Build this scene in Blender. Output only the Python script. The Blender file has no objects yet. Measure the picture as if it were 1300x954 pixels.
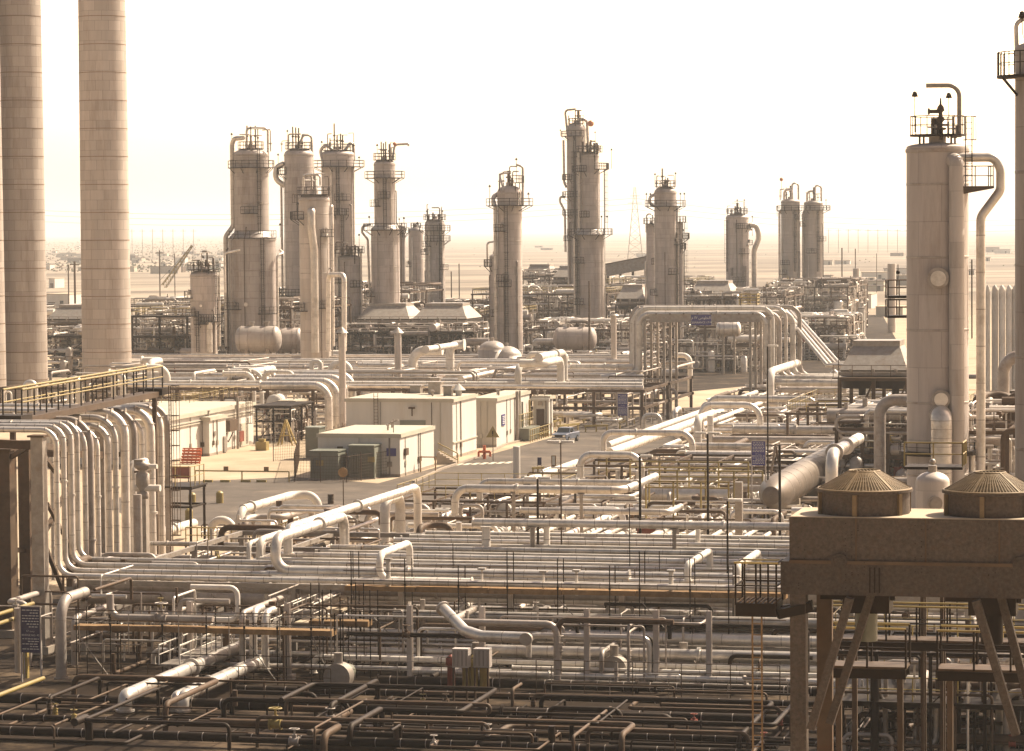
import bpy, math, random
from mathutils import Vector, Matrix
random.seed(7)
sc = bpy.context.scene
COL = sc.collection
PI = math.pi
V = Vector
# ------------------------------------------------------------------ camera geometry
F = 3900.0; H = 25.0; KD = F / 3000.0   # depths below are given for a 3000 px lens and stretched by KD
PITCH = math.atan(185.0 / F); ROLL = 0.008
fw = V((0, math.cos(PITCH), -math.sin(PITCH)))
_u = V((0, math.sin(PITCH), math.cos(PITCH))); _r = V((1, 0, 0))
rt = _r * math.cos(ROLL) - _u * math.sin(ROLL)
up = _u * math.cos(ROLL) + _r * math.sin(ROLL)
CAM = V((0, 0, H))
def ray(px, py): return fw + rt * ((px - 650) / F) + up * ((477 - py) / F)
def P(px, py, D):
    d = ray(px, py); return CAM + d * (D * KD / d.y)
def PW(px, py, Y):
    d = ray(px, py); return CAM + d * (Y / d.y)
def G(px, py, z=0.0):
    d = ray(px, py); return CAM + d * ((z - H) / d.z)
def proj(p):
    q = V(p) - CAM; w = q.dot(fw)
    return 650 + F * q.dot(rt) / w, 477 - F * q.dot(up) / w
TA = math.radians(13.2)
A = V((math.sin(TA), math.cos(TA), 0)); B = V((math.cos(TA), -math.sin(TA), 0)); Z = V((0, 0, 1))
def move_to(p, d, px=None, py=None):
    """move from p along d until it projects on column px or row py"""
    q = p - CAM
    if px is not None: k = (px - 650) / F; n = rt - fw * k
    else: k = (477 - py) / F; n = up - fw * k
    return p + d * (-q.dot(n) / d.dot(n))
def S(p): return F / (V(p) - CAM).dot(fw)
# ------------------------------------------------------------------ materials
def newmat(name):
    m = bpy.data.materials.new(name); m.use_nodes = True
    return m, m.node_tree.nodes, m.node_tree.links, m.node_tree.nodes['Principled BSDF']
def mat(name, col, rough=.6, metal=0., var=.25, scale=1.2, dirt=None, dirt_amt=.5, streak=False, bump=0., coords='Object', panels=None):
    m, N, L, b = newmat(name)
    tc = N.new('ShaderNodeTexCoord')
    src = tc.outputs['Object']
    if coords == 'World':
        g = N.new('ShaderNodeNewGeometry'); src = g.outputs['Position']
    mp = N.new('ShaderNodeMapping'); L.new(src, mp.inputs[0])
    mp.inputs['Scale'].default_value = (1, 1, .12) if streak else (1, 1, 1)
    n1 = N.new('ShaderNodeTexNoise'); n1.inputs['Scale'].default_value = scale; n1.inputs['Detail'].default_value = 6; n1.inputs['Roughness'].default_value = .65
    L.new(mp.outputs[0], n1.inputs['Vector'])
    r = N.new('ShaderNodeValToRGB'); r.color_ramp.elements[0].position = .3; r.color_ramp.elements[1].position = .7
    r.color_ramp.elements[0].color = tuple(c * (1 - var) for c in col) + (1,)
    r.color_ramp.elements[1].color = tuple(min(1, c * (1 + var * .55)) for c in col) + (1,)
    L.new(n1.outputs['Fac'], r.inputs[0]); out = r.outputs[0]
    if dirt:
        n2 = N.new('ShaderNodeTexNoise'); n2.inputs['Scale'].default_value = scale * .55; n2.inputs['Detail'].default_value = 8; n2.inputs['Roughness'].default_value = .75
        L.new(mp.outputs[0], n2.inputs['Vector'])
        r2 = N.new('ShaderNodeValToRGB'); r2.color_ramp.elements[0].position = .5; r2.color_ramp.elements[1].position = .72
        r2.color_ramp.elements[0].color = (0, 0, 0, 1); r2.color_ramp.elements[1].color = (dirt_amt,) * 3 + (1,)
        L.new(n2.outputs['Fac'], r2.inputs[0])
        mx = N.new('ShaderNodeMixRGB'); L.new(r2.outputs[0], mx.inputs[0]); L.new(out, mx.inputs[1]); mx.inputs[2].default_value = tuple(dirt) + (1,)
        out = mx.outputs[0]
    if panels:      # panels = (panel width as angle units, course height, line darkness)
        sx = N.new('ShaderNodeSeparateXYZ'); L.new(tc.outputs['Object'], sx.inputs[0])
        at = N.new('ShaderNodeMath'); at.operation = 'ARCTAN2'; L.new(sx.outputs[1], at.inputs[0]); L.new(sx.outputs[0], at.inputs[1])
        ml = N.new('ShaderNodeMath'); ml.operation = 'MULTIPLY'; L.new(at.outputs[0], ml.inputs[0]); ml.inputs[1].default_value = panels[0]
        cb = N.new('ShaderNodeCombineXYZ'); L.new(ml.outputs[0], cb.inputs[0]); L.new(sx.outputs[2], cb.inputs[1])
        bk = N.new('ShaderNodeTexBrick'); L.new(cb.outputs[0], bk.inputs['Vector'])
        bk.inputs['Scale'].default_value = 1; bk.inputs['Brick Width'].default_value = panels[3] if len(panels) > 3 else 2.
        bk.inputs['Row Height'].default_value = panels[1]; bk.inputs['Mortar Size'].default_value = .035; bk.inputs['Mortar Smooth'].default_value = .6
        bk.inputs['Color1'].default_value = (1.04, 1.04, 1.04, 1); bk.inputs['Color2'].default_value = (.85, .84, .83, 1); bk.inputs['Mortar'].default_value = (panels[2],) * 3 + (1,)
        m3 = N.new('ShaderNodeMixRGB'); m3.blend_type = 'MULTIPLY'; m3.inputs[0].default_value = 1
        L.new(out, m3.inputs[1]); L.new(bk.outputs[0], m3.inputs[2]); out = m3.outputs[0]
    if coords != 'World':      # each thing of a material has weathered a little differently
        oi = N.new('ShaderNodeObjectInfo'); mr = N.new('ShaderNodeMapRange'); mr.inputs[3].default_value = .78; mr.inputs[4].default_value = 1.12; L.new(oi.outputs['Random'], mr.inputs[0])
        mv = N.new('ShaderNodeMixRGB'); mv.blend_type = 'MULTIPLY'; mv.inputs[0].default_value = 1; L.new(out, mv.inputs[1]); L.new(mr.outputs[0], mv.inputs[2]); out = mv.outputs[0]
    L.new(out, b.inputs['Base Color'])
    b.inputs['Roughness'].default_value = rough; b.inputs['Metallic'].default_value = metal; b.inputs['Specular IOR Level'].default_value = .12 if rough >= .8 else .22 if max(col) < .14 and rough > .5 else .5
    if bump:
        bp = N.new('ShaderNodeBump'); bp.inputs['Strength'].default_value = bump; bp.inputs['Distance'].default_value = .05
        L.new(n1.outputs['Fac'], bp.inputs['Height']); L.new(bp.outputs[0], b.inputs['Normal'])
    return m
M = {}
M['jacket'] = mat('weathered_aluminium_jacket', (.7, .64, .58), .36, .5, .22, .9, (.26, .19, .13), .65, bump=.25)
M['jacket2'] = mat('dull_aluminium_jacket', (.4, .345, .305), .5, .3, .28, 1.1, (.2, .13, .08), .75, bump=.25)
M['paintpipe'] = mat('cream_painted_pipe', (.74, .68, .61), .5, 0, .18, .8, (.34, .24, .15), .6, bump=.1)
M['shade_brown'] = mat('shade_toned_cladding', (.2, .155, .12), .5, .15, .3, .8, (.1, .06, .035), .7, bump=.2)  # lying cylinder: shade from the structures above is put into this brown
M['clad'] = mat('vessel_cladding', (.5, .435, .4), .5, .15, .16, .9, (.2, .13, .09), .75, streak=True, bump=.5, panels=(3., 1.25, .66, 2.4))
M['clad2'] = mat('pale_vessel_cladding', (.55, .485, .44), .48, .18, .16, .9, (.27, .19, .14), .6, streak=True, bump=.3, panels=(2.4, 1.6, .78, 2.2))
M['clad_rough'] = mat('patched_vessel_insulation', (.5, .43, .39), .6, .05, .13, 1.3, (.22, .15, .11), .55, streak=True, bump=.5, panels=(1.9, 2.3, .72, 3.))
M['chimney'] = mat('cast_concrete', (.47, .405, .36), .85, 0, .12, .7, (.26, .19, .14), .6, streak=True, bump=.2, panels=(3.6, 1.5, .6, 2.1))
M['joint'] = mat('dark_joint', (.24, .17, .12), .8, 0, .3)
M['steel'] = mat('brown_grey_painted_steel', (.1, .066, .043), .6, .1, .3, 1.5, (.12, .06, .03), .7, bump=.1)
M['galv'] = mat('galvanised_steel', (.36, .315, .275), .5, .4, .25, 2., (.24, .15, .09), .6)
M['dark'] = mat('dark_steel', (.024, .014, .008), .6, .2, .35, 2.)
M['yellow'] = mat('yellow_rail_paint', (.36, .265, .085), .5, 0, .25, 2., (.22, .13, .05), .6)
M['timber'] = mat('scaffold_timber', (.3, .19, .1), .8, 0, .35, 2.5, (.18, .1, .05), .6)
M['concrete'] = mat('weathered_concrete', (.36, .3, .245), .85, 0, .2, 1.2, (.2, .15, .11), .6, bump=.3, coords='World')
M['cooler'] = mat('speckled_grey_cooler_casing', (.098, .077, .064), .65, .2, .42, 9., (.1, .06, .04), .7, bump=.35)
M['mesh'] = mat('tan_wire_mesh', (.2, .135, .07), .6, .2, .3, 3.)
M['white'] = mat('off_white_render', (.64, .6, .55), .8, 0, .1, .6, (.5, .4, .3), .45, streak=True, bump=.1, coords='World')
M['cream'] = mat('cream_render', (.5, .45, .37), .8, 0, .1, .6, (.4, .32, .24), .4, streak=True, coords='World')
M['roof'] = mat('pale_dusty_roof', (.5, .41, .31), .9, 0, .14, .35, (.42, .32, .22), .6, coords='World')
M['green'] = mat('grey_green_enamel', (.17, .17, .13), .5, 0, .2, 1.2, (.12, .1, .06), .5)
M['pgreen'] = mat('faded_green_panel', (.2, .205, .165), .6, 0, .15)
M['red'] = mat('faded_red_paint', (.3, .075, .045), .6, 0, .3, 2.)
M['orange'] = mat('orange_red_plastic', (.62, .13, .04), .5, 0, .3, 2.)
M['blue'] = mat('blue_sign_enamel', (.045, .04, .2), .45, 0, .15)
M['navy'] = mat('dark_navy_sign_enamel', (.035, .028, .09), .45, 0, .15)
M['letter'] = mat('white_lettering', (.75, .72, .66), .6, 0, .05)
M['rubber'] = mat('rubber', (.025, .022, .02), .8)
M['chrome'] = mat('bright_trim', (.6, .58, .55), .25, .9, .1)
M['carpaint'] = mat('pale_blue_grey_car_paint', (.13, .15, .2), .3, .1, .06)
M['glass'] = mat('dark_window_glass', (.03, .035, .04), .1, 0, .1)
M['line'] = mat('road_paint', (.62, .57, .47), .8, 0, .25, 3., coords='World')
M['bulb'] = mat('orange_beacon_cover', (.6, .2, .07), .35, 0, .1)
M['bark'] = mat('bark', (.16, .1, .06), .9)
M['leaf'] = mat('dusty_green_foliage', (.09, .085, .035), .8, 0, .4, 3.)
def ground_mat():
    m, N, L, b = newmat('desert_sand')
    g = N.new('ShaderNodeNewGeometry')
    def noise(scale, sc_, det=8, rough=.65):
        mp = N.new('ShaderNodeMapping'); mp.inputs['Scale'].default_value = sc_; L.new(g.outputs['Position'], mp.inputs[0])
        n = N.new('ShaderNodeTexNoise'); n.inputs['Scale'].default_value = scale; n.inputs['Detail'].default_value = det; n.inputs['Roughness'].default_value = rough
        L.new(mp.outputs[0], n.inputs['Vector']); return n.outputs['Fac']
    def ramp(fac, p0, c0, p1, c1):
        r = N.new('ShaderNodeValToRGB'); e = r.color_ramp.elements; e[0].position = p0; e[1].position = p1; e[0].color = c0 + (1,); e[1].color = c1 + (1,)
        L.new(fac, r.inputs[0]); return r.outputs[0]
    a = ramp(noise(.12, (1, 1, 1)), .3, (.35, .27, .19), .7, (.5, .405, .295))
    c = ramp(noise(.0045, (.5, 1.6, 1), 9, .7), .44, (0, 0, 0), .56, (1, 1, 1))        # patches of scrub far off
    sx = N.new('ShaderNodeSeparateXYZ'); L.new(g.outputs['Position'], sx.inputs[0])
    mr = N.new('ShaderNodeMapRange'); mr.inputs[1].default_value = 700; mr.inputs[2].default_value = 1200; L.new(sx.outputs[1], mr.inputs[0])
    mm = N.new('ShaderNodeMath'); mm.operation = 'MULTIPLY'; L.new(c, mm.inputs[0]); L.new(mr.outputs[0], mm.inputs[1])
    mx = N.new('ShaderNodeMixRGB'); far = N.new('ShaderNodeMixRGB'); L.new(mr.outputs[0], far.inputs[0]); L.new(a, far.inputs[1]); far.inputs[2].default_value = (.33, .27, .21, 1)
    L.new(mm.outputs[0], mx.inputs[0]); L.new(far.outputs[0], mx.inputs[1]); mx.inputs[2].default_value = (.15, .12, .095, 1)
    # oily soil inside the plant
    st = ramp(noise(.045, (1, 1, 1), 8, .75), .5, (0, 0, 0), .68, (.6, .6, .6))
    mr2 = N.new('ShaderNodeMapRange'); mr2.inputs[1].default_value = 560; mr2.inputs[2].default_value = 700; mr2.inputs[3].default_value = 1; mr2.inputs[4].default_value = 0; L.new(sx.outputs[1], mr2.inputs[0])
    m2 = N.new('ShaderNodeMath'); m2.operation = 'MULTIPLY'; L.new(st, m2.inputs[0]); L.new(mr2.outputs[0], m2.inputs[1])
    mx2 = N.new('ShaderNodeMixRGB'); L.new(m2.outputs[0], mx2.inputs[0]); L.new(mx.outputs[0], mx2.inputs[1]); mx2.inputs[2].default_value = (.25, .175, .115, 1)
    L.new(mx2.outputs[0], b.inputs['Base Color']); b.inputs['Roughness'].default_value = .95; b.inputs['Specular IOR Level'].default_value = .1
    return m
M['sand'] = ground_mat()
M['asphalt'] = mat('dusty_asphalt', (.115, .095, .08), .9, 0, .3, .25, (.27, .21, .16), .6, bump=.1, coords='World')
M['shade_apron'] = mat('shade_dark_hardstand', (.022, .013, .0075), .9, 0, .35, .3, (.28, .2, .13), .5, coords='World')  # dirty hardstand coloured near black, standing in for shade under racks and units
# ------------------------------------------------------------------ mesh building
class MB:
    def __init__(s): s.v = []; s.f = []; s.sm = []; s.mi = []; s.m = 0
    def add(s, vs, fs, smooth=False, mi=None):
        o = len(s.v); s.v += [tuple(v) for v in vs]
        for f in fs: s.f.append(tuple(i + o for i in f)); s.sm.append(smooth); s.mi.append(s.m if mi is None else mi)
        return s
    def box(s, c, size, ax=(B, A, Z)):
        """box centred at c, sizes along ax"""
        c = V(c); x, y, z = [V(a) * (k / 2) for a, k in zip(ax, size)]
        vs = [c + x * i + y * j + z * k for k in (-1, 1) for j in (-1, 1) for i in (-1, 1)]
        return s.add(vs, [(0, 2, 3, 1), (4, 5, 7, 6), (0, 1, 5, 4), (2, 6, 7, 3), (0, 4, 6, 2), (1, 3, 7, 5)])
    def bar(s, p, q, w, h=None):
        p, q = V(p), V(q); d = q - p; L = d.length
        if L < 1e-5: return s
        d /= L; h = h or w
        ref = Z if abs(d.z) < .9 else B
        x = d.cross(ref).normalized(); y = x.cross(d)
        return s.box((p + q) / 2, (L, w, h), (d, x, y))
    def ibeam(s, p, q, w, h=None):
        p, q = V(p), V(q); d = (q - p); L = d.length; d = d / L; h = h or w
        ref = Z if abs(d.z) < .9 else A
        x = d.cross(ref).normalized(); y = x.cross(d); c = (p + q) / 2; t = w * .12
        s.box(c + y * (h / 2 - t / 2), (L, w, t), (d, x, y)); s.box(c - y * (h / 2 - t / 2), (L, w, t), (d, x, y))
        return s.box(c, (L, t, h - 2 * t), (d, x, y))
    def tube(s, pts, r, seg=12, caps=True, r1=None):
        pts = [V(p) for p in pts]; n = len(pts)
        if n < 2: return s
        T = []
        for i in range(n):
            a = pts[max(i - 1, 0)]; b = pts[min(i + 1, n - 1)]; t = (b - a)
            T.append(t.normalized() if t.length > 1e-9 else V((0, 0, 1)))
        ref = Z if abs(T[0].z) < .9 else V((1, 0, 0))
        x = T[0].cross(ref).normalized(); vs = []; fs = []
        for i in range(n):
            x = (x - T[i] * x.dot(T[i])).normalized(); y = T[i].cross(x)
            rr = r if r1 is None else r + (r1 - r) * i / (n - 1)
            k = 1.0
            if 0 < i < n - 1:
                c = max(.5, (pts[i] - pts[i - 1]).normalized().dot(T[i])); k = 1 / c if len(pts) < 4 else 1
            for j in range(seg):
                a = 2 * PI * j / seg
                vs.append(pts[i] + (x * math.cos(a) + y * math.sin(a)) * rr * k)
        for i in range(n - 1):
            for j in range(seg):
                k = (j + 1) % seg
                fs.append((i * seg + j, i * seg + k, (i + 1) * seg + k, (i + 1) * seg + j))
        s.add(vs, fs, True)
        if caps:
            s.add(vs[:seg], [tuple(range(seg))[::-1]]); s.add(vs[-seg:], [tuple(range(seg))])
        return s
    def cyl(s, p, q, r, seg=12, r1=None, caps=True): return s.tube([p, q], r, seg, caps, r1)
    def lathe(s, prof, c, seg=32, ax=Z, smooth=True):
        """prof: (radius, height) list along ax from c"""
        c = V(c); ax = V(ax).normalized(); ref = V((1, 0, 0)) if abs(ax.x) < .9 else V((0, 1, 0))
        x = ax.cross(ref).normalized(); y = ax.cross(x); vs = []; fs = []
        for r, h in prof:
            for j in range(seg):
                a = 2 * PI * j / seg; vs.append(c + ax * h + (x * math.cos(a) + y * math.sin(a)) * max(r, 1e-4))
        for i in range(len(prof) - 1):
            for j in range(seg):
                k = (j + 1) % seg; fs.append((i * seg + j, i * seg + k, (i + 1) * seg + k, (i + 1) * seg + j))
        # split smoothing at sharp profile corners by separate rings
        for i in range(len(prof) - 1):
            ring = vs[i * seg:(i + 2) * seg]
            pass
        s.add(vs, fs, smooth); return s
    def prism(s, poly, z0, z1):
        """poly of world xy points counter clockwise, extruded z0..z1"""
        n = len(poly); vs = [V((p[0], p[1], z0)) for p in poly] + [V((p[0], p[1], z1)) for p in poly]
        return s.add(vs, [tuple(range(n))[::-1], tuple(range(n, 2 * n))] + [(i, (i + 1) % n, n + (i + 1) % n, n + i) for i in range(n)])
    def ball(s, c, r, seg=10):
        pr = [(r * math.sin(PI * i / 6), -r * math.cos(PI * i / 6)) for i in range(7)]
        return s.lathe(pr, c, seg)
    def make(s, name, mats, origin=V((0, 0, 0))):
        me = bpy.data.meshes.new(name); o = V(origin)
        me.from_pydata([(v[0] - o.x, v[1] - o.y, v[2] - o.z) for v in s.v], [], s.f)
        if not isinstance(mats, (list, tuple)): mats = [mats]
        for m in mats: me.materials.append(M[m] if isinstance(m, str) else m)
        me.polygons.foreach_set('use_smooth', s.sm)
        me.polygons.foreach_set('material_index', s.mi)
        me.update()
        ob = bpy.data.objects.new(name, me); COL.objects.link(ob); return ob
def props(o, label=None, cat=None, group=None, kind=None):
    if label: o['label'] = label
    if cat: o['category'] = cat
    if group: o['group'] = group
    if kind: o['kind'] = kind
    return o
class Thing:
    def __init__(s, name, label, cat, loc, group=None):
        s.loc = V(loc); s.e = bpy.data.objects.new(name, None); s.e.location = s.loc; s.e.empty_display_size = .5
        COL.objects.link(s.e); props(s.e, label, cat, group)
    def part(s, name, mb, m, parent=None, label=None):
        if not mb.v: return None
        o = mb.make(name, m, s.loc); o.parent = parent or s.e
        if label: o['label'] = label
        return o
def single(name, label, cat, mb, m, group=None, kind=None, loc=None):
    if loc is None:
        xs = [v[0] for v in mb.v]; ys = [v[1] for v in mb.v]; zs = [v[2] for v in mb.v]
        loc = V(((min(xs) + max(xs)) / 2, (min(ys) + max(ys)) / 2, min(zs)))
    o = mb.make(name, m, loc); o.location = loc
    return props(o, label, cat, group, kind)
def structure(name, mb, m):
    o = mb.make(name, m); o['kind'] = 'structure'; return o
def fillet(pts, R, n=6):
    pts = [V(p) for p in pts]; out = [pts[0]]
    for i in range(1, len(pts) - 1):
        a, b, c = pts[i - 1], pts[i], pts[i + 1]; u = (a - b); w = (c - b); lu, lw = u.length, w.length
        if lu < 1e-4 or lw < 1e-4: continue
        u /= lu; w /= lw; ang = u.angle(w)
        if ang > PI - .05: out.append(b); continue
        t = min(R / math.tan(ang / 2), lu * .49, lw * .49)
        r = t * math.tan(ang / 2); cc = b + (u + w).normalized() * (r / math.sin(ang / 2))
        s0 = b + u * t - cc; s1 = b + w * t - cc; tot = s0.angle(s1); axis = s0.cross(s1).normalized()
        for k in range(n + 1): out.append(cc + Matrix.Rotation(tot * k / n, 3, axis) @ s0)
    out.append(pts[-1]); return out
def segs(px): return 6 if px < 2.5 else 8 if px < 5 else 12 if px < 10 else 18 if px < 20 else 28 if px < 50 else 48
def walk(start, *mv):
    p = G(*start[:3]) if len(start) == 3 else P(start[0], start[1], start[3]); pts = [p]
    for k, a in mv:
        if k == 'z': p = V((p.x, p.y, a))
        elif k == 'zy': p = move_to(p, Z, py=a)
        elif k == 'bx': p = move_to(p, B, px=a)
        elif k == 'ax': p = move_to(p, A, px=a)
        elif k == 'ay': p = move_to(p, A, py=a)
        elif k == 'a': p = p + A * a
        elif k == 'b': p = p + B * a
        elif k == 'g': p = G(*a)
        pts.append(p)
    return pts
def bands(mb, pts, r, step, w=.05, f=1.035, seg=16):
    for a, b in zip(pts, pts[1:]):
        L = (b - a).length
        if L < step * 1.2: continue
        n = int(L / step); d = (b - a) / L
        for i in range(1, n + 1):
            c = a + d * (L * (i - .5) / n); mb.cyl(c - d * w / 2, c + d * w / 2, r * f, seg)
def flange(mb, p, d, r, seg=16, t=.09): mb.cyl(V(p) - V(d) * t, V(p) + V(d) * t, r * 1.45, seg)
NP = [0]
def pipe(label, dpx, start, *mv, m='jacket', R=None, group=None, name='pipe', band=True, cat='pipe', flg=None, legs=None, dm=None):
    pts = walk(start, *mv) if not isinstance(start, list) else start
    s = S(pts[0]); r = dm / 2 if dm else dpx / s / 2; w = r * 2 * s
    pf = fillet(pts, R or r * 3.0, 8 if w > 6 else 4)
    mb = MB(); mb.tube(pf, r, segs(w))
    ms = m
    if w > 4.5:
        for a_, b_ in zip(pts, pts[1:]):
            if (b_ - a_).length > r * 26 and NP[0] % 3:
                q_ = a_.lerp(b_, (.37, .62, .5, .21)[NP[0] % 4]); d_ = (b_ - a_).normalized(); mb.cyl(q_ - d_ * r * .28, q_ - d_ * r * .03, r * 1.42, segs(w)); mb.cyl(q_ + d_ * r * .03, q_ + d_ * r * .28, r * 1.42, segs(w))
        mb.cyl(pts[0] + (pts[1] - pts[0]).normalized() * .01, pts[0] + (pts[1] - pts[0]).normalized() * r * .3, r * 1.35, segs(w))
    if band and w > 4.5: mb.m = 1; bands(mb, pts, r, max(1.1, r * 5.5), .045, 1.03, segs(w)); ms = [m, 'jacket2' if m != 'jacket2' else 'galv']
    NP[0] += 1
    mid = pts[0]
    if not (flg or legs):
        return single(name, label, cat, mb, ms, group, loc=mid)
    t = Thing(name, label, cat, mid, group)
    t.part('run', mb, ms)
    if flg:
        for i, fr in flg:
            a, b = pts[i], pts[i + 1]; fm = MB(); flange(fm, a.lerp(b, fr), (b - a).normalized(), r, segs(w)); t.part('flange', fm, 'jacket2')
    if legs:
        for i, fr in legs:
            q = pts[i].lerp(pts[i + 1], fr); lm = MB(); lm.ibeam(V((q.x, q.y, 0)), q - Z * r, .22); lm.box(q - Z * (r + .02), (.5, .5, .06)); t.part('support', lm, 'galv')
    return t
def rail(mb, pts, h=1.1, sp=1.6, r=.03, seg=5, mid=True, closed=False):
    pts = [V(p) for p in pts]
    if closed: pts = pts + [pts[0]]
    for a, b in zip(pts, pts[1:]):
        L = (b - a).length; n = max(1, round(L / sp))
        for i in range(n + 1): q = a.lerp(b, i / n); mb.cyl(q, q + Z * h, r, seg, caps=False)
        mb.cyl(a + Z * h, b + Z * h, r, seg)
        if mid: mb.cyl(a + Z * h * .52, b + Z * h * .52, r * .8, seg)
def arcpts(c, r, a0, a1, n=14): return [V((c[0] + r * math.cos(math.radians(a0 + (a1 - a0) * i / n)), c[1] + r * math.sin(math.radians(a0 + (a1 - a0) * i / n)), c[2])) for i in range(n + 1)]
def ringdeck(mb, c, r0, r1, a0, a1, t=.12, n=18):
    full = abs(a1 - a0) >= 359.9; I = arcpts(c, r0, a0, a1, n); O = arcpts(c, r1, a0, a1, n); vs = []
    for i in range(n + 1): vs += [I[i], O[i], I[i] - Z * t, O[i] - Z * t]
    fs = []
    for i in range(n):
        a, b = i * 4, i * 4 + 4
        fs += [(a, a + 1, b + 1, b), (a + 2, b + 2, b + 3, a + 3), (a + 1, a + 3, b + 3, b + 1), (a, b, b + 2, a + 2)]
    if not full: fs += [(0, 2, 3, 1), (n * 4, n * 4 + 1, n * 4 + 3, n * 4 + 2)]
    mb.add(vs, fs)
def ladder(mb, p, q, out, w=.45, cage=True, r=.03):
    """p bottom, q top; out = outward direction"""
    out = V(out).normalized(); sd = out.cross(Z).normalized()
    for k in (-1, 1): mb.bar(p + sd * w / 2 * k, q + sd * w / 2 * k, r * 2)
    L = (q - p).length; n = int(L / .35)
    for i in range(n): c = p.lerp(q, i / n); mb.bar(c - sd * w / 2, c + sd * w / 2, .03)
    if cage and L > 3:
        m = max(2, int(L / 1.1))
        for i in range(2, m + 1):
            c = p.lerp(q, i / m); ring = [c + sd * .38 * math.cos(PI * k / 6) + out * (.72 * math.sin(PI * k / 6)) for k in range(7)]
            for a, b in zip(ring, ring[1:]): mb.bar(a, b, .05, .05)
        p2 = p.lerp(q, 2 / m)
        for k in (1, 3, 5):
            off = sd * .38 * math.cos(PI * k / 6) + out * .72 * math.sin(PI * k / 6); mb.bar(p2 + off, q + off, .035)
ORD = ['nearest', 'second', 'third', 'fourth', 'fifth', 'sixth', 'seventh', 'eighth', 'ninth', 'tenth', 'eleventh', 'twelfth', 'thirteenth', 'fourteenth', 'fifteenth', 'sixteenth', 'seventeenth', 'eighteenth', 'nineteenth', 'twentieth', 'twenty-first', 'twenty-second', 'twenty-third', 'twenty-fourth', 'twenty-fifth', 'twenty-sixth']
LORD = ['first'] + ORD[1:]
# ------------------------------------------------------------------ camera, light, sky
cd = bpy.data.cameras.new('camera'); cam = bpy.data.objects.new('camera', cd); COL.objects.link(cam); sc.camera = cam
cd.sensor_fit = 'HORIZONTAL'; cd.sensor_width = 36; cd.lens = F * 36 / 1300; cd.clip_start = 1; cd.clip_end = 60000
cam.matrix_world = Matrix(((rt.x, up.x, -fw.x, 0), (rt.y, up.y, -fw.y, 0), (rt.z, up.z, -fw.z, H), (0, 0, 0, 1)))
SUN_AZ, SUN_EL = 54, 47
sd = V((math.sin(math.radians(SUN_AZ)) * math.cos(math.radians(SUN_EL)), math.cos(math.radians(SUN_AZ)) * math.cos(math.radians(SUN_EL)), math.sin(math.radians(SUN_EL))))
sl = bpy.data.lights.new('sun', 'SUN'); sl.energy = 5.0; sl.angle = math.radians(.6); sl.color = (1, .885, .69)
so = bpy.data.objects.new('sun', sl); COL.objects.link(so); so.rotation_euler = (-sd).to_track_quat('-Z', 'Y').to_euler(); so.location = (0, 0, 200)
w = bpy.data.worlds.new('World'); sc.world = w; w.use_nodes = True; WN = w.node_tree.nodes; WL = w.node_tree.links
bg = WN['Background']; sky = WN.new('ShaderNodeTexSky'); sky.sky_type = 'NISHITA'; sky.sun_disc = False
sky.sun_elevation = math.radians(SUN_EL); sky.sun_rotation = math.radians(SUN_AZ); sky.dust_density = 3.5; sky.air_density = 1.0; sky.ozone_density = .3
mxs = WN.new('ShaderNodeMixRGB'); mxs.blend_type = 'MULTIPLY'; mxs.inputs[0].default_value = 1; mxs.inputs[2].default_value = (1.22, .95, .755, 1)
WL.new(sky.outputs[0], mxs.inputs[1])
# added sky glow, low and ahead of the camera; dimmed elsewhere for less fill
tcw = WN.new('ShaderNodeTexCoord'); sxw = WN.new('ShaderNodeSeparateXYZ'); WL.new(tcw.outputs['Generated'], sxw.inputs[0])
def mth(op, a, b=None):
    n = WN.new('ShaderNodeMath'); n.operation = op
    for i, v in enumerate((a, b)):
        if v is None: continue
        if isinstance(v, (int, float)): n.inputs[i].default_value = v
        else: WL.new(v, n.inputs[i])
    return n.outputs[0]
dn = WN.new('ShaderNodeVectorMath'); dn.operation = 'DOT_PRODUCT'; WL.new(tcw.outputs['Generated'], dn.inputs[0]); dn.inputs[1].default_value = (math.sin(math.radians(20)), math.cos(math.radians(20)), 0)
side = mth('POWER', mth('MAXIMUM', dn.outputs['Value'], 0), 2.4)
low_ = mth('POWER', mth('SUBTRACT', 1, mth('ABSOLUTE', sxw.outputs[2])), 3.)
fac = mth('ADD', .38, mth('MULTIPLY', mth('MULTIPLY', side, low_), 3.8))
mx2 = WN.new('ShaderNodeMixRGB'); mx2.blend_type = 'MULTIPLY'; mx2.inputs[0].default_value = 1; WL.new(mxs.outputs[0], mx2.inputs[1]); WL.new(fac, mx2.inputs[2]); WL.new(mx2.outputs[0], bg.inputs[0]); bg.inputs[1].default_value = .15
sc.view_settings.view_transform = 'Standard'; sc.view_settings.look = 'None'; sc.view_settings.gamma = 1; sc.view_settings.use_curve_mapping = False
sc.view_settings.exposure = .9
sc.cycles.max_bounces = 5; sc.cycles.diffuse_bounces = 2; sc.cycles.glossy_bounces = 2; sc.cycles.volume_bounces = 1; sc.cycles.use_denoising = True
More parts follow.
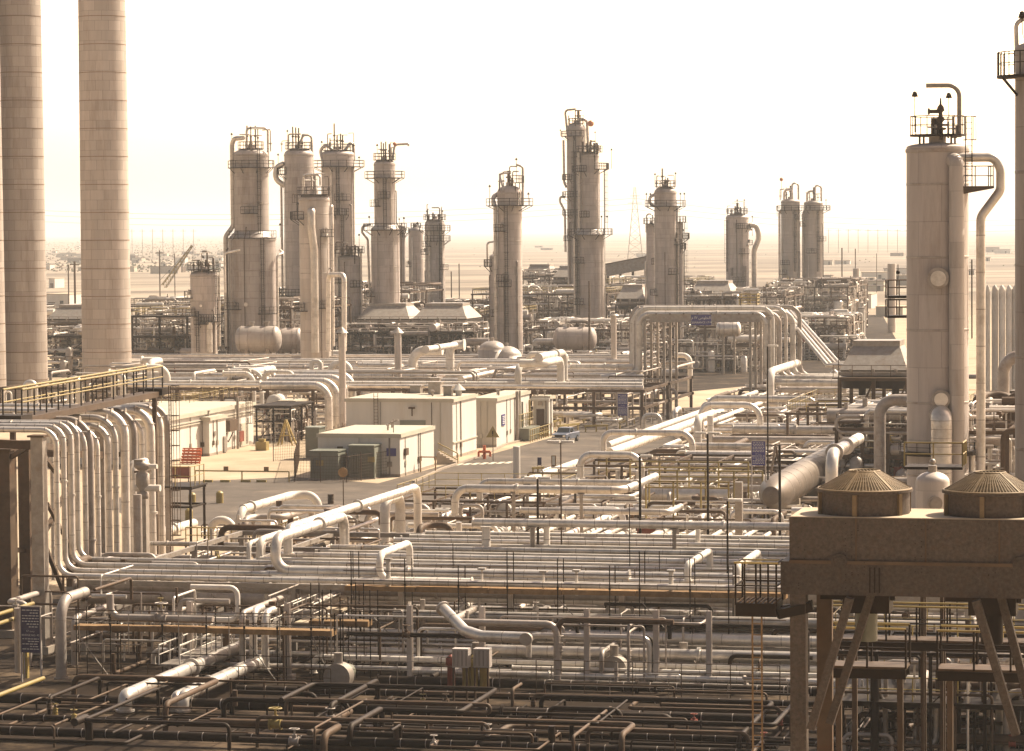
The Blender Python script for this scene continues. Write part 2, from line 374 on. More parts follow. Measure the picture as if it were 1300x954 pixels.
# ------------------------------------------------------------------ ground
mb = MB(); mb.add([(-26000, -300, 0), (26000, -300, 0), (26000, 26000, 0), (-26000, 26000, 0)], [(0, 1, 2, 3)]); structure('ground', mb, 'sand')
def sheet(name, pts, z, m):
    mb = MB(); q = [G(x, y, 0) for x, y in pts]; mb.add([(p.x, p.y, z) for p in q], [tuple(range(len(q)))]); return structure(name, mb, m)
sheet('road', [(600, 720), (420, 668), (200, 668), (120, 640), (230, 612), (375, 606), (480, 614), (560, 592), (612, 580), (700, 556), (738, 538), (800, 531), (990, 500), (1020, 506), (860, 560), (740, 610), (640, 660)], .012, 'asphalt')
sheet('hardstand', [(-500, 1300), (-200, 735), (1400, 790), (1600, 1300)], .008, 'shade_apron')  # dark sheet doing the work of shade below the front rack
sheet('process_area', [(150, 482), (160, 400), (1120, 400), (1160, 470), (850, 500), (640, 500)], .008, 'shade_apron')  # dark sheet in place of the shade between the far units
sheet('right_process_area', [(1040, 600), (1060, 520), (1500, 520), (1600, 800), (1150, 790)], .010, 'shade_apron')
for i in range(7):
    c = G(583 + i * 10.5, 590 - i * .4, 0); mb = MB(); mb.add([c + B * dx + A * dy + Z * .02 for dx, dy in ((-.28, -1.3), (.28, -1.3), (.28, 1.3), (-.28, 1.3))], [(0, 1, 2, 3)])
    single('crosswalk_stripe', LORD[i] + ' painted crossing stripe from the left on the road before the white buildings', 'road marking', mb, 'line', 'crossing stripes on the road', kind='structure')
# haze
mb = MB(); mb.box((0, 13000, 99), (52200, 27200, 202), (V((1, 0, 0)), V((0, 1, 0)), Z))
hz, N, L, b = newmat('thin_dust_haze'); N.remove(b); pv = N.new('ShaderNodeVolumePrincipled')
pv.inputs['Color'].default_value = (.84, .86, .88, 1); pv.inputs['Density'].default_value = .00012; pv.inputs['Anisotropy'].default_value = .35
L.new(pv.outputs[0], N['Material Output'].inputs['Volume'])
hb = mb.make('haze', [hz]); hb['kind'] = 'stuff'; hb['label'] = 'thin warm dust haze over the whole plant and desert'; hb['category'] = 'haze'
# ------------------------------------------------------------------ distillation columns
DEG = math.radians
def column(name, label, cx, D, secs, plats=(), lad=(), pipes=(), stubs=(), lamps=(), manholes=(), m='clad', head=.5, extras=None, cat='tower', ref=400, group=None):
    """secs [(x width px, y top)], plats [(y, a0, a1, ext, )], lad [(ang, y0, y1)], pipes: polar runs [(dpx, [(ang, rad_m_or_px, y)...])] """
    c0 = P(cx, ref, D); base = V((c0.x, c0.y, 0)); s = S(c0)
    zy = lambda y: P(cx, y, D).z
    rz = lambda y: [w / 2 / s for w, yt in secs if y >= yt - 1] or [secs[-1][0] / 2 / s]
    rad = lambda y: rz(y)[0] if False else next((w / 2 / s for w, yt in secs if y >= yt), secs[-1][0] / 2 / s)
    pt = lambda ang, r, z: base + V((r * math.cos(DEG(ang)), r * math.sin(DEG(ang)), z))
    seg = segs(secs[0][0] * 1.2) + 8
    T = Thing(name, label, cat, base, group)
    mb = MB(); r0 = secs[0][0] / 2 / s; z = 0; r = r0; rings = MB()
    for i, (w, yt) in enumerate(secs):
        r = w / 2 / s; z1 = zy(yt)
        if i: mb.lathe([(secs[i - 1][0] / 2 / s, z), (r, z + abs(secs[i - 1][0] - w) / s * .55)], base, seg); z = z + abs(secs[i - 1][0] - w) / s * .55
        mb.lathe([(r, z), (r, z1)], base, seg)
        rings.lathe([(r * 1.0, z1 - .35), (r * 1.035, z1 - .33), (r * 1.035, z1 - .12), (r * 1.0, z1 - .1)], base, seg, smooth=False)
        k = z + 4.6
        while k < z1 - 2: rings.lathe([(r * 1.0, k), (r * 1.012, k + .02), (r * 1.012, k + .12), (r, k + .14)], base, seg, smooth=False); k += 4.6
        z = z1
        hd = MB(); hd.lathe([(r * math.cos(t * PI / 16), z + r * head * math.sin(t * PI / 16)) for t in range(9)], base, seg)
    zt = z + r * head; hd.cyl(base + Z * (zt - .2), base + Z * (zt + .5), r * .28, 12)
    mb.m = 1; mb.add(rings.v, rings.f, False); T.part('shell', mb, [m, 'jacket2']); T.part('head', hd, m)
    for y, a0, a1, ext in plats:
        z = zy(y); rr = rad(y) if y > secs[-1][1] else .15; pm = MB(); c = base + Z * z
        ringdeck(pm, c, max(rr - .02, .1), (rr if y > secs[-1][1] else 0) + ext, a0, a1); ro = (rr if y > secs[-1][1] else 0) + ext
        if y > secs[-1][1]:
            n = max(2, int(abs(a1 - a0) / 40))
            for i in range(n + 1):
                a = a0 + (a1 - a0) * i / n; pm.bar(pt(a, rr, z - 1.0), pt(a, ro - .1, z - .12), .1)
        else:
            for a in (30, 120, 210, 300): pm.bar(pt(a, ro * .8, z - 1.4 - r * head), pt(a, ro * .8, z), .12)
        po = T.part('platform', pm, 'dark'); rm = MB()
        op = arcpts(c, ro - .04, a0, a1, 12)
        if abs(a1 - a0) < 359: op = [pt(a0, rr + .05, z)] + op + [pt(a1, rr + .05, z)]
        rail(rm, op, 1.15, 1.7, max(.028, .32 / s), 4); T.part('railing', rm, 'dark', po)
    for a, y0, y1 in lad:
        lm = MB(); rr = max(rad(y0), rad(y1)) + .3; ladder(lm, pt(a, rr, zy(y0)), pt(a, rr, zy(y1)), pt(a, 1, 0) - base, r=max(.035, .33 / s)); T.part('ladder', lm, 'dark')
    for d, pth in pipes:
        q = [pt(a, (r_ if r_ >= 0 else 0), zy(y)) for a, r_, y in pth]; pr = d / s / 2; mb = MB(); mb.tube(fillet(q, pr * 3.2, 6), pr, segs(d)); mb.m = 1; bands(mb, q, pr, 2.2, .06, 1.06, segs(d))
        T.part('overhead_line', mb, ['jacket', 'jacket2'])
    Rs = random.Random(int(cx)); yt_ = secs[-1][1]
    if D > 200 and secs[0][0] > 22:
        for k in range(4):
            a = Rs.uniform(0, 360); rr = Rs.uniform(.3, 1.2) * r; zz = zt + Rs.uniform(1.2, 3.2); mb = MB(); q = [pt(a, rr, zt - r * head * .6), pt(a, rr, zz), pt(a + 50, r * .8, zz)]; mb.tube(fillet(q, .3, 4), Rs.choice((.07, .1, .14)), 6); mb.cyl(pt(a, rr, zt + .6), pt(a, rr, zt + .8), .26, 8); T.part('vent_pipe', mb, Rs.choice(('steel', 'galv', 'jacket2')))
    if stubs:
        for dx, y, d in stubs:
            mb = MB(); q = base + V((dx / s, random.uniform(-.6, .2) * r, zt - .5)); zz = zy(y); mb.cyl(q, V((q.x, q.y, zz)), d / s / 2, 6); mb.cyl(V((q.x, q.y, (zt + zz) / 2)), V((q.x, q.y, (zt + zz) / 2 + .25)), d / s, 6)
            T.part('relief_stub', mb, 'steel')
    for dx, y0, y in lamps:
        mb = MB(); q = base + V((dx / s, -.2, zy(y0))); top = V((q.x, q.y, zy(y))); mb.cyl(q, top, max(.03, .3 / s), 5); mb.lathe([(.02, .35), (.12, .3), (.22, 0), (.02, -.02)], top - Z * .2, 8); T.part('floodlight', mb, 'dark')
    Rc = random.Random(int(cx * 3 + D)); zb_ = 6.
    if D > 200:
        for k in range(3 if secs[0][0] > 22 else 1):
            a = Rc.uniform(-165, -15); z = Rc.uniform(10, max(12, z1 - 3)); yy = proj(base + Z * z)[1]; rr = rad(yy); mb = MB(); ringdeck(mb, base + Z * z, rr - .02, rr + 1.0, a - 22, a + 22, .12, 6); po = T.part('landing', mb, 'dark'); rm = MB(); rail(rm, arcpts(base + Z * z, rr + .97, a - 22, a + 22, 4), 1.1, 1.2, .04, 4); T.part('railing', rm, 'dark', po)
            mb = MB(); c = pt(a, rr - .05, z + .9); dr = (pt(a, 1, 0) - base).normalized(); mb.cyl(c, c + dr * .35, .38, 14); mb.cyl(c + dr * .3, c + dr * .38, .48, 14); T.part('handhole', mb, 'jacket2')
        for k in range(3 if secs[0][0] > 22 else 2):
            a = Rc.uniform(-170, -10); ztop = Rc.uniform(.55, .98) * z1; r1_ = max(w_ / 2 / s for w_, y_ in secs if True) + .22 + .1 * k; rr = Rc.choice((.07, .1, .16)); q = [pt(a, r1_ - .4, ztop), pt(a, r1_, ztop), pt(a, r1_, 1)]
            if ztop > zy(secs[0][1]) and len(secs) > 1: q = [pt(a, rad(secs[-1][1] + 2) - .1, ztop), pt(a, rad(secs[-1][1] + 2) + .2, ztop), pt(a, rad(secs[-1][1] + 2) + .2, zy(secs[0][1]) + 1.2), pt(a, r1_, zy(secs[0][1]) - .4), pt(a, r1_, 1)]
            mb = MB(); mb.tube(fillet(q, .5, 4), rr, 8); T.part('side_line', mb, Rc.choice(('jacket2', 'steel', 'jacket')))
    for a, y, d in manholes:
        mb = MB(); rr = rad(y); c = pt(a, rr - .2, zy(y)); dr = (pt(a, 1, 0) - base).normalized(); q = d / s / 2
        mb.cyl(c, c + dr * .55, q * .82, 20); mb.cyl(c + dr * .5, c + dr * .62, q, 24); mo = T.part('manhole', mb, 'jacket2')
        mb = MB(); mb.cyl(c + dr * .62, c + dr * .7, q * .72, 24); T.part('cover', mb, 'jacket', mo)
    if extras: extras(T, base, s, zy, pt, r)
    return T
rr_ = lambda px, D: px / (F / D) / 1.0   # pixels to metres at distance D
TW = 'distillation_tower'
column(TW, 'wide stepped column with fat base and a hooked pipe over its dome, leftmost tall one', 321, 400, [(60, 303), (44, 196)],
   plats=[(302, 0, 360, 1.2), (213, -200, 20, 1.0), (189, 0, 360, 2.2)], lad=[(-62, 302, 213), (-62, 430, 302), (-62, 213, 189)], head=.35,
   pipes=[(6, [(-110, 3.0, 176), (180, 3.15, 176), (180, 3.15, 287), (180, 4.45, 300), (180, 4.45, 440)]), (3, [(-120, 1.2, 188), (-120, 1.2, 163), (0, 2.9, 163), (0, 2.9, 215)]), (3.5, [(-20, 4.6, 436), (-20, 4.6, 325), (-5, 5.3, 322), (0, 4.7, 318)])],
   stubs=[(-4, 160, 2), (1, 161, 1.6), (6, 160, 2), (10, 165, 1.5)], lamps=[(-24, 213, 170), (36, 302, 285)], manholes=[(-55, 258, 5), (-100, 386, 6)])
column(TW, 'plain straight column with three vent stubs, behind and right of the wide stepped column', 381.5, 440, [(37, 196)],
   plats=[(189, 0, 360, 2.5), (221, 120, 215, 1.4), (375, -200, -80, 1.2)], lad=[(-20, 375, 221)], head=.45,
   pipes=[(7, [(-170, 2.8, 208), (180, 4.2, 212), (180, 4.4, 228), (180, 2.6, 236)]), (3, [(180, 3.3, 236), (180, 3.3, 430)]), (3, [(-90, 1, 188), (-40, 1.2, 172), (0, 2.4, 172), (0, 2.6, 215), (10, 3.2, 260), (10, 3.2, 420)])],
   stubs=[(-7, 161, 2), (-3, 162, 2), (1, 163, 2)], lamps=[(-14, 189, 166), (-26, 221, 196)])
column(TW, 'tall column with thin vent mast and a platform jutting right, in the left group', 431, 450, [(42, 196)],
   plats=[(191, 0, 360, 2.8), (212, -190, 20, 1.9), (273, -130, -60, 1.3)], lad=[(-88, 273, 212), (-75, 380, 273)], head=.3,
   pipes=[(4, [(-150, 2.9, 212), (-170, 3.4, 190), (-140, 2.6, 184), (-120, 1.5, 192)]), (4, [(-30, 1.6, 192), (0, 2.9, 176), (0, 3.1, 205)]), (3, [(-110, 3.3, 214), (-110, 3.3, 420)])],
   stubs=[(-4, 157, 2), (0, 172, 2), (4, 170, 2), (7, 172, 2), (-9, 176, 1.6)], lamps=[(-20, 191, 180), (27, 212, 200)])
def e4(T, base, s, zy, pt, r):
    mb = MB(); q = [pt(-95, r - .2, zy(267)), pt(-95, r + .55, zy(267)), pt(-97, r + .55, zy(446))]; q[0] = q[0]; pr = 10 / s / 2
    mb.tube(fillet([pt(-95, r - .2, zy(268)), pt(-95, r + .75, zy(268)), pt(-95, r + .75, zy(290)), pt(-88, r + .5, zy(318)), pt(-88, r + .5, zy(447))], 1.3, 6), pr, 18); T.part('downcomer', mb, 'jacket')
column(TW, 'slim column standing forward with a fat pipe elbow running down its face', 400.5, 370, [(39, 253)],
   plats=[(247, 0, 360, 2.7), (278, 150, 230, 1.4)], head=.35, extras=e4, lad=[(175, 278, 247)],
   pipes=[(3, [(150, 2.0, 247), (150, 2.0, 222), (20, 1.0, 222), (20, 1, 236)]), (4, [(0, 2.6, 262), (0, 2.75, 262), (0, 2.75, 440)])],
   lamps=[(-21, 278, 258), (-15, 278, 258)], m='clad2')
pipe('bright inverted U pipe on the right flank of the slim forward column', 6, P(416, 440, 366) and [P(417, 446, 366), P(417, 349, 366), P(437, 349, 362), P(437, 446, 362)], R=1.0, dm=.8)
column('short_tower', 'short column crowded with valves on its top, in front of the tall mast column', 444, 430, [(30, 328)], plats=[(321, 0, 360, 2.8)], head=.3,
   pipes=[(3, [(-150, 2.4, 440), (-150, 2.4, 318)]), (3, [(-20, 2.3, 430), (-20, 2.3, 316)])], stubs=[(-8, 314, 3), (-3, 311, 2), (2, 314, 4), (8, 311, 2), (12, 314, 2)], lamps=[(13, 321, 298)])
column(TW, 'two-stage column with an arm pipe pointing right from its top, ending the left group', 490, 430, [(36, 291), (27, 208)],
   plats=[(203, 0, 360, 2.0), (226, 0, 360, 1.7), (292, -190, 10, 1.4)], lad=[(-88, 291, 226)], head=.4,
   pipes=[(3, [(-20, 1.6, 203), (0, 1.9, 184), (0, 4.4, 183), (0, 4.4, 186)]), (3, [(180, 2.6, 285), (180, 4.2, 287), (180, 4.2, 295), (175, 3.2, 304), (175, 2.9, 380)])],
   stubs=[(-4, 180, 1.8), (-1, 182, 1.8), (2, 180, 1.8), (6, 183, 1.8)], lamps=[(-20, 292, 275), (-9, 203, 184), (24, 292, 277)])
bm = MB(); bb = P(501, 183, 429); bm.ball(bb, .35, 10); single('beacon', 'orange beacon ball on the arm pipe of the two-stage column', 'beacon', bm, 'bulb')
column('short_tower', 'small round-topped column, left of the hazy pair behind the two-stage column', 529, 540, [(19, 293)], plats=[(290, 0, 360, 1.2)], head=.5, stubs=[(-2, 284, 2), (2, 282, 2)])
column('short_tower', 'cluttered column with small landings, right of the hazy pair behind the two-stage column', 553, 530, [(25, 284)], plats=[(279, 0, 360, 2.5), (293, -190, 0, 1.3), (306, -130, 20, 1.3)], lad=[(-60, 380, 284)], pipes=[(3, [(-50, 2.4, 280), (-50, 2.5, 380)]), (2.5, [(-120, 2.4, 285), (-120, 2.5, 390)])], stubs=[(-8, 274, 2), (-2, 270, 2), (5, 272, 2), (9, 276, 2)], lamps=[(-10, 279, 268), (10, 279, 268)])
column('slender_tower', 'slender pipe column with a small landing, just left of the hazy pair', 511, 530, [(9, 288)], plats=[(296, 0, 360, 1.0)], lamps=[(-3, 296, 278)])
column(TW, 'lone middle column with a ladder up its face and a wide ring platform on top', 648, 400, [(31, 244)],
   plats=[(261, 0, 360, 1.9), (232, -60, 30, 2.5)], lad=[(-105, 440, 261), (-50, 261, 244)], head=.55,
   pipes=[(3.2, [(170, 2.9, 262), (175, 2.9, 252), (150, 1.6, 246)]), (5, [(-165, 2.5, 440), (-165, 2.5, 262), (180, 2.9, 250), (170, 2.0, 246)]), (3, [(-10, 2.3, 262), (0, 2.3, 212), (0, 1.2, 209)]), (2.5, [(-120, 1.9, 244), (180, 1.7, 220), (-60, .6, 220)])],
   stubs=[(-1, 217, 4), (3, 226, 2)], lamps=[(-25, 261, 236), (9, 232, 202), (24, 261, 246)])
column('short_tower', 'narrow short column hugging the left side of the lone middle column', 628, 412, [(12, 326)], plats=[(338, 120, 240, 1.0)], pipes=[(2.5, [(180, 1.2, 338), (180, 1.2, 308), (0, 1.4, 306), (0, 2.2, 312)])])
column(TW, 'tallest distant column, round-headed with hooked pipes, behind the stepped dark column', 733, 540, [(24, 164)],
   plats=[(157, 0, 360, 1.7), (173, 100, 300, 1.3), (228, 130, 240, 1.1), (250, 130, 280, 1.1), (273, 130, 280, 1.1)], lad=[(-100, 320, 173)], head=.7,
   pipes=[(3, [(150, 2.2, 173), (180, 2.5, 140), (-90, 1, 139)]), (4, [(-60, .8, 152), (0, 2.5, 151), (0, 2.8, 200)]), (3, [(180, 2.9, 178), (180, 2.8, 232), (170, 2.3, 238)]), (3, [(180, 2.5, 250), (180, 3.8, 250), (180, 3.8, 256), (180, 2.7, 268), (180, 2.6, 320)])],
   stubs=[(3, 141, 4)], lamps=[(-20, 173, 165), (24, 195, 168)])
bm = MB(); bm.ball(P(750, 157, 538), .75, 12); single('beacon', 'orange beacon ball beside the top of the tallest distant column', 'beacon', bm, 'bulb')
column(TW, 'dark stepped column with a mid-height collar, in front of the tallest distant column', 749.5, 470, [(36, 298), (24, 198)],
   plats=[(193, 0, 360, 2.6), (215, -60, 25, 2.0), (218, 150, 250, 1.6), (298, -200, 20, 1.7)], lad=[(-160, 298, 193), (-20, 298, 215), (-140, 400, 298)], head=.4,
   pipes=[(4, [(-165, 2.1, 193), (-165, 2.1, 290), (-165, 3.1, 300), (-165, 3.1, 400)]), (3, [(-20, .5, 190), (0, 1.7, 180), (0, 2.0, 192)])],
   stubs=[(-8, 180, 3), (-3, 182, 3), (2, 178, 2.5), (6, 182, 3), (9, 186, 2)], lamps=[(28, 215, 190), (15, 298, 275), (22, 298, 275)])
column(TW, 'straight grey column with ring platform and thin vent mast, right of centre', 845.5, 480, [(28, 244)],
   plats=[(262, 0, 360, 1.9), (237, 0, 360, 2.1)], lad=[(-30, 390, 262)], head=.5,
   pipes=[(4, [(170, 2.1, 247), (180, 3.2, 250), (180, 3.2, 258), (170, 2.3, 262)]), (2, [(0, 2.4, 262), (0, 2.4, 390)])], stubs=[(-4, 214, 2), (0, 228, 3), (3, 226, 2)], lamps=[(-13, 237, 221), (13, 237, 220), (-24, 262, 246), (-19, 262, 246), (19, 262, 246), (24, 262, 246)])
column('short_tower', 'short column with a little pipe loop on top, tucked left behind the straight grey column', 827, 500, [(12, 287)], plats=[(284, 0, 360, 1.6)], pipes=[(2, [(180, .9, 286), (180, .9, 272), (0, .4, 272), (0, .4, 284)])])
column('slender_tower', 'slender pipe column with small landings, right behind the straight grey column', 864, 500, [(7, 283)], plats=[(282, 0, 360, 1.3), (303, -30, 60, 1.4), (316, -90, 20, .7)], lad=[(0, 360, 283)], lamps=[(4, 303, 292)])
column(TW, 'stout lower column with a hooked pipe on its right side, right of centre', 936.5, 580, [(29, 276)],
   plats=[(271, 0, 360, 2.6), (290, -100, 10, .6)], lad=[(-120, 350, 340), (-150, 345, 280), (-60, 370, 338)], head=.3,
   pipes=[(7, [(-30, 2.2, 286), (0, 4.6, 286), (0, 5.2, 296), (0, 5.2, 304), (0, 4.1, 318), (0, 4.1, 380)]), (2.5, [(-40, 2.4, 291), (0, 3.6, 292)])],
   stubs=[(-3, 262, 2), (0, 258, 3), (4, 263, 2), (-8, 266, 2)], lamps=[(0, 271, 254), (9, 271, 254), (19, 300, 275)])
column(TW, 'left one of two matching hazy twin columns with hoop pipes on top', 1004, 620, [(24, 256)], plats=[(267, 0, 360, 1.2)], lad=[(-70, 345, 267)], head=.3, m='clad2',
   pipes=[(3, [(160, 1.7, 258), (170, 1.6, 242), (-60, .8, 240), (-60, .8, 256)]), (2.5, [(-60, .6, 256), (-40, .6, 232), (0, 2.1, 234), (0, 2.1, 258)]), (3, [(180, 2.9, 385), (180, 2.9, 270), (180, 2.3, 266)])], stubs=[(0, 236, 2), (-5, 244, 1.6)], lamps=[(-17, 275, 262)])
column(TW, 'right one of two matching hazy twin columns with hoop pipes on top', 1033, 620, [(24, 258)], plats=[(267, -120, 60, 2.0)], lad=[(-70, 345, 267)], head=.3, m='clad2',
   pipes=[(3, [(160, 1.7, 260), (170, 1.6, 244), (-60, .8, 242), (-60, .8, 258)]), (2.5, [(-60, .6, 258), (-40, .6, 235), (0, 2.1, 237), (0, 2.1, 260)]), (3, [(180, 2.7, 385), (180, 2.7, 272), (180, 2.3, 268)])], stubs=[(0, 238, 2)], lamps=[(16, 267, 254)])
bm = MB(); bq = P(992, 228, 618); bm.ball(bq, .5, 10); bm.cyl(bq, bq - Z * 5, .06, 5); single('beacon', 'orange beacon ball on a thin mast beside the hazy twin columns', 'beacon', bm, 'bulb')
column('short_tower', 'short fat column left of the wide stepped column, with a valve deck on its top', 259, 385, [(34, 349)], plats=[(342, 0, 360, 2.6), (408, -100, -10, 1.0)], lad=[(-110, 446, 395), (-30, 400, 345)], head=.35,
   pipes=[(8, [(-65, 2.5, 447), (-65, 2.5, 408)]), (3, [(0, 2.5, 440), (0, 2.5, 350)]), (2.5, [(0, 3.5, 372), (0, 3.5, 322), (0, 6.0, 318)])],
   stubs=[(-12, 333, 2), (-6, 330, 2), (-2, 334, 3), (3, 330, 2), (7, 334, 2), (12, 328, 2)], lamps=[(0, 342, 326)], manholes=[(-95, 388, 5)])
# the big right column
def big(T, base, s, zy, pt, r):
    mb = MB(); pr = .62
    q = [pt(-40, r * .9, zy(204)), pt(-25, r + .35, zy(204)), pt(-25, r + .35, zy(640))]
    mb = MB(); a = pt(-68, r + .42, zy(205)); b = pt(-68, r + .42, zy(660)); n0 = pt(-68, r - .3, zy(205)); mb.tube(fillet([n0, a, b], .7, 8), .48, 24); T.part('riser', mb, 'clad2')
    mb = MB(); e0 = V((base.x + 1.0, base.y - r * .75, zy(201)))
    w = [e0, V((base.x + 3.35, e0.y - .1, zy(201))), V((base.x + 3.75, e0.y - .1, zy(216))), V((base.x + 3.75, e0.y - .1, zy(243))), V((base.x + 2.5, e0.y - .1, zy(276))), V((base.x + 2.5, e0.y - .1, 0))]
    mb.tube(fillet(w, .9, 8), .29, 20); mb.m = 1; bands(mb, w, .29, 2.2, .06, 1.05, 20); T.part('overhead_line', mb, ['jacket', 'jacket2'])
    mb = MB()
    for dx in (-.5, .0): mb.cyl(pt(-90, 0, 0) + V((dx * .5, 0, zy(178))), pt(-90, 0, 0) + V((dx * .5, 0, zy(150))), .16, 10)
    c = base + V((.15, -.4, 0)); mb.lathe([(.16, zy(178)), (.16, zy(166)), (.36, zy(165)), (.36, zy(163)), (.13, zy(162)), (.13, zy(156)), (.3, zy(152)), (.13, zy(148)), (.13, zy(143)), (.26, zy(141)), (.2, zy(136)), (.07, zy(133)), (.05, zy(125))], c, 16); mb.cyl(c + Z * zy(142), c + V((-.75, 0, zy(142))), .13, 10); mb.cyl(c + V((-.7, 0, zy(142))), c + V((-.8, 0, zy(142))), .22, 10); T.part('relief_valve', mb, 'steel'); mb = MB()
    for dx, yy in ((.8, 148), (.5, 155), (1.0, 160), (-.3, 158)): mb.cyl(c + V((dx, .1, zy(176))), c + V((dx, .1, zy(yy))), .07, 8); mb.cyl(c + V((dx, .1, zy(yy + 4))), c + V((dx - .5, .1, zy(yy + 4))), .05, 6)
    T.part('instrument_pipe', mb, 'galv')
    mb = MB(); w = [base + V((1.35, -.3, zy(175))), base + V((1.35, -.3, zy(109))), base + V((-.75, -.3, zy(109)))]; mb.tube(fillet(w, .7, 8), .15, 12); T.part('davit', mb, 'galv')
    mb = MB(); p0 = pt(-58, r + .1, zy(236)); c = base + V((2.0, -1.5, zy(239)))
    mb.box(c, (2.4, 2.0, .15), (V((1, 0, 0)), V((0, 1, 0)), Z)); mb.add([c + V((-1.2, -1, -.08)), c + V((1.2, -1, -.08)), c + V((-1.2, -.9, -.5)), c + V((-1.2, 1, -.08)), c + V((1.2, 1, -.08)), c + V((-1.2, .9, -.5))], [(0, 1, 2), (3, 5, 4), (1, 4, 5, 2)])
    po = T.part('platform', mb, 'steel'); rm = MB(); rail(rm, [c + V((-1.1, -.95, .07)), c + V((1.15, -.95, .07)), c + V((1.15, .95, .07))], 1.25, 1.1, .035); T.part('railing', rm, 'dark', po)
    lm = MB(); ladder(lm, base + V((1.7, -1.9, zy(238))), base + V((1.7, -1.9, zy(150))), V((.3, -1, 0))); T.part('ladder', lm, 'dark')
    mb = MB(); n = pt(-95, r - .1, zy(525)); w = [n, n + V((0, -1.0, 0)), n + V((0, -1.0, -9))]; w[2] = V((w[2].x, w[2].y, zy(612))); mb.tube(fillet(w, .9, 10), .66, 28); mb.m = 1; bands(mb, w, .66, .5, .04, 1.03, 28)
    T.part('bottom_outlet', mb, ['jacket', 'jacket2'])
    mb = MB(); ringdeck(mb, base + Z * zy(572), r, r + .5, -190, 10, .25); po = T.part('platform', mb, 'dark'); rm = MB(); rail(rm, arcpts(base + Z * zy(572), r + .5, -190, 10, 10), .6, 1.2, .025); T.part('railing', rm, 'dark', po)
    lm = MB(); ladder(lm, pt(-10, r + .2, zy(430)), pt(-10, r + .2, zy(330)), V((1, -.2, 0)), cage=False); T.part('ladder', lm, 'dark')
column(TW, 'huge pale column nearest on the right with a big pipe hooked over its shoulder', 1190.5, 150, [(78, 187)], plats=[(171, 0, 360, 1.75)], head=.14, m='clad_rough', manholes=[(-97, 353, 27), (-93, 505, 24)], extras=big, lamps=[(-29, 168, 119), (14, 168, 121)], ref=500)
column(TW, 'column cut by the right edge of the photo with a small landing on its left', 1322, 118, [(66, 62)], plats=[(96, 140, 250, .9), (45, 0, 360, .9)], m='clad_rough', head=.3,
   pipes=[(6, [(178, 1.2, 92), (178, 1.25, 30), (178, .6, 18), (0, 0, 12)])], ref=500, lamps=[(-25, 45, 18)])
# ------------------------------------------------------------------ chimneys
def chimney(label, cxt, cxb, wt, wb, D):
    b = P(cxb, 480, D); base = V((b.x, b.y, 0)); s = S(b); T = Thing('concrete_chimney', label, 'chimney', base)
    hz_ = 68.; r0 = wb / 2 / s * 1.01; r1 = wt / 2 / s * .985; mb = MB()
    mb.lathe([(r0 - (r0 - r1) * k / 12, hz_ * k / 12) for k in range(13)], base, 64); mb.m = 1; ztop = P(cxt, 22, D).z; st = 35.2 / s; k = ztop - 9 * 0
    z = ztop
    while z > 2:
        r = r0 - (r0 - r1) * z / hz_; mb.lathe([(r - .02, z - .05), (r + .035, z - .045), (r + .035, z + .045), (r - .02, z + .05)], base, 64, smooth=False); z -= st
    z = ztop + st; r = r0 - (r0 - r1) * z / hz_; mb.lathe([(r - .02, z - .05), (r + .035, z - .045), (r + .035, z + .045), (r - .02, z + .05)], base, 64, smooth=False)
    T.part('shaft', mb, ['chimney', 'joint'])
    mb = MB(); mb.cyl(base + Z * (hz_ - .5), base + Z * hz_, r1 * .9, 40); T.part('flue_opening', mb, 'dark')
    return T
chimney('tall round concrete chimney standing second from the left, in full view', 129, 136, 60, 62, 360)
chimney('tall round concrete chimney left of the fully visible one, close to the left edge', 22, 31, 56, 59, 350)
chimney('concrete chimney showing only as a thin sliver at the left edge of the photo', -32, -22, 56, 59, 345)
# ------------------------------------------------------------------ steel frames, coolers, tangles
def corner(x0, x1, D, depth, y=400):
    """ground corner at screen column x0, depth D; length along B so that it ends on column x1"""
    o = P(x0, y, D); o = V((o.x, o.y, 0)); e = move_to(P(x0, y, D), B, px=x1); return o, (e - P(x0, y, D)).length
def frame(label, o, lb, la, zs, nb, na, w=.3, m='steel', deck=(), rails=(), brace=True, group=None, deck_m=None, name='steel_gantry', stairs=None):
    T = Thing(name, label, 'steel structure', o, group); big_ = w > .5
    for i in range(nb + 1):
        for j in range(na + 1):
            q = o + B * (lb * i / nb) + A * (la * j / na); mb = MB(); mb.bar(V((q.x, q.y, 0)), V((q.x, q.y, zs[-1])), w); T.part('post', mb, m)
    for z in zs:
        for j in range(na + 1):
            q = o + A * (la * j / na) + Z * (z - w * .45); mb = MB(); mb.bar(q - B * w, q + B * (lb + w), w * .8, w * .95); T.part('beam', mb, m)
        for i in range(nb + 1):
            q = o + B * (lb * i / nb) + Z * (z - w * .45); mb = MB(); mb.bar(q, q + A * la, w * .7, w * .9); T.part('beam', mb, m)
    if brace:
        for k in range(min(3, nb)):
            i = random.randrange(nb); z0 = 0 if k == 0 else zs[0]; z1 = zs[min(k, len(zs) - 1)]
            if z1 - z0 < .5: z0, z1 = 0, zs[0]
            mb = MB(); mb.bar(o + B * (lb * i / nb) + Z * z0, o + B * (lb * (i + 1) / nb) + Z * z1, w * .4); T.part('brace', mb, m)
    for k in deck:
        mb = MB(); mb.box(o + B * lb / 2 + A * la / 2 + Z * (zs[k] + .06), (lb + .4, la + .4, .1)); T.part('deck', mb, deck_m or m)
    for k in rails:
        mb = MB(); c = [o + Z * (zs[k] + .1), o + B * lb + Z * (zs[k] + .1), o + B * lb + A * la + Z * (zs[k] + .1), o + A * la + Z * (zs[k] + .1)]; rail(mb, c, 1.1, 2., max(.03, .3 / S(o)), 4, closed=True); T.part('railing', mb, 'yellow' if random.random() < .4 else m)
    return T
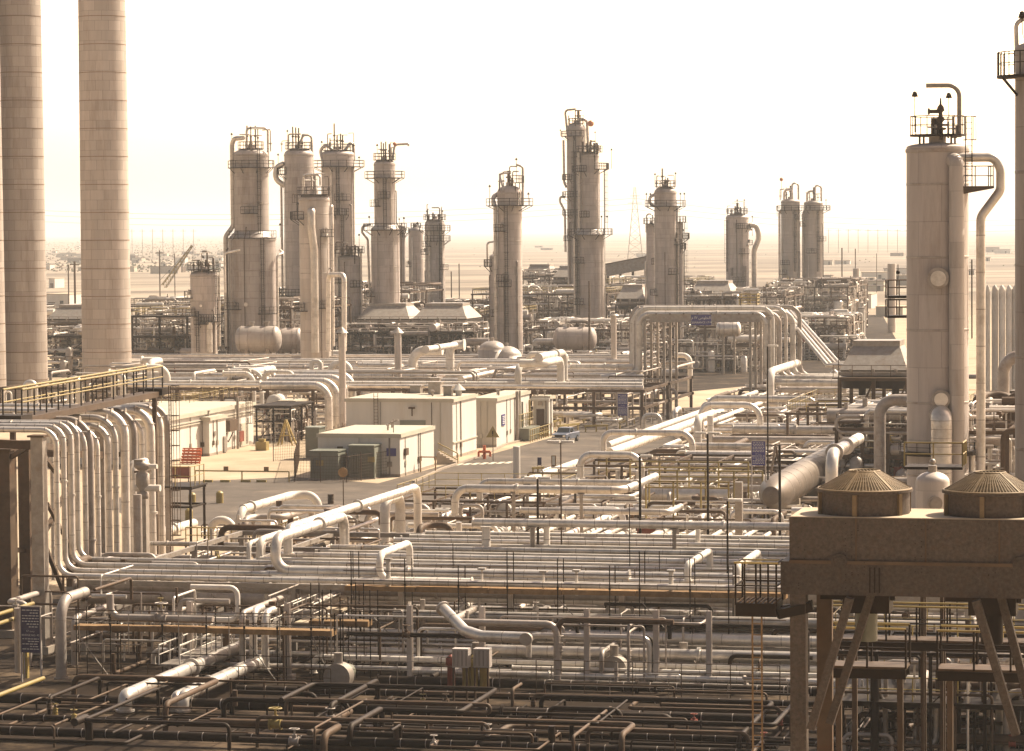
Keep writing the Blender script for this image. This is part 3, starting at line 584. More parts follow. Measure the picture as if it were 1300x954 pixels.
def hood(T, o, lb, la, z, h, top=.45, m='galv', name='hood'):
    mb = MB(); c = o + B * lb / 2 + A * la / 2
    def ring(f, fb, zz): return [c + B * (i * lb / 2 * fb) + A * (j * la / 2 * f) + Z * zz for i, j in ((-1, -1), (1, -1), (1, 1), (-1, 1))]
    lo = ring(1, 1, z); hi = ring(top, 1 - (1 - top) * .55, z + h * .8); cap = ring(top, 1 - (1 - top) * .55, z + h)
    mb.add(lo + hi + cap, [(0, 1, 5, 4), (1, 2, 6, 5), (2, 3, 7, 6), (3, 0, 4, 7), (4, 5, 9, 8), (5, 6, 10, 9), (6, 7, 11, 10), (7, 4, 8, 11), (8, 9, 10, 11), (0, 3, 2, 1)])
    T.part(name, mb, m)
def aircooler(label, x0, x1, D, y_top, y_hood, y_bund, la=10., n=1, zlegs=0, group=None, ref=400):
    o, lb = corner(x0, x1, D, la, ref); zt = P(x0, y_top, D).z; zh = P(x0, y_hood, D).z; zb = P(x0, y_bund, D).z
    T = Thing('air_cooler', label, 'air cooler', o, group); g = .6; bw = (lb - g * (n - 1)) / n
    for k in range(n):
        oo = o + B * (k * (bw + g)); hood(T, oo, bw, la, zh, zt - zh)
        mb = MB(); mb.box(oo + B * bw / 2 + A * la / 2 + Z * ((zh + zb) / 2), (bw - .2, la - .2, zh - zb - .04)); T.part('tube_bundle', mb, 'dark')
        mb = MB()
        for j in range(3): q = oo + B * (bw * (j + .5) / 3) - A * .3 + Z * (zb + .3); mb.cyl(q, q + Z * (zh - zb - .2), .16, 8)
        mb.box(oo + B * bw / 2 - A * .32 + Z * (zb + .25), (bw, .4, .35)); T.part('header', mb, 'galv')
    mb = MB(); mb.box(o + B * lb / 2 - A * 1.0 + Z * (zb - .1), (lb + 1, 1.4, .12)); mb.box(o + B * lb / 2 + A * la / 2 + Z * (zb - .3), (lb + .4, la, .3)); T.part('walkway', mb, 'steel')
    mb = MB(); rail(mb, [o - B * .4 - A * 1.65 + Z * zb, o + B * (lb + .4) - A * 1.65 + Z * zb], 1.1, 1.8, max(.03, .3 / S(o)), 4); T.part('railing', mb, 'steel')
    npst = max(2, int(lb / 6))
    for i in range(npst + 1):
        for j in (0, 1):
            q = o + B * (lb * i / npst) + A * (la * j); mb = MB(); mb.bar(V((q.x, q.y, 0)), q + Z * (zb - .3), .35); T.part('leg', mb, 'steel')
    for i in range(npst):
        q = o + B * (lb * i / npst); mb = MB(); mb.bar(q + Z * (zb * .35), q + B * lb / npst + Z * (zb - .5), .18); T.part('brace', mb, 'steel')
        mb = MB(); c = o + B * (lb * (i + .5) / npst) + A * la / 2; mb.lathe([(1.9, zb - 1.3), (2.1, zb - .5), (2.1, zb - .32)], c, 20); mb.cyl(c + Z * (zb - 2), c + Z * (zb - .4), .35, 8); T.part('fan_ring', mb, 'dark')
    return T
def hdrum(label, c, r, L, ax=B, m='clad2', name='horizontal_drum', group=None, z_leg=0, cat='vessel', seg=None):
    c = V(c); ax = V(ax); s = S(c); seg = seg or segs(r * 2 * s); T = Thing(name, label, cat, V((c.x, c.y, z_leg)), group)
    prof = [(r * math.cos(t * PI / 12), -L / 2 - r * .5 * math.sin(t * PI / 12)) for t in range(6, -1, -1)] + [(r * math.cos(t * PI / 12), L / 2 + r * .5 * math.sin(t * PI / 12)) for t in range(7)]
    mb = MB(); mb.lathe(prof, c, seg, ax); mb.m = 1
    for k in (-.5, -.25, .25, .5): q = c + ax * (L * k); mb.cyl(q - ax * .05, q + ax * .05, r * 1.02, seg)
    T.part('shell', mb, [m, 'jacket2']); sd_ = ax.cross(Z)
    for k in (-.32, .32):
        q = c + ax * (L * k); mb = MB(); mb.box(V((q.x, q.y, (z_leg + c.z - r * .7) / 2)), (max(.3, r * .25), r * 1.5, c.z - r * .7 - z_leg), (ax, sd_, Z)); T.part('saddle', mb, 'concrete')
    for k in (-.2, .25): q = c + ax * (L * k) + Z * r * .95; mb = MB(); mb.cyl(q, q + Z * r * .35, r * .15, 10); mb.cyl(q + Z * r * .3, q + Z * r * .38, r * .24, 10); T.part('nozzle', mb, 'galv')
    return T
def exchanger(label, c, r, L, ax=B, group=None, m='jacket2', z_leg=0):
    c = V(c); ax = V(ax); s = S(c); seg = segs(r * 2 * s); T = Thing('shell_and_tube_exchanger', label, 'heat exchanger', V((c.x, c.y, z_leg)), group)
    mb = MB(); mb.cyl(c - ax * L / 2, c + ax * L * .36, r, seg); T.part('shell', mb, m)
    mb = MB(); mb.cyl(c + ax * L * .37, c + ax * L * .5, r * 1.02, seg); mb.cyl(c + ax * L * .355, c + ax * L * .375, r * 1.3, seg); mb.cyl(c + ax * L * .49, c + ax * L * .51, r * 1.25, seg); T.part('channel', mb, 'galv')
    for k in (-.3, .2):
        q = c + ax * L * k; mb = MB(); mb.box(V((q.x, q.y, (c.z - r * .8 + z_leg) / 2)), (.25, r * 1.3, max(.1, c.z - r * .8 - z_leg)), (ax, ax.cross(Z), Z)); T.part('saddle', mb, 'steel')
        mb = MB(); q = q + ax * L * .06; mb.cyl(q, q + Z * r * 1.9, r * .3, 8); T.part('nozzle', mb, m)
    return T
def valve(mb, c, d, r, hw=True):
    d = V(d).normalized(); c = V(c)
    mb.cyl(c - d * r * 1.6, c - d * r * 1.2, r * 1.6, 10); mb.cyl(c + d * r * 1.2, c + d * r * 1.6, r * 1.6, 10); mb.cyl(c - d * r * 1.2, c, r * 1.1, 10, r * 1.4); mb.cyl(c, c + d * r * 1.2, r * 1.4, 10, r * 1.1)
    mb.cyl(c, c + Z * r * 4, r * .35, 6); mb.cyl(c + Z * r * 1.2, c + Z * r * 2.2, r * .8, 8)
    if hw:
        q = c + Z * r * 4
        ring = [q + V((math.cos(a), math.sin(a), 0)) * r * 1.7 for a in [2 * PI * k / 10 for k in range(11)]]; mb.tube(ring, r * .18, 5); mb.bar(ring[0], ring[5], r * .2); mb.bar(ring[2], ring[7], r * .2)
MASS = MB()          # pipework too dense to count, one object for the whole plant
MASS2 = MB()
NCL = [0]
def clutter(where, o, lb, la, z0, z1, n, things=0, rmin=.06, rmax=.3, mm=('jacket', 'jacket2', 'paintpipe', 'galv'), vert=.4, L=(2, 9), rnd=None, into=None, valves=.25, group=None, drop=.7, tone=(0, 0, 1, 1, 2, 3, 3)):
    R_ = rnd or random.Random(hash(where) & 0xffff if False else sum(map(ord, where)))
    s = S(o)
    for k in range(n):
        r = rmin * (rmax / rmin) ** (R_.random() ** 1.3); p = o + B * R_.uniform(0, lb) + A * R_.uniform(0, la); p = V((p.x, p.y, R_.uniform(z0, z1))); pts = [p]; last = None
        for q in range(R_.choice((1, 2, 3, 3, 4, 5))):
            ax = R_.choices((B, A, Z), (1, .6, vert * 2))[0]
            if ax is last: continue
            d = R_.uniform(*L) * R_.choice((-1, 1)) * (.5 if ax is Z else 1); nx = pts[-1] + ax * d
            nx.z = min(max(nx.z, z0), z1); q2 = nx - o
            b_ = min(max(q2.dot(B), 0), lb); a_ = min(max(q2.dot(A), 0), la); nx = o + B * b_ + A * a_ + Z * (nx.z - o.z if False else nx.z)
            nx = V((nx.x, nx.y, nx.z)) if False else V((o.x + B.x * b_ + A.x * a_, o.y + B.y * b_ + A.y * a_, nx.z))
            if (nx - pts[-1]).length > r * 4: pts.append(nx); last = ax
        if len(pts) < 2: continue
        if R_.random() < drop and abs(pts[-1].z - pts[-2].z) < .01 and pts[-1].z > z0 + r * 5: pts.append(V((pts[-1].x, pts[-1].y, z0 if z0 > 1 else 0)))
        if R_.random() < drop and abs(pts[0].z - pts[1].z) < .01 and pts[0].z > z0 + r * 5: pts.insert(0, V((pts[0].x, pts[0].y, z0 if z0 > 1 else 0)))
        if k < things and NCL[0] < 150:
            NCL[0] += 1; mb = MB(); mb.tube(fillet(pts, r * 3, 4), r, segs(2 * r * s)); m = R_.choice(mm)
            if R_.random() < valves * 1.5: mb.m = 1; valve(mb, pts[0].lerp(pts[1], .5), pts[1] - pts[0], r)
            hasv = len(mb.v) > 0 and mb.m == 1; rise = max(q_.z for q_ in pts) - min(q_.z for q_ in pts); Lp = sum((b_ - a_).length for a_, b_ in zip(pts, pts[1:]))
            lab = '%s%s %s %s %spipe%s, %s' % (('short ' if Lp < 7 else 'long ' if Lp > 16 else ''), 'thin' if r < .09 else 'slim' if r < .15 else 'stout' if r < .23 else 'fat', {'jacket': 'silvery', 'jacket2': 'dull', 'paintpipe': 'cream', 'galv': 'grey', 'steel': 'brown', 'dark': 'blackish', 'yellow': 'yellow'}[m], ('straight', 'once-bent', 'twice-bent', 'crooked', 'zigzag')[min(4, len(pts) - 2)] + (' rising' if rise > 1.5 else ' level'), 'valved ' if hasv else '', '', where)
            single('process_pipe', lab, 'pipe', mb, [m, 'steel'], group or ('pipes ' + where), loc=pts[0])
        else:
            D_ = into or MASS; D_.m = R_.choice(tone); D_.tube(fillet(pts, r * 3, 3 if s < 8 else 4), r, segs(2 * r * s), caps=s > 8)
            if R_.random() < valves: D_.m = R_.choice((3, 3, 3, 3, 6, 4, 5, 1, 1)); valve(D_, pts[0].lerp(pts[1], .5), pts[1] - pts[0], max(r, .1), s > 8)
def unit(where, x0, x1, D, la, zs, n, things=0, nb=None, na=2, w=.34, z_cl=None, ref=400, rails=(), deck=(), ex=0, dr=0, framed=True, rmax=.3, poles=0, m='steel'):
    o, lb = corner(x0, x1, D, la, ref); nb = nb or max(2, int(lb / 6))
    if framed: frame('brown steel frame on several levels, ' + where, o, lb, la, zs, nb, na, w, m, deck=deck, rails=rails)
    R_ = random.Random(int(x0 * 7 + D))
    R_ = random.Random(int(x0 * 7 + D)); clutter(where, o, lb, la, .4, (z_cl or zs[-1] + 1.5), int(n * 2.0), things, rmax=rmax, drop=.3); clutter(where, o - A * 4 - B * 3, lb + 6, 7, .3, zs[0] + 1, n // 3, 0, rmax=rmax, drop=.3)
    for k in range(max(2, int(lb / 7))):
        q = o + B * R_.uniform(0, lb) - A * R_.uniform(0, 4); h_ = R_.uniform(1.5, 5); MASS.m = R_.choice((0, 1, 2)); MASS.lathe([(.6, 0), (.6, h_), (.45, h_ + .3), (.05, h_ + .5)], V((q.x, q.y, 0)), 10)
        q = q + B * 3; zz = R_.uniform(1, zs[-1] + 1.2); MASS.cyl(V((q.x, q.y, zz)), V((q.x, q.y, zz)) + B * R_.uniform(3, 7), R_.uniform(.4, .75), 10)
    kinds = ['pale', 'dull', 'stained', 'streaked', 'bright', 'grey']
    for k in range(ex):
        q = o + B * R_.uniform(2, max(3, lb - 3)) + A * R_.uniform(0, la * .5); z = R_.choice([1.2] + [z_ + .9 for z_ in zs])
        er, el, ea = R_.uniform(.45, .8), R_.uniform(5, 7.5), R_.choice((A, B)); em = ('jacket2', 'clad2', 'clad', 'galv')[k % 4]
        exchanger('%s %s heat exchanger %s, %s' % ('fat' if er > .63 else 'slim', {'jacket2': 'dull', 'clad2': 'pale', 'clad': 'stained', 'galv': 'grey'}[em], 'end-on' if ea is A else 'broadside' , where), V((q.x, q.y, z)), er, el, ea, 'exchangers ' + where, z_leg=0 if z < 2 else z - .9, m=em)
    for k in range(dr):
        q = o + B * R_.uniform(2, lb - 2) + A * R_.uniform(-1, la * .4); r = R_.uniform(.8, 1.3); h = R_.uniform(4, 8); T = Thing('upright_vessel', '%s %s domed drum vessel, %s' % (('squat' if h < 5.3 else 'middling' if h < 6.7 else 'tall'), ('narrow', 'middling-wide', 'wide')[int((r - .8) / .17)], where), 'vessel', V((q.x, q.y, 0)), 'small drums ' + where)
        mb = MB(); mb.lathe([(r, .8), (r, h)] + [(r * math.cos(t * PI / 12), h + r * .5 * math.sin(t * PI / 12)) for t in range(1, 7)], V((q.x, q.y, 0)), 18); T.part('shell', mb, R_.choice(('clad', 'clad2', 'jacket')))
        mb = MB(); mb.cyl(V((q.x, q.y, 0)), V((q.x, q.y, .9)), r * .9, 12); T.part('skirt', mb, 'concrete')
        mb = MB(); mb.cyl(V((q.x, q.y, h + r * .4)), V((q.x, q.y, h + r + .5)), .15, 8); T.part('nozzle', mb, 'galv')
    return o, lb
# left process block between chimney and first towers
unit('in the dark block right of the chimneys', 168, 238, 400, 28, (4, 7.5, 11.), 120, 10, rails=(2,), ex=4, ref=430, deck=(0, 1), m='dark')  # decks added to shade the block, frame coloured dark along with them
unit('between the stepped and slim forward towers', 268, 395, 408, 24, (4, 8, 12), 150, 10, rails=(2,), ex=2, ref=430, nb=5)
unit('behind the left tower group', 355, 520, 470, 26, (5, 9, 13.), 170, 4, rails=(2,), ex=0, ref=430, nb=5, rmax=.4)
aircooler('wide air cooler bank with sloping galvanised hoods right of the slim forward tower', 452, 592, 425, 386, 405, 410, 12, 2, ref=400)
unit('under the wide air cooler bank', 430, 600, 420, 14, (3.5, 7.), 260, 6, ref=430, ex=3, nb=6, deck=(0, 1), m='dark')  # decks added for shading; dark frame colour deepens the shade below the cooler
aircooler('air cooler seen in the gap between the two concrete chimneys', 58, 112, 430, 388, 405, 410, 12, 1, ref=400)
unit('under the air cooler between the chimneys', 58, 115, 415, 20, (4, 7), 110, 3, ref=430, ex=1, deck=(0, 1), m='dark')  # decks put in to cast shade, with the frame darkened by colour
unit('far behind the dark block', 150, 300, 520, 26, (5, 9), 150, 0, ref=400, nb=3, rails=(1,))
unit('far behind the air cooler bank', 540, 640, 560, 26, (4, 7), 110, 0, ref=390, nb=3, rails=(1,))
unit('beyond the chimneys at the left edge', -10, 110, 500, 30, (4, 8), 110, 0, ref=400, nb=3)
unit('right of the sloping portal pipes', 1040, 1110, 330, 18, (2.5,), 70, 4, ref=440, nb=2, framed=False)
unit('left of the lone middle tower', 592, 640, 470, 30, (4, 8), 70, 2, ref=420, dr=2, rails=(1,))
unit('behind the lone middle and stepped dark towers', 600, 770, 520, 34, (4, 7.5, 11), 260, 6, ref=400, rails=(2,), nb=7, dr=3, ex=3, rmax=.4)
unit('around the foot of the stepped dark tower', 668, 828, 440, 22, (3, 6.5), 220, 8, ref=420, rails=(1,), nb=7, dr=3, ex=4)
aircooler('small hazy air cooler hood behind and right of the lone middle tower', 664, 700, 640, 336, 350, 354, 12, 1)
aircooler('hazy air cooler hood just left of the stepped dark tower', 702, 736, 600, 338, 352, 358, 12, 1)
unit('in the hazy distance behind the tallest tower', 655, 740, 620, 30, (5, 9, 13), 100, 0, ref=360, rails=(2,), nb=4)
unit('behind the straight grey tower', 770, 880, 560, 30, (4, 8, 12), 150, 2, ref=380, rails=(2,), nb=5, ex=2)
aircooler('air cooler hood immediately right of the straight grey tower', 872, 930, 520, 357, 376, 380, 14, 1)
aircooler('air cooler hood below the pipe loops left of the straight grey tower', 782, 818, 500, 362, 380, 386, 10, 1)
unit('between the straight grey and stout towers', 862, 996, 520, 30, (4, 7, 10.), 240, 4, ref=380, rails=(2,), nb=6, dr=3, ex=3)
unit('around the hazy twin towers', 972, 1076, 560, 40, (4, 8, 11), 330, 4, ref=370, nb=5, rails=(1,), dr=5, ex=3, rmax=.45)
unit('in front of the hazy twin towers', 985, 1075, 450, 26, (3.5, 6.5), 300, 4, ref=420, nb=4, dr=3, ex=2, rails=(1,))
unit('seen through the tall pipe portal', 862, 962, 415, 20, (4.5, 9), 110, 8, ref=430, nb=3, ex=4, dr=2)
unit('left of the pipe portal below its vent', 690, 812, 385, 16, (3,), 90, 6, ref=450, nb=4, ex=2, framed=True)
# right-hand unit beside and behind the big tower
aircooler('hooded air cooler with one big sloping hood just left of the huge pale tower', 1066, 1152, 220, 434, 470, 478, 9, 1, ref=470)
unit('under the hooded air cooler beside the huge tower', 1062, 1160, 205, 16, (2.6, 5.2, 7.6), 130, 14, ref=520, nb=3, ex=4, deck=(1,), rails=(1, 2), w=.32)
unit('behind the huge tower, toward the right edge', 1226, 1330, 190, 24, (3, 6, 9), 120, 12, ref=520, nb=3, ex=3, rails=(1, 2), w=.32, deck=(2,))
unit('right of the huge pale tower', 1228, 1330, 150, 14, (2.5, 5.5, 8.5, 12), 60, 10, ref=520, nb=2, rails=(1, 3), w=.25)
for i, x in enumerate((1247, 1254, 1263, 1272, 1281, 1289)):
    c = P(x, 400, 235); r = (5.2 if i > 1 else 3.6) / 2 / 12.8 * 1.6; b = V((c.x, c.y, 0)); T = Thing('upright_pipe', f'{ORD[i].replace("nearest", "first")} upright pointed pipe from the left in the pale bank beyond the huge tower', 'pipe', b, 'pale upright pipes with pointed tops')
    zt = P(x, 362, 235).z; mb = MB(); mb.lathe([(r, 0), (r, zt - .5), (r * .7, zt - .2), (.05, zt)], b, 16); T.part('tube', mb, 'paintpipe'); mb = MB(); mb.cyl(b + Z * .4, b + Z * .1, r * 1.4, 12); T.part('base_flange', mb, 'galv')
hdrum('big pale horizontal drum lying at the foot of the wide stepped tower', P(328, 431, 392), 2.2, 5.6, V((1, -.1, 0)).normalized(), 'clad2')
hdrum('partly hidden horizontal drum just right of the big pale drum', P(366, 432, 402), 2.1, 3.5, V((1, -.1, 0)).normalized(), 'clad')
hdrum('stained horizontal drum beside the foot of the stepped dark tower', P(730, 430, 400), 1.9, 5.5, V((1, -.1, 0)).normalized(), 'clad_rough')
hdrum('shiny horizontal drum glimpsed through the top of the tall pipe portal', P(925, 418, 405), 1.3, 3.0, V((1, -.1, 0)).normalized(), 'jacket')
for i, (x, y, r, w) in enumerate(((625, 442, 2.2, 'left'), (643, 450, 2.4, 'lower'))):
    q = P(x, y, 365); T = Thing('domed_tank', ('upper left' if i == 0 else 'lower right') + ' of two domed white tank tops at the foot of the lone middle tower', 'tank', V((q.x, q.y, 0)), 'domed tanks')
    mb = MB(); b = V((q.x, q.y, 0)); mb.lathe([(r, 0), (r, q.z - .5)] + [(r * math.cos(t * PI / 12), q.z - .5 + r * .75 * math.sin(t * PI / 12)) for t in range(7)], b, 28); T.part('shell', mb, 'clad2'); mb = MB(); mb.cyl(b + Z * (q.z + r * .7 - .6), b + Z * (q.z + r * .7 + .1), .3, 10); T.part('nozzle', mb, 'galv')
# ------------------------------------------------------------------ middle pipe rack
def rackpipes(prefix, x0, x1, y0, y1, z, n, xr=650, dmin=3, dmax=9, mats=('jacket', 'paintpipe', 'jacket', 'jacket2'), group=None, seed=1, feat=None):
    R_ = random.Random(seed)
    for i in range(n):
        y = y0 + (y1 - y0) * i / max(1, n - 1); d = R_.uniform(dmin, dmax); c = G(xr, y, z + R_.choice((0, 0, .25))); a = move_to(c, B, px=x0 - R_.uniform(0, 12)); b = move_to(c, B, px=x1 + R_.uniform(0, 12)); pts = [a, b]
        if R_.random() < .3: # expansion jog
            xj = R_.uniform(x0 + 60, x1 - 60); j = move_to(c, B, px=xj); k = R_.uniform(.6, 1.4); pts = [a, j, j + Z * k, j + Z * k + B * R_.uniform(2, 6)]; pts.append(pts[-1] - Z * k); pts.append(b)
        s = S(c); pipe(f'{ORD[i]} straight pipe from the front {prefix}', 0, pts, m=mats[i % len(mats)], dm=d / s, group=group)
rackpipes('of the long middle rack behind the white buildings', 150, 806, 491, 452, 5.2, 13, dmin=3.5, dmax=8, group='long pipes of the middle rack', seed=3)
o, lb = corner(160, 815, 303, 40, 480); 
o = V((G(150, 470, 5).x, G(150, 470, 5).y, 0)); e = G(815, 497, 4.6); lb = (V((e.x, e.y, 0)) - o).dot(B)
o = V((e.x, e.y, 0)) - B * lb
frame('long low steel rack carrying the middle pipes behind the white buildings', o, lb, 36, (2.6, 4.8), 14, 2, .38, 'steel', brace=True, name='pipe_rack')
clutter('beneath the long middle pipe rack', o, lb, 30, .3, 4.2, 230, 12, rmax=.3, L=(2, 12))
clutter('on top of the long middle pipe rack', o + A * 6, lb * .98, 50, 4.9, 6.6, 60, 14, rmax=.28, L=(4, 20), vert=.12)
# hand placed shapes on the middle rack
pipe('fat white pipe loop rising out of the middle rack left of centre', 12, (440, 479, 4.6), ('bx', 524), ('zy', 445), ('bx', 562), m='paintpipe', R=2.0)
pipe('fat white pipe dropping in a hook beside the fat loop of the middle rack', 11, (590, 438, 9.2), ('bx', 571), ('z', 5.2), m='paintpipe', R=1.2)
pipe('thinner white pipe joining the two fat loops along the top', 8, (540, 444, 9.4), ('ax', 578), m='paintpipe')
pipe('hairpin pipe with a rounded right end under the fat white loop', 7, (452, 463, 5.6), ('bx', 512), ('a', -3.5), ('bx', 455), m='jacket', R=1.6)
pipe('white crank-shaped pipe standing up from the rack above the road, left one', 9, (655, 489, 5.4), ('b', .3), ('zy', 466), ('ax', 680), m='paintpipe')
pipe('white crank-shaped pipe standing up from the rack above the road, right one', 10, (712, 486, 5.4), ('zy', 457), ('ax', 690), ('b', -3), m='paintpipe')
pipe('white elbow pipe high over the rack, beside the crank-shaped pipes', 10, (716, 484, 5.4), ('zy', 448), ('ax', 684), m='paintpipe')
pipe('long thin pipe sloping away over the middle rack toward the lone tower', 6, (585, 481, 6), ('ax', 655), ('b', 14), m='jacket')
pipe('long pale pipe running from the crank-shaped pipes to the portal', 6, (724, 465, 6.4), ('bx', 812), m='paintpipe')
pipe('bulging elbow pipe behind the middle rack near the stepped dark tower', 9, (680, 440, 4), ('zy', 434), ('bx', 722), ('z', 1), m='jacket')
pipe('bright short pipe lying slanted on the left part of the middle rack', 10, (312, 474, 6.4), ('ax', 346), m='paintpipe')
pipe('bright fat pipe pair end beside the tall chimney, front one', 9, (186, 467, 7.4), ('bx', 212), ('z', 4.6), m='paintpipe')
pipe('bright fat pipe pair end beside the tall chimney, rear one', 9, (180, 458, 8), ('bx', 206), ('a', -5), ('z', 4.6), m='paintpipe')
pipe('thin lever-like pipe on a post over the left part of the rack', 4, (246, 486, 5), ('zy', 474), ('ax', 272), m='paintpipe')
for i in range(4):
    pipe(f'{ORD[i]} of the four big pipes sweeping down behind the concrete-roofed building', 10, (330 + 9 * i, 489 - 4.5 * i, 6.5), ('bx', 417 + 10 * i), ('z', .8), m='jacket', R=1.9, group='big sweeping pipes behind the left building')
for i in range(4):
    pipe(f'{ORD[i]} of the four slim pipes bending down left of the big sweeping pipes', 5.5, (283 + 7 * i, 474 - 2.5 * i, 6.6), ('bx', 322 + 10 * i), ('z', 1.), m='paintpipe', R=1.3, group='slim pipes bending down')
for i in range(3):
    pipe(f'{["left","middle","right"][i]} one of three small upright pipe hoops behind the walkway and chimney bases', 8, (33 + i * 56 - (i == 2) * 0, 512, 3.), ('zy', 486 - i * 5), ('bx', 44 + i * 56), ('z', 3.), m='jacket', R=.8)
pipe('small white hoop pipe on the middle rack left of the capped vent', 6, (396, 484, 5), ('zy', 459), ('bx', 407), ('z', 5), m='paintpipe', R=.5)
pipe('rounded hoop pipe just left of the left capped vent', 8, (420, 484, 5), ('zy', 461), ('bx', 444), ('z', 5), m='paintpipe', R=1.2)
for i, (x, yt, w) in enumerate(((435.5, 418, 9), (506, 418, 9))):
    q = G(x, 560 if i == 0 else 530, 0); zt = PW(x, yt + 6, q.y).z; s = S(q + Z * 9); T = Thing('vent_stack', ('taller' if i == 0 else 'shorter') + ' vent stack with a conical rain cap behind the white buildings, ' + ('left one' if i == 0 else 'right one'), 'vent', q)
    mb = MB(); mb.cyl(q, q + Z * zt, w / 2 / s, 20); T.part('pipe', mb, 'clad2'); mb = MB(); r = 8.2 / s; mb.lathe([(.02, 0), (r, 0), (.03, 7.5 / s)], q + Z * (zt + .12), 20, smooth=False); T.part('rain_cap', mb, 'galv')
    mb = MB()
    for k in (0, 2.1, 4.2): mb.bar(q + V((math.cos(k), math.sin(k), 0)) * w / 2 / s + Z * (zt - .3), q + V((math.cos(k), math.sin(k), 0)) * w / 2 / s + Z * (zt + .2), .06)
    T.part('cap_bracket', mb, 'steel')
q = P(779, 400, 350); q = V((q.x, q.y, 0)); zt = P(779, 401, 350).z; T = Thing('vent_stack', 'plain vent stack with a flat rim cap left of the tall pipe portal', 'vent', q); mb = MB(); mb.cyl(q, q + Z * zt, .42, 18); T.part('pipe', mb, 'clad2'); mb = MB(); mb.cyl(q + Z * zt, q + Z * (zt + .25), .85, 18, .6); T.part('rim_cap', mb, 'galv')
q = V((G(748, 450, 4).x, G(748, 450, 4).y, 0)); mb = MB(); mb.cyl(q, PW(748, 357, q.y), .16, 8); single('thin_mast', 'dark thin mast before the foot of the stepped dark tower', 'mast', mb, 'steel')
# ------------------------------------------------------------------ tall portal bridge of pipes
NPP = 6
for i in range(NPP):
    off = i * 1.25; c = G(812, 478, 5.2) + A * off; a = move_to(c, B, px=640 - 10 * i); zt = P(900, 393, 312).z - (.0 if i % 2 else .75); d = (.78, .6, .7, .5, .8, .62)[i]
    b = move_to(c, B, px=812 - i * 2); e = move_to(V((c.x, c.y, zt)), B, px=972 + i * 8.6)
    pts = [a, b, V((b.x, b.y, zt)), e, V((e.x, e.y, 5.0)), V((e.x, e.y, 5.0)) + B * (9 + i * 3)]
    pipe(f'{ORD[i]} pipe of the tall portal arching over the gap right of centre', 0, pts, m=('jacket', 'paintpipe', 'jacket2')[i % 3], R=1.5, dm=d, group='pipes of the tall portal')
c = G(812, 478, 5.2); zt = P(900, 393, 312).z
for nm, xa in (('left', 828), ('right', 962)):
    q = move_to(c + Z * 5, B, px=xa); q = V((q.x, q.y, 0)); frame(f'tall steel tower frame carrying the {nm} side of the pipe portal', q - B * 1.0, 2.6, 9.5, (zt - 1.1,), 1, 2, .34, 'galv', name='portal_tower', brace=False, deck=())
q0 = move_to(c, B, px=826); q1 = move_to(c, B, px=966); mb = MB(); L_ = (q1 - q0).length
T = Thing('portal_girder', 'steel girder pair spanning the tall pipe portal under its pipes', 'girder', V((q0.x, q0.y, zt - 1.7)))
for k, a_ in enumerate((-.6, 8)):
    mb = MB(); mb.ibeam(V((q0.x, q0.y, zt - 1.25)) + A * a_, V((q1.x, q1.y, zt - 1.25)) + A * a_, .5, 1.1); T.part('beam', mb, 'galv')
for k in range(8): mb = MB(); qq = V((q0.x, q0.y, zt - .72)) + B * (L_ * (k + .5) / 8); mb.bar(qq - A * .8, qq + A * 8.2, .2); T.part('cross_beam', mb, 'steel')
mb = MB(); rail(mb, [V((q0.x, q0.y, zt + .4)) + B * (L_ * .55) - A * .9, V((q0.x, q0.y, zt + .4)) + B * (L_ * .97) - A * .9], .9, 2, .05, 4, mid=False); T.part('railing', mb, 'dark')
q = P(951, 378, 330); T = Thing('yellow_cage', 'small yellow railed platform on top of the tall pipe portal', 'platform', V((q.x, q.y, P(951, 386, 330).z))); z0 = P(951, 386, 330).z; b0 = V((q.x, q.y, z0))
mb = MB(); mb.box(b0, (2.6, 2, .15)); T.part('floor', mb, 'yellow'); mb = MB()
for hh in (.5, .9, 1.35): 
    cs = [b0 + B * x + A * y + Z * hh for x, y in ((-1.25, -1), (1.25, -1), (1.25, 1), (-1.25, 1))]
    for k in range(4): mb.bar(cs[k], cs[(k + 1) % 4], .13)
for x, y in ((-1.25, -1), (1.25, -1), (1.25, 1), (-1.25, 1), (0, -1), (0, 1)): mb.bar(b0 + B * x + A * y, b0 + B * x + A * y + Z * 1.4, .12)
T.part('guard_rail', mb, 'yellow')
for i in range(4):
    p0 = P(988 + i * 5, 388 + i, 330 + i * 2); p1 = P(1050 + i * 5, 464 - i, 300 + i * 3); mb = MB(); mb.tube([p0, p1, p1 + B * 2.5], .24, 12)
    single('sloping_pipe', f'{ORD[i]} pipe sloping steeply down from the right shoulder of the tall portal', 'pipe', mb, ('jacket', 'paintpipe', 'jacket2', 'jacket')[i], 'pipes sloping off the portal')
pipe('white gooseneck pipe standing inside the tall portal opening', 8, G(855, 520, 0) and [V((*G(857, 500, 1).xy, 6.6)), move_to(V((*G(857, 500, 1).xy, 6.6)), B, px=876), V((*move_to(V((*G(857, 500, 1).xy, 6.6)), B, px=876).xy, .5))], m='paintpipe', dm=.75, R=1.4)
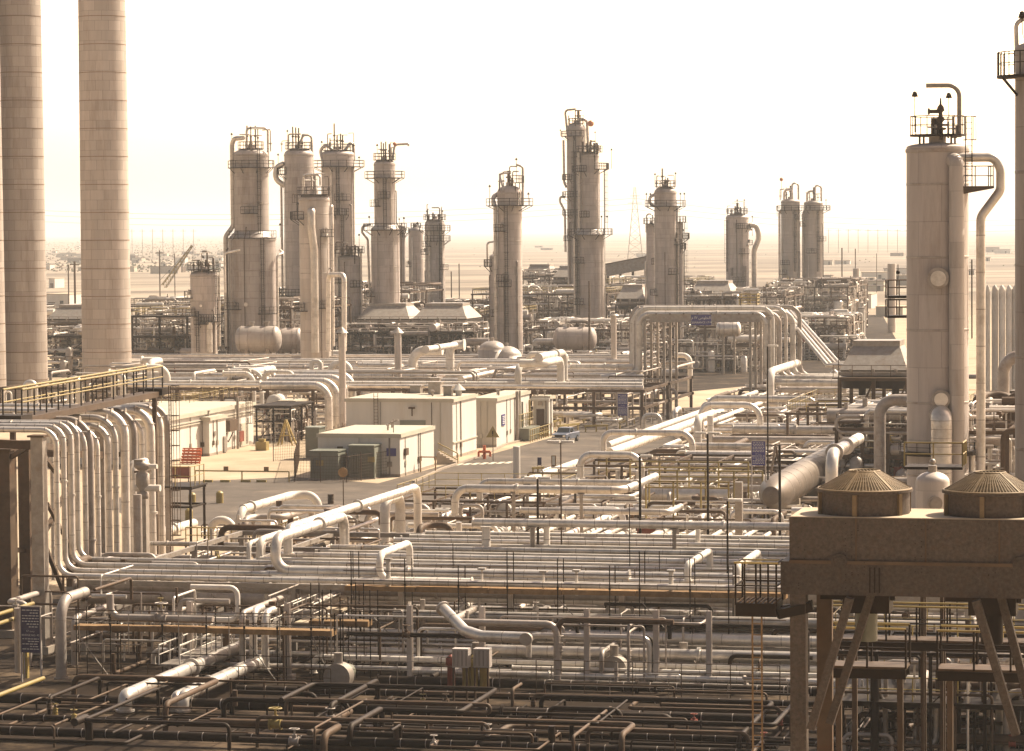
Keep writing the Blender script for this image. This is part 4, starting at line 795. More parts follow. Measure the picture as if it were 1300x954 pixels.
# crane, masts, pylon, far things
def boom(label, p0, p1, w=1.2, m='yellow'):
    T = Thing('crane', label, 'crane', V((p0.x, p0.y, 0))); d = (p1 - p0).normalized(); sdv = d.cross(A).normalized(); L = (p1 - p0).length; n = 14; mb = MB()
    cs = [sdv * w / 2 * i + A * w / 2 * j for i, j in ((-1, -1), (1, -1), (1, 1), (-1, 1))]
    for c in cs: mb.bar(p0 + c, p1 + c * .3, .14)
    for k in range(n):
        f0, f1 = k / n, (k + 1) / n; q0 = p0.lerp(p1, f0); q1 = p0.lerp(p1, f1)
        for i in range(4): mb.bar(q0 + cs[i] * (1 - .7 * f0), q1 + cs[(i + 1) % 4] * (1 - .7 * f1), .08)
    T.part('boom', mb, m); mb = MB(); mb.bar(p0 + Z * 3 - d * 2, p1, .06); mb.bar(p1, p1 - Z * 8, .05); T.part('cable', mb, 'dark')
    g = V((p0.x, p0.y, 0)); mb = MB(); mb.box(g + Z * 2.6, (5, 3.4, 2.6)); mb.box(g + Z * 3.2 - B * 1.2, (1.8, 3.7, 2.2)); T.part('cab', mb, m)
    mb = MB(); mb.box(g + Z * .7 + A * 1.5, (5.5, .9, 1.4)); mb.box(g + Z * .7 - A * 1.5, (5.5, .9, 1.4)); T.part('track', mb, 'dark')
boom('lattice boom crane in the haze left of the stepped towers', P(208, 364, 600), P(244, 312, 600))
def lattice(label, x, yt, D, wb=7., group=None):
    b = P(x, 350, D); b = V((b.x, b.y, 0)); zt = P(x, yt, D).z; T = Thing('lattice_pylon', label, 'pylon', b, group); mb = MB(); n = 9; X = V((1, 0, 0)); Y = V((0, 1, 0)); lv = []
    for k in range(n + 1):
        f = k / n; ww = wb * (1 - f) ** 1.1 * .5 + .7; lv.append([b + X * ww * i + Y * ww * j + Z * (zt * (1 - (1 - f) ** 1.15 if False else f)) for i, j in ((-1, -1), (1, -1), (1, 1), (-1, 1))])
    for k in range(n):
        for i in range(4): mb.bar(lv[k][i], lv[k + 1][i], .3); mb.bar(lv[k][i], lv[k + 1][(i + 1) % 4], .13); mb.bar(lv[k][(i + 1) % 4], lv[k + 1][i], .13); mb.bar(lv[k + 1][i], lv[k + 1][(i + 1) % 4], .2)
    T.part('mast', mb, 'galv')
    for k, f in enumerate((.78, .88)): mb = MB(); mb.bar(b + Z * zt * f - X * (6 - k * 2), b + Z * zt * f + X * (6 - k * 2), .4); T.part('cross_arm', mb, 'galv')
    return b, zt
lattice('tall lattice transmission pylon fading in the haze right of the tallest tower', 806.5, 238, 1950, 11)
for i in range(16):
    x = 1052 + i * 12.5 if i < 9 else 168 + (i - 9) * 13; D = 2300; b = P(x, 330, D); b = V((b.x, b.y, 0)); zt = P(x, 291, D).z; mb = MB(); mb.cyl(b, b + Z * zt, .32, 6); mb.bar(b + Z * (zt * .93) - B * 3, b + Z * (zt * .93) + B * 3, .3)
    single('line_pole', f'{LORD[i if i < 9 else i - 9]} faint power line pole from the left, ' + ('far left of the huge pale tower' if i < 9 else 'far right of the tall chimney'), 'pole', mb, 'galv', 'far poles of one line ' + ('on the right' if i < 9 else 'on the left'))
for i, (ya, yb) in enumerate(((262, 268), (268, 275), (276, 282))):
    mb = MB(); a = P(-60, ya, 1750); b = P(806, yb - 16, 1750); c = P(1400, yb + 6, 1750)
    for p, q in ((a, b), (b, c)):
        pts = [p.lerp(q, k / 16) - Z * (9 * 4 * (k / 16) * (1 - k / 16)) for k in range(17)]; mb.tube(pts, .12, 4, caps=False)
    single('power_cable', f'{["top", "middle", "bottom"][i]} of three faint power cables sagging across the sky', 'cable', mb, 'galv', 'power cables')
for i, (x, yt, yb, D, r, nm) in enumerate(((95, 332, 384, 620, .28, 'wooden utility pole with cross arm between the chimneys'), (87, 336, 370, 700, .2, 'thin pole left of the wooden utility pole between the chimneys'), (203, 318, 366, 700, .18, 'thin lamp mast behind the dark process block'), (222, 322, 366, 720, .14, 'thinnest mast near the crane'), (1069, 315, 366, 700, .2, 'left thin mast right of the hazy twin towers'), (1086, 316, 350, 720, .16, 'right thin mast beyond the hazy twin towers'), (1113, 322, 350, 800, .12, 'faint mast nearest the huge pale tower'), (1087, 341, 375, 620, .9, 'thick stub post in front of the desert right of the twin towers'), (1132, 335, 372, 560, 1.0, 'thick stub post beside the landing of the huge tower'), (583, 335, 372, 640, .15, 'thin pole on the sand left of the lone middle tower'), (573, 345, 380, 600, .15, 'short thin pole on the sand right of the cluttered tower'))):
    b = P(x, 360, D); b = V((b.x, b.y, 0)); zt = P(x, yt, D).z; mb = MB(); mb.cyl(b, b + Z * zt, r, 8)
    if i in (0, 2): mb.bar(b + Z * (zt - .8) - B * 1.3, b + Z * (zt - .8) + B * 1.3, .25)
    single('mast', nm, 'mast', mb, 'steel' if r < .5 else 'clad2')
q = P(1142, 385, 152); 
# landing on the left of the huge tower
T = Thing('side_landing', 'small double landing hanging left of the huge pale tower', 'platform', P(1142, 400, 152))
for y in (377, 402):
    c = P(1140, y, 152); mb = MB(); mb.box(c, (1.5, 1.6, .16), (V((1, 0, 0)), V((0, 1, 0)), Z)); T.part('floor', mb, 'dark'); mb = MB(); rail(mb, [c + V((x_, y_, .08)) for x_, y_ in ((.7, -.75), (-.7, -.75), (-.7, .75), (.7, .75))], 1.0, .8, .035); T.part('railing', mb, 'steel')
mb = MB(); a_ = P(1140, 374, 152); mb.cyl(a_, P(1140, 336, 152), .03, 6); mb.ball(P(1140, 346, 152), .14); T.part('lamp_mast', mb, 'dark')
# white/pale sheds and stack on the right mid distance
def block(name, label, x, ybase, wpx, hpx, la, m='white', roof='roof', cat='building', ax_=B, extra=None, z0=0, group=None, parapet=.25):
    """x,ybase = screen spot of the near left ground corner"""
    o = G(x, ybase, z0); s = S(o); lb = wpx / s; h = hpx / s; T = Thing(name, label, cat, o, group)
    mb = MB(); mb.box(o + ax_ * lb / 2 + A * la / 2 + Z * h / 2, (lb, la, h), (ax_, A, Z)); T.part('wall', mb, m)
    mb = MB(); mb.box(o + ax_ * lb / 2 + A * la / 2 + Z * (h + .09), (lb + .3, la + .3, .18), (ax_, A, Z)); T.part('roof', mb, roof)
    if extra: extra(T, o, lb, h, s)
    return T
def door_win(doors=(), wins=()):
    def f(T, o, lb, h, s):
        for k, (fr, w_, h_) in enumerate(doors): mb = MB(); mb.box(o + B * lb * fr - A * .02 + Z * h_ / 2, (w_, .12, h_)); T.part('door', mb, 'steel')
        for fr, z, w_, h_ in wins: mb = MB(); mb.box(o + B * lb * fr - A * .02 + Z * z, (w_, .1, h_)); T.part('window', mb, 'glass')
    return f
block('small_building', 'cream windowless block building with a dark door below the twin towers, right of the portal', 1050, 452, 34, 34, 10, 'cream', extra=door_win(((.3, 1.4, 2.6),)))
block('small_building', 'white flat-roofed building edge-on to the desert beyond the cream block', 1076, 392, 30, 18, 16, 'white', extra=door_win((), ((.4, 2.5, 1.2, 1.), (.7, 2.5, 1.2, 1.))))
block('small_building', 'long low pale shed far right of the twin towers by the huge tower', 1112, 402, 34, 12, 12, 'cream', extra=door_win(((.5, 2, 2.6),)))
block('small_building', 'white building with a lit side wall between the two chimneys', 56, 396, 34, 22, 20, 'white', extra=door_win(((.3, 2.4, 3.),), ((.7, 3, 1.2, 1.),)))
block('small_building', 'small bright shed behind the white building between the chimneys', 62, 366, 8, 12, 12, 'white', extra=door_win(((.5, 1.5, 2.2),)))
q = G(1094, 446, 0); q2 = V((q.x, q.y, 0)); s = S(q); T = Thing('white_stack', 'short bright white stack standing before the cream block building', 'stack', q2); mb = MB(); mb.lathe([(.95, 0), (.95, 2.8), (.72, 2.82), (.72, PW(1094, 391, q.y).z)], q2, 20, smooth=False); T.part('tube', mb, 'white'); mb = MB(); mb.cyl(q2 + Z * (PW(1094, 391, q.y).z - .2), q2 + Z * (PW(1094, 391, q.y).z + .1), .8, 18); T.part('rim', mb, 'galv')
o, lb = corner(768, 832, 620, 8, 345); zt = P(800, 333, 620).z; T = Thing('conveyor_gallery', 'long raised gallery sloping gently up toward the straight grey tower', 'gallery', o); mb = MB(); mb.bar(o + Z * (zt - 2.2) + A * 4, o + B * lb + Z * (zt + .2) + A * 4, 6, 3); T.part('wall', mb, 'galv'); mb = MB(); mb.bar(o + Z * (zt - .5) + A * 4, o + B * lb + Z * (zt + 1.9) + A * 4, 7, .3); T.part('roof', mb, 'steel')
for k in range(5): mb = MB(); q = o + B * (lb * k / 4) + A * 4; mb.bar(q, q + Z * (zt - 3 + .6 * k), .6); T.part('trestle', mb, 'steel')
# far settlement and tank farm
R_ = random.Random(11)
for i in range(88):
    if i < 60: x = R_.uniform(52, 300); y = R_.uniform(303, 348)
    else: x = R_.uniform(1030, 1330); y = R_.uniform(318, 372)
    if i > 84: x = R_.uniform(560, 1000); y = R_.uniform(312, 330)
    p = G(x, y, 0); sc_ = R_.uniform(.6, 1.6); L_, W_, h = R_.uniform(6, 14) * sc_, R_.uniform(5, 9), R_.uniform(2., 3.2) * sc_; wm = R_.choice(('cream', 'white', 'steel', 'galv')); T = Thing('far_house', '%s %s %s hut of the hazy settlement ' % ('squat' if h < 2.4 else 'low' if h < 3.6 else 'tall', 'tiny' if L_ < 8 else 'short' if L_ < 12 else 'long', {'cream': 'cream', 'white': 'white', 'steel': 'brown', 'galv': 'grey'}[wm]) + ('beyond the chimneys' if i < 60 else 'right of the towers' if i <= 84 else 'below the sea haze'), 'house', p, 'far huts')
    mb = MB(); mb.box(p + Z * h / 2, (L_, W_, h)); T.part('wall', mb, wm); mb = MB(); mb.box(p + Z * (h + .15), (L_ + .5, W_ + .5, .3)); T.part('roof', mb, R_.choice(('roof', 'steel')))
    mb = MB(); mb.box(p + Z * 1.1 - A * W_ / 2 + B * L_ * .2, (1.4, .2, 2.2)); T.part('door', mb, 'dark')
mb = MB()
for i in range(2600):
    x = R_.uniform(40, 310) if i % 9 else R_.uniform(310, 1330); y = 300 + 46 * R_.random() ** 1.4; p = G(x, y, 0); rr = R_.uniform(.4, 1.2) * (1 + 6 / (y - 296)) * (.5 if x > 310 else 1); mb.m = R_.choice((0, 0, 1))
    n = 5; a0 = R_.uniform(0, 3); base = [p + V((math.cos(a0 + k * 2 * PI / n) * rr * R_.uniform(.7, 1.2), math.sin(a0 + k * 2 * PI / n) * rr, 0)) for k in range(n)]; top = [p + (b - p) * .55 + Z * rr * R_.uniform(.6, 1.1) for b in base]
    mb.add(base + top + [p + Z * rr * 1.2], [(k, (k + 1) % n, n + (k + 1) % n, n + k) for k in range(n)] + [(n + k, n + (k + 1) % n, 2 * n) for k in range(n)])
o_ = mb.make('desert_scrub', ['leaf', 'bark']); props(o_, 'low dark scrub scattered over the far desert', 'scrub', kind='stuff')
# ------------------------------------------------------------------ foreground pipe rack and its risers
FR = 4.8
rows = [(742, 7.5, 110), (735, 7.5, 110), (727.5, 8, 110), (720, 7, 110), (714.5, 4, 330), (709, 7.5, 345), (703.5, 3.5, 400), (698.5, 7, 420), (693, 4, 500), (688, 6, 500), (683, 5, 520), (731.5, 3, 330), (738.5, 3.2, 345), (724, 3, 340), (678, 5, 540)]
xl = [(74, 560), (83, 556), (92, 553), (100, 551)]
for i, (y, d, x0) in enumerate(rows):
    c = G(650, y, FR + .1); s = S(c); r = d / s
    e = move_to(c, B, px=1380)
    if i < 4:
        v = move_to(c, B, px=xl[i][0]); top = move_to(v, Z, py=xl[i][1] - 14); pts = [e, v, top, move_to(top, B, px=-60)]
        pipe(f'{ORD[i]} of four bright pipes turning from the front rack up to the left bridge', 0, pts, dm=r, R=.95, m='jacket', group='bright pipes turning up at the left bridge')
    else:
        pipe(f'{ORD[i - 4]} of the plain straight pipes behind the four bright front pipes', 0, [move_to(c, B, px=x0), e], dm=r, m=('paintpipe', 'jacket')[i % 2], group='plain straight pipes of the front rack')
# further risers of the left bridge, coming down behind
for i, (x, yt, yb, d) in enumerate(((107, 537, 712, 7), (114, 533, 712, 9), (146, 530, 716, 7.5), (158, 524, 716, 11), (170, 522, 716, 8), (191, 521, 660, 11), (203, 517, 662, 9), (212, 515, 664, 8))):
    D = 150 + i * 4.2; t = P(x, yt, D); q = [P(x, yb + 30, D), t, move_to(t, B, px=(-60 if i < 5 else 118 + 10 * (i - 5)))]; q[0] = V((t.x, t.y, .3))
    if i >= 5: q.append(q[-1] - A * 5)
    pipe(f'{LORD[i]} big riser pipe of the left bridge from the left, bent over at its top', 0, q, dm=d / S(t), R=1.6, m=('jacket', 'jacket2')[i % 3 == 1], group='big riser pipes of the left bridge')
for i, (y, d) in enumerate(((533, 9), (522, 8), (516, 7), (541, 8))):
    c = P(0, y, 158 + i * 5 if i < 3 else 147); pipe(f'{["second", "third", "rear", "front"][i]} level pipe lying across the top of the left bridge', 0, [move_to(c, B, px=-80), move_to(c, B, px=(60, 90, 130, 40)[i])], dm=d / S(c), m='jacket', group='level pipes on the left bridge')
# bridge towers: fat box posts
for i, (x, yt, w, D) in enumerate(((49, 555, 16, 140), (32, 562, 15, 152), (7, 572, 17, 146), (88, 560, 10, 160), (128, 545, 12, 165), (181, 600, 12, 160))):
    t = P(x, yt, D); b = V((t.x, t.y, 0)); s = S(t); T = Thing('bridge_post', f'{["tallest, nearest", "second", "leftmost", "slim", "rearmost", "short"][i]} fat box-section steel post under the left pipe bridge', 'post', b)
    mb = MB(); mb.box(b + Z * t.z / 2, (w / s, w / s, t.z)); T.part('shaft', mb, 'steel' if i in (1, 2) else 'galv'); mb = MB(); mb.box(b + Z * .25, (w / s * 1.8, w / s * 1.8, .5)); T.part('footing', mb, 'concrete'); mb = MB(); mb.box(b + Z * (t.z + .06), (w / s * 1.4, w / s * 1.4, .12)); T.part('cap_plate', mb, 'steel')
T = Thing('bridge_gantry', 'steel cross beams and braces tying the posts of the left pipe bridge', 'steel structure', P(40, 700, 146))
for i, (x0, y0, D0, x1, y1, D1, w) in enumerate(((-40, 562, 140, 56, 566, 140, .5), (-40, 572, 152, 130, 578, 165, .5), (50, 566, 140, 90, 572, 160, .4), (52, 575, 141, 80, 612, 158, .25), (56, 690, 142, 84, 760, 158, .25), (86, 620, 158, 50, 690, 143, .25), (-20, 600, 150, 50, 560, 142, .25), (-40, 690, 148, 34, 700, 152, .3), (60, 640, 142, 92, 700, 160, .2))):
    mb = MB(); mb.bar(P(x0, y0, D0), P(x1, y1, D1), w); T.part('brace' if i > 2 else 'beam', mb, 'steel')
# walkway with yellow handrails above the bridge
w0 = P(18, 530, 150); w1 = P(183, 494, 205); d = (w1 - w0); T = Thing('walkway', 'long inclined-looking steel walkway with yellow handrails over the left pipe bridge', 'walkway', w0)
w1 = V((w1.x, w1.y, w0.z)); 
w0 = G(16, 530, 13.4); w1 = move_to(w0, A, px=200); w1 = G(196, 495, 13.4); dd = (w1 - w0).normalized(); sdw = dd.cross(Z)
mb = MB(); mb.bar(w0 - Z * .15, w1 - Z * .15, 1.3, .14); mb.bar(w0 + sdw * .6 - Z * .3, w1 + sdw * .6 - Z * .3, .12, .35); T.part('deck', mb, 'steel')
for k in (-1, 1):
    mb = MB(); L = (w1 - w0).length; n = 13
    for i in range(n + 1): q = w0.lerp(w1, i / n) + sdw * .62 * k; mb.bar(q, q + Z * 1.75, .085)
    mb.m = 1; q0, q1 = w0 + sdw * .62 * k, w1 + sdw * .62 * k; mb.cyl(q0 + Z * 1.75, q1 + Z * 1.75, .075, 8); mb.cyl(q0 + Z * .95, q1 + Z * .95, .05, 8); T.part('handrail', mb, ['dark', 'yellow'])
for q in (w0, w1):
    mb = MB(); mb.box(q - Z * .1, (1.9, 1.9, .5)); T.part('landing', mb, 'dark')
    mb = MB(); mb.bar(q - Z * 13, q - Z * .3, .3); T.part('leg', mb, 'steel')
mb = MB(); ladder(mb, w1 + B * 1.2 - Z * 13, w1 + B * 1.2 + Z * .3, B, cage=True); T.part('ladder', mb, 'steel')
for i in range(5): # yellow rails beyond, on equipment
    a = G(205 + 13 * i, 514 - 2.5 * i, 4.8); mb = MB(); rail(mb, [a, a + B * 3.5, a + B * 3.5 + A * 3], 1.1, 1.6, .035, 5); single('guard_rail', f'{ORD[i]} short yellow guard rail in the cluster right of the bridge walkway', 'railing', mb, 'yellow', 'yellow guard rails right of the walkway')
# front rack structure
o = G(650, 748, 4.4); o = V((o.x, o.y, 0)); a = move_to(V((*o.xy, 4.4)), B, px=106); lb = (move_to(V((*o.xy, 4.4)), B, px=1380) - a).length; o = V((a.x, a.y, 0))
frame('long steel rack carrying the bright pipes across the front of the plant', o, lb, 30, (2.3, 4.45), 9, 3, .32, 'galv', brace=False, name='pipe_rack')
a_ = move_to(o, B, px=520); mb = MB(); L_ = (o + B * lb - a_).length; mb.box(a_ + B * L_ / 2 + A * 15 + Z * 4.2, (L_, 30, .08)); pass
# lower pipes of the front rack
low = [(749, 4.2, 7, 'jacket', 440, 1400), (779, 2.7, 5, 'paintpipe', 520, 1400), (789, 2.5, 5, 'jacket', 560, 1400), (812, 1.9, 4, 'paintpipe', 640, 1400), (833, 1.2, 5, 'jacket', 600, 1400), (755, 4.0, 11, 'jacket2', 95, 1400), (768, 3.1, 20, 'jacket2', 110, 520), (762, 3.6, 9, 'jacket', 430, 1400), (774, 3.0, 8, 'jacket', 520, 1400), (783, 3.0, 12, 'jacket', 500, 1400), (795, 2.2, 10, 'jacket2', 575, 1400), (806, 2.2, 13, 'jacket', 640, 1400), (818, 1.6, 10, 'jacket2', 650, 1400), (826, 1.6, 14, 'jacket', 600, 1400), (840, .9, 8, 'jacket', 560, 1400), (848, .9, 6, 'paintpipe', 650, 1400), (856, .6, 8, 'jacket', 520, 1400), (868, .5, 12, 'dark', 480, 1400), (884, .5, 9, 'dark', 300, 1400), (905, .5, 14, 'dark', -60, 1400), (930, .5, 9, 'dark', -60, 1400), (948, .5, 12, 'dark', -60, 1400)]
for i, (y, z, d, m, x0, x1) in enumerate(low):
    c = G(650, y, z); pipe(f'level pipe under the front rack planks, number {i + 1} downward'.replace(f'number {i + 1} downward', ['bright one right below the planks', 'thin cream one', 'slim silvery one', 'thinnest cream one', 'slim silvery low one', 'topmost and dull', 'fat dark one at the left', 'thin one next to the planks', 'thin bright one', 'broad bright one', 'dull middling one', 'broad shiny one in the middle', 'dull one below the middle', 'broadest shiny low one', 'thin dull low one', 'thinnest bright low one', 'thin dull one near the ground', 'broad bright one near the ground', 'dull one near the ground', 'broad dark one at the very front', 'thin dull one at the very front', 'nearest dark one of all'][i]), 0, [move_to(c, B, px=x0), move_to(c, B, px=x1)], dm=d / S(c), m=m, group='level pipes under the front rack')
# hooks and loops standing out of the front rack
pipe('fat bright pipe loop rising from the front rack left of the middle', 14, (800, 733, 5.1), ('bx', 350), ('zy', 684), ('ax', 437), ('z', 5.2), R=1.3, m='jacket')
pipe('fat bright pipe running away behind the front loop toward the road', 12, (366, 704, 5.1), ('zy', 671), ('ax', 530), ('z', 2), R=1.0, m='jacket')
pipe('rounded square pipe hoop in the front rack near the scaffold', 9.5, (600, 739, 4.9), ('bx', 482), ('zy', 704), ('ax', 520), ('z', 4.9), R=.9, m='paintpipe')
pipe('tall arching pipe hoop behind the front rack, left of centre', 13, (489, 692, 3.), ('zy', 636), ('ax', 508), ('z', 2.6), R=1.0, m='paintpipe')
pipe('slim upright elbow pipe left of the fat bright loop, outer one', 6, (316, 716, 4.2), ('zy', 690), ('ax', 350), m='paintpipe', R=.5)
pipe('slim upright elbow pipe left of the fat bright loop, inner one', 9, (330, 714, 4.2), ('zy', 686), ('ax', 356), m='paintpipe', R=.8)
pipe('long crooked pipe arching over the sand at the left', 11, (304, 694, 1.), ('zy', 648), ('ax', 372), ('bx', 404), ('z', 1.), R=1.6, m='paintpipe', legs=[(1, .25)])
pipe('low arch pipe standing on the sand left of the crooked pipe', 10, (268, 694, .6), ('zy', 660), ('bx', 296), ('z', .6), R=1.6, m='paintpipe')
pipe('short slanting pipe behind the crooked pipe at the left', 10, (337, 668, 2.4), ('ax', 376), ('z', .5), m='paintpipe', R=.8)
pipe('big pale pipe half hidden low behind the yellow-railed platform', 12, (192, 680, 1.2), ('ax', 246), m='paintpipe')
pipe('level pipe behind the front rack under the yellow railing, upper one', 6, (185, 690, 3.4), ('bx', 318), m='jacket')
pipe('level pipe behind the front rack under the yellow railing, lower one', 7, (122, 706, 3.0), ('bx', 318), m='jacket2')
pipe('long level pipe on posts crossing the middle in front of the loops', 10, (600, 663, 6.4), ('bx', 1120), m='jacket', legs=[(0, .15), (0, .5), (0, .8)])
pipe('thick downturned pipe end with a flange under the long level pipe, left', 11, (617, 668, 6.2), ('z', 2.8), m='paintpipe', flg=[(0, .55), (0, .8)])
pipe('thick downturned pipe end under the long level pipe, right', 8, (694, 667, 6.2), ('z', 4.4), ('ax', 690), m='paintpipe', R=.6)
pipe('bright crank pipe with a long level run before the road, front one', 10, (578, 655, 3.5), ('zy', 620), ('bx', 792), ('ax', 832), R=1.4, m='jacket', legs=[(1, .35), (1, .75)])
pipe('bright crank pipe with a long level run before the road, rear one', 8, (609, 640, 3.2), ('zy', 611), ('bx', 812), ('a', 4), R=1.2, m='jacket', legs=[(1, .3)])
pipe('level pipe with a square end in front of the yellow barrier rails', 8, (660, 648, 3), ('bx', 850), ('a', 5), m='jacket')
pipe('squared pipe hoop right of the road, lower one', 9, (737, 608, 2.5), ('zy', 577), ('bx', 814), ('z', .5), R=1.3, m='jacket')
pipe('squared pipe hoop right of the road, upper one', 8, (766, 574, 3), ('zy', 549), ('bx', 879), ('z', .5), R=1.3, m='jacket')
pipe('small upright pipe staple above the road beside the blue sign', 6, (817, 548, 1), ('zy', 527), ('bx', 838), ('z', 1), R=.7, m='jacket')
pipe('fat sunlit pipe running away beside the road, first from the left', 12, (590, 640, 1.6), ('ax', 732), m='paintpipe')
pipe('fat sunlit pipe running away beside the road, second from the left', 13, (640, 648, 2.2), ('ax', 735), m='paintpipe')
pipe('long sunlit pipe climbing the view toward the portal, first of three', 9, (770, 566, 3.2), ('ax', 960), m='paintpipe')
pipe('long sunlit pipe climbing the view toward the portal, second of three', 12, (772, 576, 2.8), ('ax', 985), m='paintpipe')
pipe('long sunlit pipe climbing the view toward the portal, third of three', 7, (860, 552, 3.2), ('ax', 1010), m='paintpipe')
pipe('white pipe bent upward then away beside the portal foot', 10, (978, 508, 3.5), ('zy', 472), ('ax', 1012), m='paintpipe', R=1.6)
pipe('arched pipe crossing right of the portal gap, rear', 8, (900, 530, 3.4), ('zy', 506), ('bx', 1040), ('z', 2), m='jacket', R=1.8)
pipe('arched pipe crossing right of the portal gap, front', 8, (890, 545, 3.2), ('zy', 514), ('bx', 965), ('z', 1), m='jacket', R=1.6)
pipe('level pipe pair under the slanting sunlit pipes, upper one', 6, (895, 528, 2.8), ('bx', 1000), ('z', .5), m='paintpipe')
pipe('level pipe pair under the slanting sunlit pipes, lower one', 7, (905, 540, 2.5), ('bx', 1060), m='jacket')
pipe('short fat elbow pipe by the triple sunlit pipes', 10, (886, 578, 1.2), ('zy', 532), ('ax', 905), m='paintpipe', R=1.)
pipe('short fat upright pipe by the triple sunlit pipes', 8, (902, 578, 1.2), ('zy', 528), m='paintpipe')
pipe('big bright elbow pipe with a collar above the left cooler fan', 16, (1056, 650, 8), ('zy', 577), ('ax', 1090), m='jacket', R=1.1, flg=[(1, .1)])
pipe('thick upright riser bending toward the huge tower', 15, (1117, 650, 1), ('zy', 508), ('bx', 1158), m='jacket2', R=1.5)
pipe('grey upright pipe right of the big hooked pipe', 15, (1274, 700, 2), ('zy', 452), ('bx', 1320), m='jacket2', R=1.4)
pipe('thick level pipe behind the right cooler fan', 17, (1232, 578, 8), ('bx', 1360), m='jacket2')
pipe('thin level pipe under the thick one behind the right cooler fan', 7, (1240, 596, 7), ('bx', 1360), m='paintpipe')
for i, (x0, x1, y, z, d, m) in enumerate(((870, 962, 577, 3.2, 9, 'jacket'), (880, 975, 584, 3., 8, 'jacket2'), (870, 960, 590, 2.6, 6, 'jacket'), (800, 905, 600, 2.6, 7, 'jacket'), (815, 925, 628, 2.4, 19, 'jacket'), (822, 970, 607, 2.6, 12, 'jacket2'), (880, 968, 566, 3.6, 8, 'jacket'), (700, 812, 634, 2.2, 8, 'paintpipe'), (770, 855, 643, 2, 7, 'paintpipe'), (905, 1060, 558, 3, 9, 'jacket2'), (930, 1060, 545, 3.4, 10, 'jacket'), (700, 815, 646, 2.4, 6, 'jacket'), (400, 560, 678, 3., 8, 'jacket2'), (430, 610, 686, 3.2, 6, 'jacket2'), (1000, 1080, 516, 3.4, 9, 'jacket'), (985, 1070, 486, 5, 9, 'jacket'), (990, 1075, 495, 5, 8, 'jacket2'))):
    pipe(['upper', 'middle', 'lower', 'slim', 'very broad', 'broad', 'pale', 'dusty', 'short', 'dull', 'wide', 'narrow', 'stained', 'thin', 'high', 'topmost', 'second highest'][i] + ' level cross pipe in the field of pipes between road and huge tower' if i not in (12, 13) else ['stained', 'thin'][i - 12] + ' level pipe lying just behind the tall arching hoop', d, (x0, y, z), ('bx', x1), m=m, group='level cross pipes in the right-hand pipe field')
# short parallel A-direction pipes lying on sleepers (sunlit ends)
R_ = random.Random(5)
for i in range(26):
    x = 600 + i * 15.5 + R_.uniform(-4, 4); y = R_.uniform(683, 692); c = G(x, y, R_.uniform(.5, 1.4)); d = R_.uniform(5, 11)
    pipe(f'{LORD[i]} stubby sunlit pipe from the left on the sleepers behind the front rack', 0, [c, c + A * R_.uniform(10, 26)], dm=d / S(c), m='paintpipe', group='stubby sunlit pipes on the sleepers')
for i in range(16):
    x = 900 + i * 9.4 + R_.uniform(-3, 3); y = R_.uniform(600, 660); c = G(x, y, R_.uniform(.4, 1.6)); pipe(f'{LORD[i]} slanting sunlit pipe from the left in the field by the lying cylinder', R_.uniform(5, 12), [c, c + A * R_.uniform(8, 30)], dm=R_.uniform(.2, .5), m='paintpipe', group='slanting pipes left of the lying cylinder')
# bottom left: big pipes running away
for i, (x, y, z, d, xe) in enumerate(((250, 845, 1.2, 17, 318), (290, 858, 1.0, 15, 328), (262, 866, .9, 11, 330))):
    pipe(f'{["widest", "second widest", "narrowest"][i]} of three pale pipes running away low under the rack at the bottom left', d, [move_to(G(x, y, z), A, py=884) - Z * .8, move_to(G(x, y, z), A, py=884), move_to(G(x, y, z), A, px=xe)], dm=d / S(G(x, y, z)), m='jacket', group='pale pipes low at the bottom left')
pipe('pair of upright grey pipes below the rack end, left one', 10, (322, 850, .5), ('zy', 776), ('a', 1.6), m='jacket', R=.7)
pipe('pair of upright grey pipes below the rack end, right one', 10, (337, 850, .5), ('zy', 779), ('a', 1.6), m='jacket', R=.7)
pipe('gooseneck pipe with elbow hanging below the front rack by the upright pair', 9, (420, 746, 4.1), ('bx', 339), ('z', 2.6), m='jacket', R=.9)
pipe('big pale elbow pipe coming down beside the blue bridge sign', 17, (108, 757, 4.4), ('ax', 108), ('bx', 76), ('z', 0), m='paintpipe', R=1.3) if False else pipe('big pale elbow pipe coming down beside the blue bridge sign', 14, (78, 862, .2), ('zy', 762), ('ax', 108), m='jacket2', R=1.3)
pipe('sloping pipe with collars diving into a wide header below the planks', 13, G(672, 812, 2) and [P(562, 772, 128), P(590, 801, 126), P(612, 808, 125), P(668, 810, 124)], dm=.6, m='jacket', R=.6)
c = P(669, 811, 123.9); mb = MB(); mb.cyl(c - A * .05, c + B * .0 - A * .35, .34, 20); single('blind_flange', 'round blind flange closing the end of the sloping collared pipe', 'flange', mb, 'galv')
pipe('small inverted U pipe below the planks, left one', 7, (582, 812, 1.5), ('zy', 774), ('ax', 606), m='paintpipe', R=.5)
pipe('small inverted U pipe below the planks, right one', 6, (652, 806, 1.8), ('zy', 776), ('ax', 675), ('z', 1.8), m='paintpipe', R=.5)
